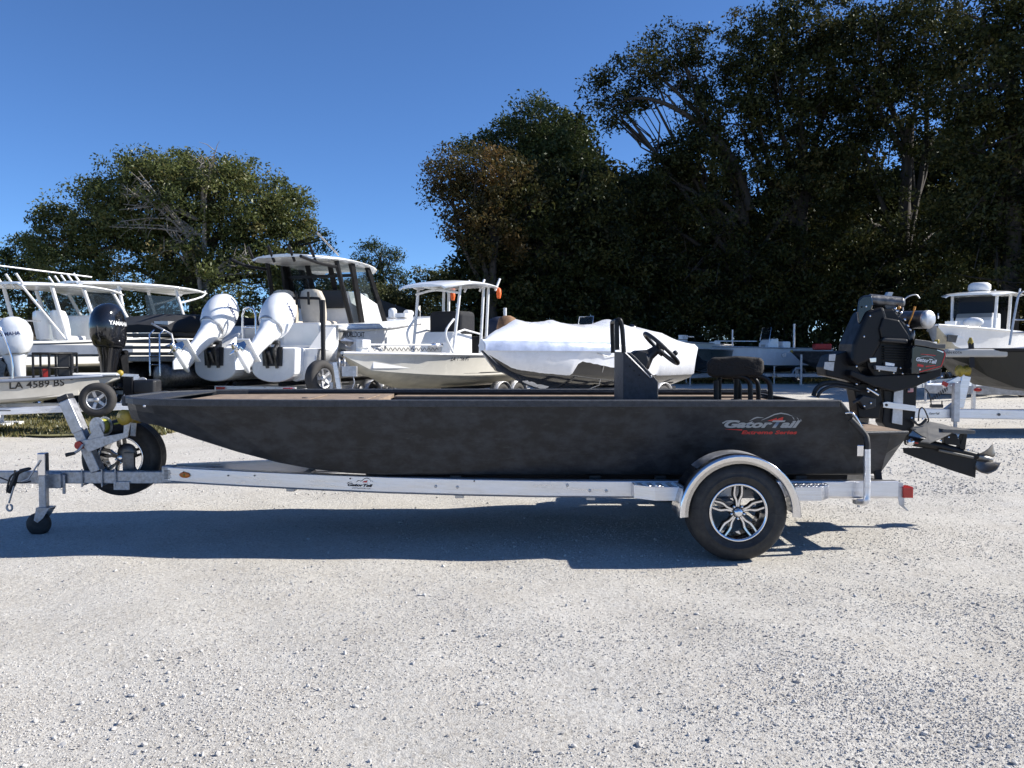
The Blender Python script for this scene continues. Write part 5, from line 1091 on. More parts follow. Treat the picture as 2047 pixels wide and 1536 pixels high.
# second hardtop boat
wh2 = thing('centre_console', 'second white hardtop boat behind the black outboard', 'boat', group=FB)
hull(wh2, 8.0, 2.6, 0.8, 1.10, 1.75, 0.4, 'gel_white', 'bottom_cream', 'gel_white')
console(wh2, 4.0, 0, 1.8, 1.2, 1.2, 0.75)
t_top(wh2, 1.2, 5.2, 2.3, 3.55, [(2.6, -0.9, 1.8, 2.3, -0.9), (2.6, 0.9, 1.8, 2.3, 0.9), (4.6, -0.85, 1.8, 4.1, -0.85), (4.6, 0.85, 1.8, 4.1, 0.85)], 'powder_white', r=0.05, launch=5)
for s in (-1, 1):
    b = MB(); b.tube([(2.4, s * 0.9, 3.35), (1.6, s * 0.88, 3.2), (1.2, s * 0.85, 3.4)], 0.03, 8, k=3); b.tube([(4.2, s * 0.85, 3.0), (5.0, s * 0.85, 3.25), (5.1, s * .85, 3.45)], 0.03, 8, k=3); b.build('top_brace', M['powder_white'], wh2, fix=False)
b = MB(); b.prism([(3.2, -0.88, 2.5), (4.4, -0.88, 2.5), (4.1, -0.88, 3.2), (3.1, -0.88, 3.2)], (0, 0.012, 0)); b.build('side_window', M['win'], wh2)
b = MB(); b.tube([(1.5, -1.0, 3.62), (-1.4, -1.3, 3.75)], 0.022, 8); b.build('outrigger_pole', M['alu_dull'], wh2, fix=False)
p = P(262, 700, 24.0); place(wh2, p.x - 2.3, 22.4, head(0.62, 0.785))
tr = trailer('boat_trailer', 'trailer under the second white hardtop boat', -0.1, 5.2, 9.2, 0.98, 0.52, (2.5, 3.3)); place(tr, wh2.location.x, wh2.location.y, wh2.rotation_euler.z)

# ---------------------------------------------------------------- the black duck boat in front
CL, ZG, ZB = 7.0, 1.15, 0.55
boat = thing('mud_boat', 'long black camouflage aluminium mud boat in the foreground', 'boat', (0, CL, 0.55))
def zpx(px, py, Y): return P(px, py, Y).z
def xpx(px, Y): return (px - 1023.5) / F_PX * Y
#      x, half gunwale, half chine, top z, bottom z
ST = [(-3.19, 0.40, 0.36, ZG, 1.04), (-3.13, 0.50, 0.44, ZG, zpx(282, 840, 6.5)), (-3.02, 0.62, 0.52, ZG, zpx(300, 846, 6.45)), (-2.84, 0.74, 0.58, ZG, zpx(325, 853, 6.4)), (-2.55, 0.81, 0.62, ZG, zpx(390, 877, 6.38)),
      (-2.20, 0.85, 0.65, ZG, zpx(472, 904, 6.35)), (-1.86, 0.875, 0.67, ZG, zpx(553, 926, 6.33)), (-1.56, 0.89, 0.685, ZG, zpx(626, 940, 6.3)), (-1.32, 0.895, 0.69, ZG, zpx(689, 947, 6.3)), (-1.05, 0.90, 0.70, ZG, 0.552), (-0.4, 0.90, 0.70, ZG, ZB), (0.6, 0.90, 0.70, ZG, ZB), (1.6, 0.90, 0.70, ZG, ZB),
      (2.50, 0.90, 0.70, ZG, ZB), (2.72, 0.865, 0.70, 0.90, ZB), (2.93, 0.83, 0.68, 0.90, 0.558), (3.07, 0.82, 0.66, 0.90, 0.745)]
def half_at(x, col):
    for a, b in zip(ST, ST[1:]):
        if a[0] <= x <= b[0]: t = (x - a[0]) / (b[0] - a[0]); return a[col] + (b[col] - a[col]) * t
    return ST[-1][col]
hb = MB(); secs = []
for x, b, c, zt, zb in ST:
    m_ = (zt + zb) / 2; mb = (b + c) / 2
    secs.append([(x, CL - b, zt), (x, CL - mb - 0.004, m_), (x, CL - c, zb + 0.012), (x, CL - c + 0.02, zb), (x, CL, zb - 0.004), (x, CL + c - 0.02, zb), (x, CL + c, zb + 0.012), (x, CL + mb + 0.004, m_), (x, CL + b, zt)])
hb.loft(secs, closed=False, caps=False, sm=False)
hb.add(secs[0], [tuple(range(9))]); hb.add(secs[-1], [tuple(range(8, -1, -1))])
for a, b in ((0, 3),): pass
hullm = hb.build('hull', M['hull_black'], boat)
md = hullm.modifiers.new('thick', 'SOLIDIFY'); md.thickness = 0.006; md.offset = -1
# gunwale caps: rolled edge, one each side, following the sheer and down the stern cut
for s, nm in ((-1, 'near'), (1, 'far')):
    g = MB(); path = [Vector((x, CL + s * (b - 0.012), zt)) for x, b, c, zt, zb in ST[:14]]
    sec = []
    for i, p in enumerate(path):
        sec.append([p + Vector((0, s * 0.022, -0.045)), p + Vector((0, s * 0.024, 0.004)), p + Vector((0, s * 0.012, 0.009)), p + Vector((0, -s * 0.045, 0.009)), p + Vector((0, -s * 0.052, 0.0)), p + Vector((0, -s * 0.052, -0.04))])
    g.loft(sec, sm=False); g.build('gunwale', M['hull_edge'], boat, bev=0.004)
    e = MB(); e.tube([Vector((x, CL + s * (b - 0.004), zt + 0.002)) for x, b, c, zt, zb in ST[13:17]], 0.014, 8); e.build('stern_edge', M['hull_edge'], boat, fix=False)
    iw = MB(); iw.loft([[(x, CL + s * (b - 0.06), zt - 0.03), (x, CL + s * (b - 0.085), zt - 0.03), (x, CL + s * (c + (b - c) * 0.15 - 0.06), 0.66), (x, CL + s * (c + (b - c) * 0.15 - 0.04), 0.66)] for x, b, c, zt, zb in ST[9:14]], sm=False); iw.build('inner_wall', M['hull_edge'], boat)
    rl = MB(); rl.tube([(x, CL + s * (b - 0.085), zt - 0.028) for x, b, c, zt, zb in ST[4:14]], 0.016, 8); rl.build('inner_rail', M['black_satin'], boat, fix=False)
bc = MB(); bc.prism([(x, CL - b + 0.03, ZG - 0.012) for x, b, c, zt, zb in ST[:4]] + [(x, CL + b - 0.03, ZG - 0.012) for x, b, c, zt, zb in reversed(ST[:4])], (0, 0, 0.012)); bc.build('bow_cap', M['hull_edge'], boat)
bl = MB(); bl.box((-3.20, CL, ZG - 0.03), (0.05, 0.82, 0.085)); bl.build('bow_lip', M['hull_edge'], boat, bev=0.012)
fd = MB(); fx = [-2.80, -2.3, -1.7, -1.15]
fd.prism([(x, CL - half_at(x, 1) + 0.085, 1.07) for x in fx] + [(x, CL + half_at(x, 1) - 0.085, 1.07) for x in reversed(fx)], (0, 0, 0.045)); fdo = fd.build('foredeck', M['deck_brown'], boat)
for (xa, xb_, ya, yb) in ((-2.32, -1.72, 6.55, 7.45), (-1.65, -1.23, 6.55, 7.45)):
    h = MB(); h.box(((xa + xb_) / 2, (ya + yb) / 2, 1.1205), (xb_ - xa, yb - ya, 0.009)); ho = h.build('hatch_lid', M['deck_brown'], fdo, bev=0.003)
    k = MB(); k.lathe([(0.025, 0), (0.025, 0.006), (0.0, 0.007)], (xb_ - 0.07, CL - 0.1, 1.125), (0, 0, 1), 12); k.build('hatch_latch', M['black_plastic'], ho)
MB().box((-1.14, CL, 0.86), (0.012, 1.44, 0.41)).build('foredeck_bulkhead', M['hull_edge'], boat)
MB().box((0.72, CL, 0.645), (3.44, 1.36, 0.012)).build('cockpit_floor', M['deck_brown'], boat)
for s in (-1, 1):
    lg = MB(); lg.box((0.68, CL + s * 0.70, 1.092), (3.60, 0.22, 0.022)); lo = lg.build('side_deck', M['deck_brown'], boat, bev=0.003)
    MB().box((0.68, CL + s * 0.582, 0.865), (3.60, 0.008, 0.43)).build('side_deck_face', M['hull_edge'], lo)
rd = MB(); rd.prism([(1.78, CL - 0.579, 1.064), (2.36, CL - 0.579, 1.064), (2.36, CL + 0.579, 1.064), (1.92, CL + 0.579, 1.064)], (0, 0, 0.021)); rd.build('rear_deck', M['deck_brown'], boat, bev=0.003)
MB().box((1.86, CL, 0.86), (0.012, 1.14, 0.40)).build('rear_bulkhead', M['hull_edge'], boat)
tb = MB(); tb.prism([(2.40, CL - 0.83, 1.12), (2.44, CL - 0.83, 1.12), (2.62, CL - 0.83, 0.90), (2.58, CL - 0.83, 0.90)], (0, 1.66, 0)); tb.build('transom', M['hull_edge'], boat)
pd = MB(); pd.prism([(2.60, CL - 0.80, 0.892), (3.05, CL - 0.80, 0.892), (3.05, CL + 0.80, 0.892), (2.60, CL + 0.80, 0.892)], (0, 0, 0.020)); pd.build('stern_deck', M['deck_brown'], boat, bev=0.003)
for s in (-1, 1):
    h = MB(); q = [P(1690, 826, 6.12), P(1706, 828, 6.1), P(1724, 858, 6.12), P(1726, 868, 6.14)]
    q = [Vector((p.x, CL + s * (CL - p.y), p.z)) for p in q]; h.tube(q, 0.009, 8, k=4); h.build('grab_handle', M['chrome'], boat, fix=False)
# side decal on the near side
def side(px, py, off=0.0025):
    Y = 6.2
    for _ in range(6):
        p = P(px, py, Y); Y = CL - (0.70 + 0.20 * (p.z - 0.562) / (ZG - 0.562)) - 0.004 * (1 - abs(2 * (p.z - 0.85) / 0.6))
    n = Vector((0, -0.949, -0.316)); return P(px, py, Y) + n * off
def ribbon(pts, mat_, name, pj, parent, off=0.003):
    """thin decal stroke: (px, py, half width px)"""
    up, dn = [], []
    for i, (x, y, w) in enumerate(pts):
        a, b = pts[max(0, i - 1)], pts[min(len(pts) - 1, i + 1)]; dx, dy = b[0] - a[0], b[1] - a[1]; l = math.hypot(dx, dy) or 1
        up.append(pj(x + dy / l * w, y - dx / l * w, off)); dn.append(pj(x - dy / l * w, y + dx / l * w, off))
    n = len(pts); m = MB(); m.add(up + dn, [(i, i + 1, n + i + 1, n + i) for i in range(n - 1)]); return m.build(name, M[mat_], parent, fix=False)
def gator_logo(pj, x0, x1, y0, y1, parent, cols, right, upv, sub=True):
    W, H = x1 - x0, y1 - y0
    X = lambda u: x0 + u * W
    Yv = lambda v: y0 + v * H
    wpx = (pj(x1, y1, 0) - pj(x0, y1, 0)).length
    text('GatorTail', wpx * 0.96, pj(X(0.02), Yv(0.70), 0.0022), right, upv, M[cols[0]], parent, shear=0.32, bold=0.045, height=wpx * 0.105)
    if sub: text('Extreme Series', wpx * 0.70, pj(X(0.24), Yv(1.0), 0.0022), right, upv, M[cols[1]], parent, shear=0.2, bold=0.03, height=wpx * 0.052); ribbon([(X(0.03), Yv(0.76), 0.1 * H / 40), (X(0.25), Yv(0.80), 1.2 * H / 40)], cols[1], 'decal_stroke', pj, parent)
    k = H / 45
    ribbon([(X(0.0), Yv(0.48), 1.4 * k), (X(0.05), Yv(0.38), 1.2 * k), (X(0.11), Yv(0.35), .9 * k), (X(0.18), Yv(0.36), .3 * k)], cols[0], 'decal_stroke', pj, parent)
    ribbon([(X(0.34), Yv(0.38), .3 * k), (X(0.40), Yv(0.25), 1.3 * k), (X(0.44), Yv(0.20), 1.2 * k), (X(0.52), Yv(0.22), .3 * k)], cols[0], 'decal_stroke', pj, parent)
    ribbon([(X(0.49), Yv(0.34), .3 * k), (X(0.58), Yv(0.20), 1.1 * k), (X(0.66), Yv(0.06), 1.2 * k), (X(0.74), Yv(0.0), 1.3 * k), (X(0.82), Yv(0.05), 1.0 * k), (X(0.89), Yv(0.15), .3 * k)], cols[0], 'decal_stroke', pj, parent)
    for a, b, c in ((0.90, 0.24, 0.9), (0.955, 0.26, 0.7), (0.995, 0.32, 0.5)): ribbon([(X(a - 0.015), Yv(b - 0.05), c * k * .4), (X(a), Yv(b), c * k), (X(a + 0.008), Yv(b + 0.08), c * k * .3)], cols[0], 'decal_stroke', pj, parent)
    m = MB(); m.add([pj(X(u), Yv(v), 0.003) for u, v in ((0.57, 0.36), (0.66, 0.26), (0.685, 0.22), (0.69, 0.30), (0.72, 0.24), (0.77, 0.18), (0.76, 0.38), (0.70, 0.40))], [(7, 6, 5, 4, 3, 2, 1, 0)]); m.build('decal_emblem', M[cols[1]], parent, fix=False)
gator_logo(side, 1444, 1602, 826, 868, hullm, ('decal_silver', 'decal_red'), (1, 0, 0), (0, -0.316, 0.949))
MB().lathe([(0.012, 0), (0.010, 0.005), (0, 0.006)], side(1664, 808.5), (0, -1, -0.3), 10).build('rivet', M['alu'], hullm)
MB().lathe([(0.012, 0), (0.010, 0.005), (0, 0.006)], side(289, 812), (0, -1, -0.3), 10).build('rivet', M['alu'], hullm)

# console, wheel, seat
YC0, YC1 = 6.72, 7.32
c = MB(); c.ppx([(1246, 806), (1246, 707), (1249, 703), (1262, 706), (1272, 716), (1310, 756), (1316, 762), (1318, 806)], YC0, YC1)
poly = [P(x, y, YC0) for x, y in ((1246, 806), (1246, 704), (1261, 705), (1273, 716), (1311, 756), (1316, 763), (1318, 806))]
poly[0].z = poly[-1].z = 0.655
con = MB().prism(poly, (0, YC1 - YC0, 0)).build('console', M['hull_edge'], boat, bev=0.008)
tr_ = MB(); q = [P(x, y, YC0 - 0.004) for x, y in ((1250, 706), (1256, 712), (1268, 724), (1300, 756), (1303, 754), (1301, 751))]; tr_.tube(q, 0.006, 6); tr_.build('console_trim', M['alu_dull'], con, fix=False)
for x, y in ((1259, 732), (1268, 741), (1278, 750)): MB().lathe([(0.009, 0), (0.008, 0.004), (0, 0.005)], P(x, y, YC0), (0, -1, 0), 10).build('console_screw', M['black_plastic'], con)
for yy in (YC0 + 0.03, YC1 - 0.03):
    r = MB(); r.tube([P(1247, 706, yy), P(1244, 660, yy), P(1240, 642, yy), P(1236, 640, yy), P(1233, 645, yy), P(1234, 700, yy)], 0.020, 10, k=3)
    if yy < 7: r.build('grab_rail', M['black_satin'], boat, fix=False)
r = MB(); zt = zpx(1240, 640, 6.75); xr = xpx(1244, 6.75)
r.tube([(xr - 0.02, YC0 + 0.05, zt - 0.02), (xr - 0.02, YC0 + 0.12, zt), (xr - 0.02, YC1 - 0.12, zt), (xr - 0.02, YC1 - 0.03, zt - 0.03), (xr - 0.01, YC1 - 0.02, zt - 0.28)], 0.020, 10, k=3); r.build('grab_rail', M['black_satin'], boat, fix=False)
YW = 6.98
hub = MB(); a, b = P(1280, 722, YW), P(1320, 694, YW); d = (b - a).normalized()
hub.lathe([(0.10, -0.02), (0.10, 0.02), (0.075, 0.06), (0.05, 0.10), (0.035, 0.20), (0.045, 0.22), (0.0, 0.225)], a, d, 18); hb2 = hub.build('helm_hub', M['black_plastic'], boat, fix=False)
base = MB(); base.ppx([(1262, 708), (1276, 700), (1292, 704), (1298, 722), (1290, 744), (1284, 742)], YW - 0.11, YW + 0.11); base.build('helm_base', M['black_plastic'], boat, bev=0.02, seg=3)
sw_ = MB(); cw_ = P(1322, 697, YW); t_, u_, w_ = frame((P(1336, 684, YW) - P(1310, 708, YW)))
ax = Vector((-(P(1356, 728, YW) - P(1288, 665, YW)).z, 0, (P(1356, 728, YW) - P(1288, 665, YW)).x)).normalized()
if ax.z < 0: ax = -ax
d_, u_, w_ = frame(ax); Rw = (P(1356, 728, YW) - P(1288, 665, YW)).length / 2 - 0.012
sw_.tube([cw_ + (u_ * math.cos(t) + w_ * math.sin(t)) * Rw for t in [2 * math.pi * i / 40 for i in range(41)]], 0.0185, 10, cap=False)
swo = sw_.build('steering_wheel', M['black_plastic'], boat, fix=False)
sp = MB()
for k in range(3):
    t = 2 * math.pi * k / 3 + 0.5; sp.beam(cw_ - d_ * 0.03, cw_ + (u_ * math.cos(t) + w_ * math.sin(t)) * Rw * 0.98, 0.03, 0.012, d_)
sp.lathe([(0.05, -0.05), (0.05, -0.015), (0.03, 0)], cw_, d_, 16); sp.build('wheel_spoke', M['black_plastic'], swo)
kn = MB(); kp = P(1350, 706, YW - 0.12); kn.ball(kp, 0.024); kn.tube([kp, kp - d_ * 0.05], 0.012, 8); kn.build('wheel_knob', M['black_plastic'], swo, fix=False)
st = MB(); st.loft([[P(px, py, Y) for px, py in ((1414, 748), (1414, 724), (1424, 716), (1475, 713), (1518, 716), (1526, 722), (1526, 748), (1518, 752), (1425, 755))] for Y in (6.72, 6.75, 7.24, 7.28)], sm=False)
st_o = st.build('seat_cushion', M['seat_cloth'], boat, bev=0.022, seg=3)
mdx = st_o.modifiers.new('sub', 'SUBSURF'); mdx.subdivision_type = 'SIMPLE'; mdx.levels = mdx.render_levels = 3
tx = bpy.data.textures.new('seat_creases', 'CLOUDS'); tx.noise_scale = 0.12
dp = st_o.modifiers.new('crease', 'DISPLACE'); dp.texture = tx; dp.strength = 0.025; dp.mid_level = 0.5
for yy, (x1_, x2_) in ((6.76, (1500, 1540)), (7.24, (1478, 1516))):
    f = MB(); zf = 1.086
    a = P(x1_, 757, yy); f.tube([P(x1_ - 36, 753, yy), P(x1_ - 14, 754, yy), P(x1_ - 2, 764, yy), P(x1_, 782, yy), Vector((P(x1_, 800, yy).x, yy, zf))], 0.021, 10, k=4); f.build('seat_leg', M['black_satin'], boat, fix=False)
    f = MB(); f.tube([P(x2_ - 34, 752, yy), P(x2_ - 16, 754, yy), P(x2_ - 3, 764, yy), P(x2_, 782, yy), Vector((P(x2_, 800, yy).x, yy, zf))], 0.021, 10, k=4); f.build('seat_leg', M['black_satin'], boat, fix=False)
for px_, yy in ((1438, 7.20), (1472, 7.22), (1432, 6.80)):
    f = MB(); x = xpx(px_, yy); z2 = 1.086 if x > 1.87 else 0.65; f.tube([(x, yy, z2), (x, yy, 1.28)], 0.021, 10); f.lathe([(0.05, 0), (0.045, 0.012), (0.02, 0.014)], (x, yy, z2), (0, 0, 1), 12); f.build('seat_leg', M['black_satin'], boat, fix=False)

# ---------------------------------------------------------------- trailer under it
trl = thing('boat_trailer', 'silver aluminium trailer under the black mud boat, nearest the camera', 'trailer', (1.6, CL, 0))
def ibeam(pts, name, h=0.135, w=0.075, zc=0.462, m='alu_white', parent=None, flip=1):
    """aluminium channel rail through plan points, flat face outwards"""
    t1, t2 = 0.012, 0.010; prof = [(w / 2, -h / 2), (w / 2, -h / 2 + t1), (t2 / 2, -h / 2 + t1), (t2 / 2, h / 2 - t1), (w / 2, h / 2 - t1), (w / 2, h / 2), (-w / 2 + 0.006, h / 2), (-w / 2, h / 2 - 0.006), (-w / 2, -h / 2 + 0.016), (-w / 2 + 0.014, -h / 2)]
    secs = []
    for i, (x, y) in enumerate(pts):
        a, b = pts[max(0, i - 1)], pts[min(len(pts) - 1, i + 1)]; n = Vector((-(b[1] - a[1]), b[0] - a[0], 0)).normalized() * flip
        secs.append([Vector((x, y, zc)) + n * u + Vector((0, 0, v)) for u, v in prof])
    m_ = MB(); m_.loft(secs, sm=False); return m_.build(name, M[m], parent or trl, bev=0.0015, seg=1)
RA = [(-2.98, 6.93), (-2.7, 6.83), (-2.2, 6.68), (-1.6, 6.52), (-1.0, 6.38), (-0.4, 6.28), (0.2, 6.21), (0.8, 6.18), (1.5, 6.17), (2.3, 6.17), (2.98, 6.17)]
rail_n = ibeam(RA, 'side_rail'); rail_f = ibeam([(x, 2 * CL - y) for x, y in RA], 'side_rail', flip=-1)
def rail_pj(px, py, off=0.0):
    """point on the outer face of the near rail (its flange edge plane)"""
    Y = 6.4
    for _ in range(6):
        x = xpx(px, Y)
        for a, b in zip(RA, RA[1:]):
            if a[0] <= x <= b[0]: Y = a[1] + (b[1] - a[1]) * (x - a[0]) / (b[0] - a[0]); break
        Y -= 0.0375
    return P(px, py, Y - off)
def rail_dir(px):
    d = rail_pj(px + 4, 965) - rail_pj(px - 4, 965); d.z = 0; return d.normalized()
gator_logo(rail_pj, 694, 746, 956, 979, rail_n, ('decal_black', 'decal_red'), rail_dir(720), (0, 0, 1), sub=False)
text('WWW.GATORTAIL.COM', 0.16, rail_pj(703, 977, 0.002), rail_dir(720), (0, 0, 1), M['decal_black'], rail_n, bold=0.0)
q = rail_pj(369, 950, 0.004); ov = MB(); ov.lathe([(0.001, 0.003), (0.055, 0.002), (0.056, 0)], (0, 0, 0), (0, -1, 0), 24)
ov.xf(Matrix.Translation(q) @ Matrix.Rotation(math.atan2(rail_dir(369).y, rail_dir(369).x), 4, 'Z') @ Matrix.Diagonal((1.0, 1, 0.45, 1))); ovb = ov.build('maker_badge', M['decal_orange'], rail_n, fix=False)
ov = MB(); ov.lathe([(0.001, 0.003), (0.011, 0.002), (0.012, 0)], q - Vector((0, 0.004, 0)), (0, -1, 0), 14); ov.build('badge_spot', M['yellow'], ovb, fix=False)
for i in range(7): MB().box(rail_pj(334, 941 + 2.6 * i, 0.003), (0.055 + 0.012 * (i % 3), 0.002, 0.0055), Matrix.Rotation(math.atan2(rail_dir(334).y, rail_dir(334).x), 3, 'Z')).build('warning_print', M['steel_dark'], rail_n)
for px_, py_ in ((871, 972.5), (914, 974), (1179, 981), (1212, 981.5), (948, 962), (1134, 970), (700, 957), (509, 951), (367, 944), (456, 951)):
    b = MB(); r_ = 0.012 if py_ > 965 else 0.006; b.lathe([(r_, 0), (r_, 0.006), (r_ * 0.7, 0.009), (0, 0.010)], rail_pj(px_, py_, 0.0), (0, -1, 0), 8, sm=False); b.build('rail_bolt', M['alu_dull' if r_ > 0.01 else 'black_plastic'], rail_n)
# crossmembers, bunks, bunk brackets
for x in (-1.85, -0.42, 0.62, 1.16, 2.35):
    y = min(p[1] for p in RA if abs(p[0] - x) < 0.9); y0 = [a[1] + (b[1] - a[1]) * (x - a[0]) / (b[0] - a[0]) for a, b in zip(RA, RA[1:]) if a[0] <= x <= b[0]][0]
    MB().beam((x, y0 + 0.05, 0.40), (x, 2 * CL - y0 - 0.05, 0.40), 0.07, 0.08).build('crossmember', M['alu_dull'], trl, bev=0.004)
for s in (-1, 1):
    k = MB(); k.beam((-1.2, CL + s * 0.42, 0.508), (2.75, CL + s * 0.42, 0.508), 0.14, 0.072); k.build('bunk', M['black_cloth'], trl, bev=0.015)
    for x in (-0.45, 0.66, 1.18, 2.3):
        k = MB(); k.box((x, CL + s * 0.66, 0.515), (0.085, 0.035, 0.055)); k.box((x, CL + s * 0.56, 0.455), (0.085, 0.20, 0.05)); k.build('bunk_bracket', M['black_plastic'], trl)
# tongue and coupler
tg = MB(); tg.beam((-4.72, CL, 0.425), (-2.55, CL, 0.425), 0.076, 0.108); tgo = tg.build('tongue', M['galv'], trl, bev=0.008)
cp = MB(); cp.loft([[(x, CL - w, 0.425 - h0), (x, CL + w, 0.425 - h0), (x, CL + w, 0.425 + h1), (x, CL - w, 0.425 + h1)] for x, w, h0, h1 in ((-4.60, 0.05, 0.062, 0.068), (-4.85, 0.05, 0.04, 0.075), (-4.98, 0.058, 0.03, 0.085), (-5.10, 0.04, 0.02, 0.06))], sm=False); cp.build('coupler', M['galv'], trl, bev=0.012, seg=3)
for px_ in (159, 199, 226):
    b = MB(); x = xpx(px_, CL - 0.05); b.tube([(x, CL - 0.052, 0.345), (x, CL - 0.052, 0.502)], 0.007, 6); b.tube([(x, CL - 0.052, 0.36), (x, CL + 0.05, 0.36)], 0.007, 6); b.build('u_bolt', M['galv'], trl, fix=False)
MB().box((xpx(237, 6.94), 6.95, 0.355), (0.14, 0.008, 0.075)).build('spare_bracket', M['galv'], trl, bev=0.006)
MB().box((-2.985, 6.94, 0.462), (0.10, 0.10, 0.150)).build('rail_clamp', M['galv'], trl, bev=0.01)
jn = MB(); jn.box((xpx(104, 6.93), 6.93, 0.405), (0.13, 0.05, 0.13)); jn.box((xpx(121, 6.93), 6.94, 0.37), (0.025, 0.02, 0.17)); jn.build('jack_mount', M['galv'], trl, bev=0.006)
# jack with caster
jx, jy = xpx(81.5, 6.84), 6.84
j = MB(); j.beam((jx, jy, 0.17), (jx, jy, 0.645), 0.062, 0.062, (1, 0, 0)); jo = j.build('jack_tube', M['galv'], trl, bev=0.01)
MB().beam((jx, jy, 0.46), (jx, jy, 0.66), 0.070, 0.070, (1, 0, 0)).build('jack_cap', M['alu_polish'], jo, bev=0.01)
MB().tube([(jx, jy - 0.04, 0.60), (jx - 0.10, jy - 0.05, 0.44), (jx - 0.16, jy - 0.05, 0.42)], 0.007, 6).build('jack_strap', M['alu_dull'], jo, fix=False)
ck = MB(); ck.prism([(jx + 0.07, jy - 0.055, 0.185), (jx - 0.04, jy - 0.055, 0.185), (jx - 0.06, jy - 0.055, 0.085), (jx - 0.03, jy - 0.055, 0.065), (jx + 0.015, jy - 0.055, 0.10)], (0, 0.006, 0)); ck.prism([(jx + 0.07, jy + 0.05, 0.185), (jx - 0.04, jy + 0.05, 0.185), (jx - 0.06, jy + 0.05, 0.085), (jx - 0.03, jy + 0.05, 0.065), (jx + 0.015, jy + 0.05, 0.10)], (0, 0.006, 0)); ck.box((jx + 0.015, jy, 0.188), (0.11, 0.112, 0.008)); ck.build('caster_fork', M['galv'], jo)
cz = 0.045
w = MB(); w.lathe([(0.03, -0.040), (0.085, -0.038), (0.098, -0.022), (0.098, 0.022), (0.085, 0.038), (0.03, 0.040)], (jx - 0.05, jy, cz), (0, 1, 0), 24); w.build('caster_wheel', M['black_rubber'], jo, fix=False)
# safety cord with hook
sc = MB(); pts = [P(40, 941, 6.9), P(60, 937, 6.89), P(36, 946, 6.88), P(26, 968, 6.88), P(18, 985, 6.88)]; sc.tube(pts, [0.012, 0.014, 0.016, 0.026, 0.02], 8, k=4); sc.tube([P(30, 940, 6.86), P(28, 960, 6.86), P(14, 985, 6.86), P(20, 955, 6.86), P(36, 944, 6.86)], 0.008, 6, k=4); sc.build('safety_cord', M['black_plastic'], trl, fix=False)
sc = MB(); sc.tube([P(28, 972, 6.86), P(22, 992, 6.86), P(18, 1006, 6.86)], 0.008, 6, k=3); q = P(19, 1015, 6.86); sc.tube([q + Vector((math.sin(t) * 0.024, 0, math.cos(t) * 0.028)) for t in [0.3 + 5.4 * i / 18 for i in range(19)]], 0.009, 8); sc.build('safety_hook', M['galv'], trl, fix=False)
sc = MB(); sc.tube([P(0, 955, 6.92), P(20, 962, 6.9), P(44, 966, 6.9), P(62, 962, 6.93)], 0.006, 6, k=4); sc.build('breakaway_wire', M['black_plastic'], trl, fix=False)
# bow stop post with winch
YP = CL - 0.05
pp = MB(); a, b = P(196, 942, CL), P(133, 800, CL); pp.beam(a, b, 0.088, 0.098, (0, 1, 0)); wp = pp.build('winch_post', M['galv'], trl, bev=0.008)
dcap = (b - a).normalized(); MB().beam(b, b + dcap * 0.045, 0.100, 0.110, (0, 1, 0)).build('post_cap', M['black_plastic'], wp, bev=0.01)
MB().beam(b - dcap * 0.005, b - dcap * 0.30, 0.097, 0.107, (0, 1, 0)).build('post_sleeve', M['alu_dull'], wp, bev=0.006)
ar = MB()
for yy in (YP - 0.045, YP + 0.13):
    ar.prism([P(x, y, yy) for x, y in ((158, 882), (176, 905), (255, 874), (262, 842), (252, 842), (246, 866))], (0, 0.008, 0))
ar.build('winch_arm', M['galv'], trl, bev=0.003)
for px_ in (254, 268):
    MB().beam(P(px_ - 2, 872, CL - 0.06 + (px_ > 260) * 0.14), P(px_, 838, CL - 0.06 + (px_ > 260) * 0.14), 0.045, 0.010, (0, 1, 0)).build('roller_bracket', M['galv'], trl)
ro = MB(); ro.lathe([(0.02, -0.10), (0.068, -0.095), (0.060, -0.03), (0.045, 0), (0.060, 0.03), (0.068, 0.095), (0.02, 0.10)], P(262, 833, CL - 0.02), (0.25, 1, 0), 18); ro.build('bow_roller', M['yellow'], trl, fix=False)
wn_ = MB(); wc = P(202, 853, CL - 0.02); wn_.lathe([(0.085, -0.045), (0.085, -0.035), (0.045, -0.035), (0.045, 0.035), (0.085, 0.035), (0.085, 0.045)], wc, (0.35, 1, 0), 22, sm=False); wno = wn_.build('winch_drum', M['galv'], trl)
MB().lathe([(0.046, -0.034), (0.066, -0.033), (0.068, 0.033), (0.046, 0.034)], wc, (0.35, 1, 0), 20).build('winch_strap', M['strap'], wno, fix=False)
MB().prism([P(x, y, CL - 0.09) for x, y in ((175, 878), (196, 846), (207, 868), (208, 876), (190, 880))], (0, 0.006, 0)).build('winch_frame', M['galv'], wno)
MB().tube([P(228, 848, CL), P(258, 842, CL), P(280, 838, CL)], 0.008, 4).build('winch_line', M['strap'], wno, fix=False)
ha = MB(); ha.tube([P(166, 889, CL - 0.10), P(158, 900, CL - 0.12), P(150, 905, CL - 0.13)], 0.012, 8, k=3); ha.build('winch_crank', M['galv'], trl, fix=False)
ha = MB(); ha.tube([P(150, 906, CL - 0.13), P(132, 910, CL - 0.14)], [0.014, 0.018], 10); ha.build('crank_grip', M['black_plastic'], trl, fix=False)
MB().lathe([(0.035, -0.03), (0.04, 0), (0.035, 0.03)], P(160, 890, CL - 0.08), (0, 1, 0), 14).build('winch_gear', M['red'], trl, fix=False)

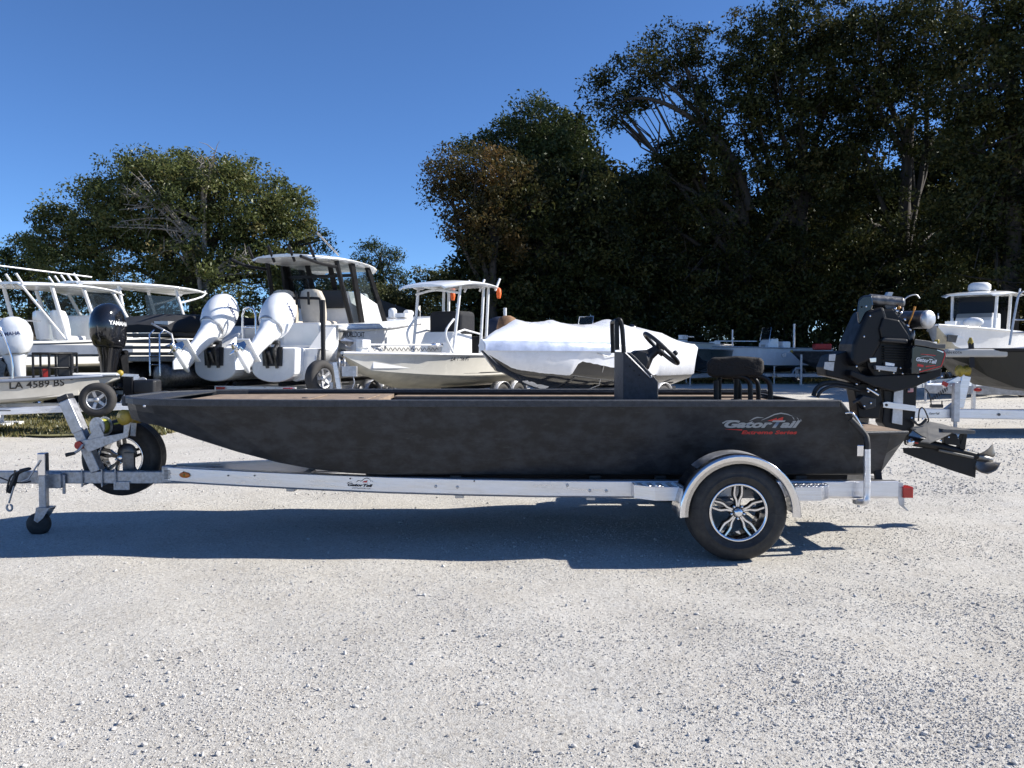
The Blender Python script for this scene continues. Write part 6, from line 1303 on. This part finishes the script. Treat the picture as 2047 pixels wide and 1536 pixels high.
def road_wheel(name, c, out, r, w, rr, face='machined', parent=None):
    """trailer tyre with five twin-spoke alloy rim; out is the outward axis"""
    c = Vector(c); d, u, v = frame(out); h = w / 2
    t = MB(); prof = [(rr * 1.02, -h * 0.86), (rr * 1.10, -h * 0.98), (r * 0.80, -h * 1.06), (r * 0.93, -h * 0.96), (r * 0.975, -h * 0.80), (r * 0.995, -h * 0.70)]
    for g in (-0.5, -0.17, 0.17, 0.5): prof += [(r, h * (g - 0.08)), (r * 0.978, h * (g - 0.075)), (r * 0.978, h * (g + 0.0)), (r, h * (g + 0.005))]
    prof += [(r * 0.995, h * 0.70), (r * 0.975, h * 0.80), (r * 0.93, h * 0.96), (r * 0.905, h * 0.975), (r * 0.90, h * 1.0), (r * 0.885, h * 1.0), (r * 0.88, h * 1.015), (r * 0.80, h * 1.06), (r * 0.745, h * 1.052), (r * 0.74, h * 1.075), (r * 0.72, h * 1.075), (r * 0.715, h * 1.045), (rr * 1.10, h * 0.98), (rr * 1.02, h * 0.86), (rr * 0.98, h * 0.5), (rr * 0.98, -h * 0.5)]
    t.lathe(prof, c, out, 64, closed=True); ty = t.build(name, M['black_rubber'], parent, fix=False)
    b = MB(); b.lathe([(rr * 1.04, h * 0.90), (rr * 1.05, h * 0.97), (rr * 1.0, h * 1.0), (rr * 0.955, h * 0.95), (rr * 0.93, h * 0.82)], c, out, 56, cap=False); b.build('rim_lip', M['alu_polish'], ty, fix=False)
    b = MB(); b.lathe([(rr * 0.935, h * 0.84), (rr * 0.91, h * 0.5), (rr * 0.89, -h * 0.7), (rr * 0.96, -h * 0.8)], c, out, 40, cap=False); b.build('rim_barrel', M['black_gloss'], ty, fix=False)
    def pt(rad, ang, ht): return c + d * ht + (u * math.cos(ang) + v * math.sin(ang)) * rad
    for k in range(5):
        a0 = 2 * math.pi * k / 5 + math.pi / 2
        for s in (-1, 1):
            path = [(rr * 0.20, 0.10, 0.74), (rr * 0.42, 0.12, 0.74), (rr * 0.60, 0.21, 0.77), (rr * 0.72, 0.19, 0.80), (rr * 0.94, 0.13, 0.86)]
            ws_ = [0.016, 0.014, 0.016, 0.014, 0.013]
            secs = []; secf = []
            for (ra, da, ht), wd in zip(path, ws_):
                ang = a0 + s * da; tn = (-u * math.sin(ang) + v * math.cos(ang)); q = pt(ra, ang, h * ht)
                secs.append([q - tn * wd * 0.8, q + tn * wd * 0.8, q + tn * wd - d * 0.035, q - tn * wd - d * 0.035])
                secf.append([q - tn * wd * 0.42 + d * 0.0015, q + tn * wd * 0.42 + d * 0.0015])
            m1 = MB(); m1.loft(secs, sm=False); so = m1.build('spoke', M['black_gloss'], ty, fix=False)
            if face == 'machined':
                m2 = MB(); m2.loft(secf, closed=False, caps=False, sm=False); m2.build('spoke_face', M['alu_polish'], so if False else ty, fix=False)
    b = MB(); b.lathe([(rr * 0.27, h * 0.25), (rr * 0.27, h * 0.66), (rr * 0.24, h * 0.72)], c, out, 24); b.build('hub_plate', M['black_gloss'], ty, fix=False)
    b = MB(); b.lathe([(rr * 0.155, h * 0.70), (rr * 0.155, h * 0.95), (rr * 0.13, h * 1.05), (rr * 0.05, h * 1.08), (0.001, h * 1.08)], c, out, 20); b.build('hub_cap', M['alu_polish'], ty, fix=False)
    for k in range(5):
        b = MB(); q = pt(rr * 0.235, 2 * math.pi * k / 5 + math.pi / 2 + 0.63, h * 0.70); b.lathe([(0.011, 0), (0.011, 0.016), (0.006, 0.02), (0, 0.021)], q, out, 6, sm=False); b.build('lug_nut', M['chrome'], ty)
    return ty
WX, WR = 1.643, 0.362
road_wheel('wheel', (WX, 5.865, WR), (0, -1, 0), WR, 0.225, 0.205, parent=trl)
road_wheel('wheel', (WX, 2 * CL - 5.865, WR), (0, 1, 0), WR, 0.225, 0.205, parent=trl)
sw2 = road_wheel('spare_wheel', (xpx(252, 7.28), 7.22, zpx(252, 913, 7.22)), (0.10, -1, 0), 0.345, 0.21, 0.19, face='black', parent=trl)
pl = MB(); pl.lathe([(0.085, 0), (0.085, 0.02), (0.03, 0.025)], Vector((xpx(254, 7.16), 7.14, zpx(254, 905, 7.14))), (0, -1, 0), 18); pl.box((xpx(254, 7.1), 7.10, zpx(254, 928, 7.1)), (0.10, 0.03, 0.20)); pl.build('spare_carrier', M['steel_dark'], trl)
MB().beam((-0.0 + WX, 5.98, WR), (WX, 2 * CL - 5.98, WR), 0.075, 0.075).build('axle', M['galv'], trl, bev=0.006)
for s in (-1, 1):
    yo, yi = CL + s * (CL - 5.73), CL + s * (CL - 6.02)
    f = MB(); fc = (WX + 0.005, WR - 0.015); R1 = 0.428
    secs = []
    for i in range(33):
        a = R(-2 + 184 * i / 32); k = Vector((math.cos(a), 0, math.sin(a))); o = Vector((fc[0], 0, fc[1]))
        def q(rad, y): return o + k * rad + Vector((0, y, 0))
        secs.append([q(R1 - 0.052, yo), q(R1 - 0.012, yo - s * -0.0), q(R1 + 0.004, yo - s * 0.02 * -1), q(R1 + 0.010, yo - s * 0.05 * -1 if False else yo + (yi - yo) * 0.12), q(R1 + 0.010, yi), q(R1 + 0.004, yi), q(R1 + 0.003, yo + (yi - yo) * 0.10), q(R1 - 0.014, yo + (yi - yo) * 0.025), q(R1 - 0.050, yo + (yi - yo) * 0.02)])
    f.loft(secs); fo = f.build('fender', M['alu_polish'], trl, fix=False)
    tp = MB(); secs = []
    for i in range(17):
        a = R(52 + 80 * i / 16); k = Vector((math.cos(a), 0, math.sin(a))); o = Vector((fc[0], 0, fc[1])); secs.append([o + k * (R1 + 0.0125) + Vector((0, yo + (yi - yo) * 0.30, 0)), o + k * (R1 + 0.0125) + Vector((0, yi, 0))])
    tp.loft(secs, closed=False, caps=False); tp.build('tread_strip', M['tread'] if 'tread' in M else M['alu_dull'], fo, fix=False)
    for (x0_, x1_, fl) in ((xpx(1270, 6.0), xpx(1372, 5.95), 1), (xpx(1592, 5.95), xpx(1666, 6.0), -1)):
        y0_, y1_ = CL + s * (CL - 5.93), CL + s * (CL - 6.125)
        pl_ = [(x0_, y1_), (x1_, y1_), (x1_, y0_), (x0_ + 0.14, y0_), (x0_, y1_ + (y0_ - y1_) * 0.45)] if fl > 0 else [(x0_, y1_), (x1_, y1_), (x1_, y1_ + (y0_ - y1_) * 0.45), (x1_ - 0.10, y0_), (x0_, y0_)]
        b = MB(); b.prism([(x, y, 0.415) for x, y in pl_], (0, 0, 0.105)); bo = b.build('step', M['alu'], trl, bev=0.003)
        dm = MB(); n_ = 0
        for ix in range(9):
            for iy in range(7):
                x, y = x0_ + 0.02 + (x1_ - x0_ - 0.04) * (ix + 0.5 * (iy % 2)) / 9, y1_ + (y0_ - y1_) * (iy + 0.5) / 7
                if (fl > 0 and x < x0_ + 0.15 and (iy / 7) > 0.45 + 0.5 * (x - x0_) / 0.14 - 0.1) or (fl < 0 and x > x1_ - 0.11 and (iy / 7) > 0.40 + 0.5 * (x1_ - x) / 0.10): continue
                dm.box((x, y, 0.5215), (0.020, 0.005, 0.003), Matrix.Rotation(R(45 if (ix + iy) % 2 else -45), 3, 'Z'))
        tag(dm.build('tread_pattern', M['alu_polish'], bo, fix=False), kind='stuff')
        if fl > 0: MB().lathe([(0.016, 0), (0.016, 0.004), (0.008, 0.006)], P(1295, 986, 5.985), (-0.6, -0.8, 0), 12).build('step_bolt', M['steel_dark'], bo)
# rear end: guide post, stern pad, tail lights
for s in (-1, 1):
    mir = lambda p: Vector((p.x, p.y if s < 0 else 2 * CL - p.y, p.z))
    g = MB(); yg = 6.03
    g.tube([mir(P(1716, 1004, 6.12)), mir(P(1730, 1003, yg)), mir(P(1733, 985, yg)), mir(P(1733, 898, yg))], 0.026, 10, k=4); go = g.build('guide_post', M['alu_white'], trl, fix=False)
    g = MB(); g.tube([mir(P(1733, 900, yg)), mir(P(1733, 884, yg)), mir(P(1728, 868, yg + .02)), mir(P(1700, 838, 6.07))], 0.023, 10, k=4); g.build('guide_pad', M['black_rubber'], go, fix=False)
    g = MB(); g.box(mir(P(1719, 901, 6.02)), (0.05, 0.02, 0.085)); g.build('guide_bracket', M['alu_polish'], go, bev=0.006)
    g = MB(); g.box(mir(P(1716, 1004, 6.14)), (0.07, 0.06, 0.03)); g.tube([mir(P(1716, 1006, 6.13)), mir(P(1716, 1014, 6.13))], 0.012, 8); g.build('post_clamp', M['galv'], go, bev=0.005)
    g = MB(); g.beam(mir(P(1746, 878, 6.32)), mir(P(1757, 968, 6.32)), 0.05, 0.03, (0, 1, 0)); g.build('transom_strap', M['black_cloth'], trl)
    g = MB(); g.lathe([(0.05, -0.05), (0.062, -0.03), (0.062, 0.03), (0.05, 0.05)], mir(P(1762, 976, 6.2)), (0.3, 1, 0), 16); g.build('bunk_end', M['black_plastic'], trl, fix=False)
    g = MB(); g.prism([mir(P(x, y, 6.15)) for x, y in ((1772, 962), (1806, 966), (1806, 976), (1772, 974))], (0, 0.06, 0)); g.prism([mir(P(x, y, 6.15)) for x, y in ((1790, 974), (1808, 974), (1808, 1012), (1818, 1022), (1812, 1021), (1798, 1010))], (0, 0.006, 0)); lb = g.build('light_bracket', M['alu_dull'], trl, bev=0.002)
    g = MB(); g.prism([mir(P(x, y, 6.13)) for x, y in ((1806, 974), (1826, 974), (1826, 996), (1806, 996))], (0, 0.09, 0)); g.build('tail_light', M['red_lens'], trl, bev=0.005)
MB().beam((2.93, 6.2, 0.46), (2.93, 7.8, 0.46), 0.06, 0.10).build('rear_crossbar', M['alu_dull'], trl, bev=0.004)

# ---------------------------------------------------------------- mud motor on the stern
mo = thing('mud_motor', 'black mud motor with silver muffler and long drive on the stern', 'outboard motor', (3.2, CL, 0.92))
def pm(name, px, y0, y1, m, bev=0.008, parent=None, seg=2): return MB().ppx(px, y0, y1).build(name, M[m], parent or mo, bev=bev, seg=seg)
pm('engine_block', [(1742, 622), (1788, 616), (1815, 652), (1824, 672), (1824, 745), (1815, 765), (1752, 760), (1735, 735), (1726, 680)], 6.84, 7.22, 'black_satin', 0.02)
pm('blower_housing', [(1722, 650), (1735, 622), (1768, 612), (1776, 640), (1762, 690), (1745, 720), (1712, 735), (1702, 722), (1706, 688)], 6.80, 7.12, 'black_satin', 0.03, seg=3)
pm('side_cover', [(1766, 634), (1798, 640), (1819, 672), (1820, 682), (1762, 676), (1758, 658)], 6.78, 6.85, 'black_satin', 0.012)
ac = MB(); ac.loft([[P(x, y, Y) for x, y in ((1716, 600), (1724, 592), (1742, 590), (1746, 610), (1740, 626), (1728, 646), (1716, 648), (1713, 624))] for Y in (6.84, 6.87, 7.10, 7.13)], sm=False); ac.build('air_filter', M['black_gloss'], mo, bev=0.012, seg=3)
tb = MB(); tb.tube([P(1738, 600, 6.92), P(1800, 606, 6.92)], 0.052, 16); tb.lathe([(0.052, 0), (0.045, 0.02), (0.0, 0.03)], P(1800, 606, 6.92), (1, 0, -0.08), 16); tb.build('intake_canister', M['steel_dark'], mo, fix=False)
pm('upper_shroud', [(1768, 609), (1797, 611), (1803, 630), (1793, 640), (1778, 636)], 6.88, 7.10, 'grey_plate', 0.01)
pm('handle_tab', [(1772, 592), (1776, 584), (1786, 585), (1782, 594)], 6.95, 7.0, 'alu_dull', 0.002)
for (x, y, m_) in ((1787, 618, 'chrome'), (1795, 616, 'gasket_orange'), (1799, 626, 'chrome'), (1806, 640, 'chrome'), (1812, 652, 'alu_polish'), (1816, 660, 'chrome'), (1790, 623, 'chrome')):
    b = MB(); b.lathe([(0.012, 0), (0.014, 0.012), (0.010, 0.024), (0, 0.026)], P(x, y, 6.87), (0.4, -1, 0.1), 10); b.build('fitting', M[m_], mo, fix=False)
b = MB(); b.tube([P(1805, 622, 6.9), P(1806, 602, 6.9), P(1818, 592, 6.9), P(1832, 590, 6.9), P(1838, 597, 6.9)], 0.006, 6, k=4); b.build('fuel_line', M['alu_dull'], mo, fix=False)
b = MB(); b.tube([P(1815, 652, 6.86), P(1824, 630, 6.86), P(1829, 614, 6.86)], 0.006, 6); b.tube([P(1827, 620, 6.855), P(1829, 613, 6.855)], 0.010, 6); b.build('dipstick', M['gasket_orange'], mo, fix=False)
mf = MB(); ma = Vector((P(1856, 639, 6.86).x, 6.86, P(1856, 639, 6.86).z)); mdir = Vector((0.42, -1, -0.02)).normalized()
mf.lathe([(0.0, -0.46), (0.065, -0.45), (0.078, -0.42), (0.078, -0.012)], ma, mdir, 26); mfo = mf.build('muffler', M['steel_dark'], mo, fix=False)
MB().lathe([(0.079, -0.02), (0.080, 0.0), (0.070, 0.014), (0.045, 0.022), (0.001, 0.025)], ma, mdir, 26).build('muffler_end', M['alu_dull'], mfo, fix=False)
b = MB(); b.tube([ma - mdir * 0.30 + Vector((0, 0, -0.07)), P(1822, 664, 6.98), P(1815, 690, 7.0)], 0.028, 10, k=4); b.build('exhaust_pipe', M['steel_dark'], mo, fix=False)
pm('cylinder_cover', [(1766, 674), (1816, 678), (1816, 688), (1763, 684)], 6.76, 6.86, 'black_plastic', 0.015)
for i in range(6): pm('cooling_fin', [(1768, 692 + 5 * i), (1814, 694 + 5 * i), (1814, 696 + 5 * i), (1768, 694 + 5 * i)], 6.80, 6.86, 'black_satin', 0.001)
bc_ = pm('belt_cover', [(1824, 694), (1830, 690), (1890, 700), (1892, 712), (1884, 736), (1838, 747), (1822, 748)], 6.70, 7.02, 'black_gloss', 0.010)
tpo = MB(); tpo.loft([[P(1828, 678, Y), P(1858, 682, Y), P(1875, 688, Y), P(1891, 688, Y), P(1890, 697, Y + 0.0), P(1870, 697, Y), P(1850, 693, Y), P(1828, 690, Y)] for Y in (6.69, 6.71, 7.02, 7.04)], sm=False); tpo.build('belt_cover_top', M['grey_plate'], bc_, bev=0.006)
bpj = lambda px, py, off=0.0: P(px, py, 6.70 - off)
ribbon([(1884, 700, .4), (1890, 708, 1.0), (1882, 732, 1.0), (1838, 744, .8)], 'decal_red', 'red_stripe', bpj, bc_)
ribbon([(1873, 700, .5), (1886, 704.5, 1.2)], 'alu_polish', 'edge_glint', bpj, bc_)
text('GatorTail', (bpj(1872, 720) - bpj(1830, 716)).length, bpj(1831, 722, 0.002), bpj(1872, 726) - bpj(1831, 720), (0, 0, 1), M['decal_white'], bc_, shear=0.3, bold=0.035)
ribbon([(1832, 718, .3), (1843, 714, .6), (1853, 712, .6), (1863, 714, .6), (1872, 720, .3)], 'decal_silver', 'decal_stroke', bpj, bc_)
ribbon([(1840, 708, .5), (1870, 711, .8)], 'decal_red', 'decal_stroke', bpj, bc_); ribbon([(1834, 730, 2.4), (1846, 732, 2.2)], 'decal_red', 'decal_stroke', bpj, bc_); ribbon([(1850, 733, 1), (1870, 731, .8)], 'decal_red', 'decal_stroke', bpj, bc_)
pm('engine_base', [(1735, 752), (1822, 748), (1838, 748), (1884, 738), (1882, 752), (1830, 774), (1790, 784), (1745, 772), (1700, 752), (1702, 740)], 6.82, 7.16, 'black_satin', 0.01)
pm('nameplate', [(1751, 731), (1794, 734), (1792, 744), (1752, 739)], 6.775, 6.82, 'alu_dull', 0.002)
pm('starter_cap', [(1770, 724), (1789, 727), (1788, 733), (1770, 731)], 6.79, 6.83, 'alu', 0.002)
pm('solenoid', [(1738, 716), (1752, 715), (1752, 724), (1740, 725)], 6.80, 6.86, 'alu_polish', 0.004)
for (x, y) in ((1727, 673), (1731, 613), (1739, 632), (1712, 733), (1804, 747), (1835, 753), (1882, 753), (1757, 741), (1786, 746), (1838, 739), (1800, 736)):
    b = MB(); b.lathe([(0.009, 0), (0.009, 0.006), (0.005, 0.009), (0, 0.0095)], P(x, y, 6.80 if x < 1830 else 6.70), (0, -1, 0), 6, sm=False); b.build('bolt', M['chrome'], mo)
pm('swivel_frame', [(1652, 752), (1650, 735), (1660, 712), (1700, 700), (1716, 736), (1730, 760), (1716, 770), (1690, 760)], 6.92, 7.14, 'black_satin', 0.01)
for q_ in ([(1658, 709), (1671, 708), (1669, 722), (1657, 722)], [(1649, 724), (1668, 724), (1666, 742), (1647, 738)]): pm('warning_sticker', q_, 6.913, 6.9195, 'alu_dull', 0)
b = MB(); b.tube([P(1626, 792, 6.9), P(1632, 778, 6.9), P(1645, 768, 6.9), P(1672, 765, 6.92), P(1705, 772, 6.95)], 0.020, 10, k=4); b.build('control_hose', M['black_rubber'], mo, fix=False)
b = MB(); b.tube([P(1634, 795, 6.84), P(1642, 782, 6.84), P(1665, 772, 6.86), P(1700, 776, 6.9), P(1720, 782, 6.92)], 0.014, 10, k=4); b.build('control_hose', M['black_rubber'], mo, fix=False)
pm('swivel_block', [(1706, 770), (1728, 765), (1760, 778), (1764, 800), (1758, 838), (1716, 836), (1712, 800)], 6.92, 7.10, 'black_satin', 0.012)
pm('swivel_plate', [(1715, 800), (1726, 790), (1752, 796), (1752, 815), (1730, 820)], 6.86, 6.94, 'black_plastic', 0.01)
b = MB(); b.tube([P(1718, 800, 6.84), P(1704, 806, 6.84)], [0.010, 0.014], 8); b.build('trim_pin', M['black_plastic'], mo, fix=False); b = MB(); b.tube([P(1742, 770, 6.88), P(1790, 780, 6.90)], 0.008, 6); b.build('trim_rod', M['chrome'], mo, fix=False); b = MB(); b.tube([P(1732, 776, 6.86), P(1756, 790, 6.86)], 0.012, 8); b.build('trim_linkage', M['chrome'], mo, fix=False)
for (x, y) in ((1712, 768), (1745, 762), (1750, 779), (1735, 783), (1740, 806), (1727, 812)):
    b = MB(); b.lathe([(0.010, 0), (0.010, 0.010), (0, 0.012)], P(x, y, 6.86), (0, -1, 0), 8); b.build('bolt', M['alu_polish'], mo)
pm('trim_cylinder', [(1712, 812), (1742, 812), (1738, 850), (1714, 848)], 6.94, 7.06, 'black_gloss', 0.02)
pm('drive_leg', [(1766, 775), (1834, 770), (1832, 810), (1828, 858), (1815, 874), (1778, 864), (1764, 846), (1768, 810)], 6.95, 7.10, 'black_satin', 0.01)
pm('leg_plate', [(1788, 776), (1806, 776), (1804, 850), (1783, 846)], 6.925, 6.948, 'alu_dull', 0.003)
lb_ = pm('leg_brace', [(1765, 805), (1774, 803), (1832, 812), (1831, 823), (1766, 815)], 6.89, 6.922, 'alu', 0.003)
b = MB(); b.lathe([(0.012, 0), (0.012, 0.005), (0, 0.007)], P(1772, 810, 6.89), (0, -1, 0), 10); b.build('brace_bolt', M['black_plastic'], lb_)
fl_ = pm('flag_sticker', [(1815, 777), (1826, 776), (1826, 784), (1815, 785)], 6.944, 6.9485, 'decal_white', 0)
for i in range(4): pm('flag_stripe', [(1815, 778 + 2 * i), (1826, 777 + 2 * i), (1826, 777.9 + 2 * i), (1815, 778.9 + 2 * i)], 6.942, 6.9435, 'decal_red', 0, parent=fl_)
pm('flag_canton', [(1815, 777), (1819.5, 776.6), (1819.5, 781), (1815, 781)], 6.940, 6.9415, 'decal_blue', 0, parent=fl_)
# cavitation plates: the near one slopes, the far one sits level
cv1 = MB(); cv1.add([P(x_, y_, 6.90 - (y_ - 860) * 0.0095) for x_, y_ in ((1820, 857), (1852, 843), (1884, 849), (1916, 859), (1882, 876), (1858, 886), (1840, 884), (1852, 876), (1842, 872))], [tuple(range(9))]); o = cv1.build('cavitation_plate', M['grey_plate'], mo, fix=False); m_ = o.modifiers.new('t', 'SOLIDIFY'); m_.thickness = 0.010; m_.offset = 0
pm('cavitation_plate', [(1886, 858), (1950, 861), (1950, 867), (1918, 868), (1884, 864)], 6.84, 7.22, 'grey_plate', 0.003)
pm('plate_strut', [(1884, 866), (1912, 868), (1922, 892), (1890, 888)], 6.97, 7.03, 'black_satin', 0.004)
pm('plate_strut', [(1926, 868), (1934, 868), (1930, 900), (1918, 896)], 6.97, 7.03, 'black_satin', 0.004)
ds = MB(); ds.tube([P(1812, 880, CL), P(1880, 893, CL), P(1954, 912, CL)], [0.045, 0.036, 0.030], 16); dso = ds.build('drive_tube', M['black_satin'], mo, fix=False)
pm('skeg', [(1806, 896), (1880, 896), (1953, 916), (1950, 956), (1900, 940), (1830, 915), (1808, 906)], 6.99, 7.01, 'black_satin', 0.003)
MB().tube([P(1876, 900, 6.965), P(1946, 915, 6.965)], 0.012, 8).build('grease_tube', M['grey_plate'], mo, fix=False)
b = MB(); b.lathe([(0.03, 0), (0.034, 0.015), (0.03, 0.03), (0.0, 0.032)], P(1818, 884, 6.94), (0, -1, 0), 16); b.build('pivot_cap', M['alu_polish'], mo, fix=False)
b = MB(); b.tube([P(1824, 884, 6.94), P(1835, 886, 6.94)], 0.008, 6); b.build('pivot_pin', M['red'], mo, fix=False)
b = MB(); b.tube([P(1836, 842, 6.9), P(1838, 820, 6.9), P(1846, 816, 6.9), P(1856, 838, 6.95), P(1854, 845, 6.97)], 0.006, 6, k=3); b.tube([P(1822, 838, 6.9), P(1838, 850, 6.9), P(1852, 838, 6.9)], 0.012, 6, k=3); b.build('steering_cable', M['black_plastic'], mo, fix=False)
for (x, y) in ((1822, 836), (1844, 838), (1880, 881), (1896, 874), (1914, 871), (1935, 900)):
    b = MB(); b.lathe([(0.008, 0), (0.008, 0.006), (0, 0.008)], P(x, y, 6.95), (0, -1, 0.3), 6, sm=False); b.build('bolt', M['chrome'], mo)
pc = P(1958, 914, CL); pa = (P(1958, 914, CL) - P(1900, 899, CL)).normalized()
pr = MB(); pr.lathe([(0.026, -0.02), (0.030, 0.02), (0.026, 0.09), (0.012, 0.12), (0.0, 0.122)], pc, pa, 18); pro = pr.build('propeller_hub', M['copper_prop'], mo, fix=False)
d_, u_, w_ = frame(pa)
for k in range(3):
    a0 = 2 * math.pi * k / 3 + 1.15; secs = []
    for i in range(7):
        t = i / 6; rad = 0.028 + 0.135 * t; half = (0.30 + 0.55 * math.sin(math.pi * (0.15 + 0.75 * t))) * (1 - 0.55 * t ** 3); row = []
        for j in range(7):
            s_ = (j / 6 - 0.5) * 2 * half; ang = a0 + s_ + 0.25 * t; row.append(pc + pa * (0.045 + 0.11 * s_ * (1.2 - t * 0.4) + 0.02 * t) + (u_ * math.cos(ang) + w_ * math.sin(ang)) * rad)
        secs.append(row)
    b = MB(); b.loft(secs, closed=False, caps=False); o = b.build('propeller_blade', M['copper_prop'], pro, fix=False); m_ = o.modifiers.new('t', 'SOLIDIFY'); m_.thickness = 0.005; m_.offset = 0
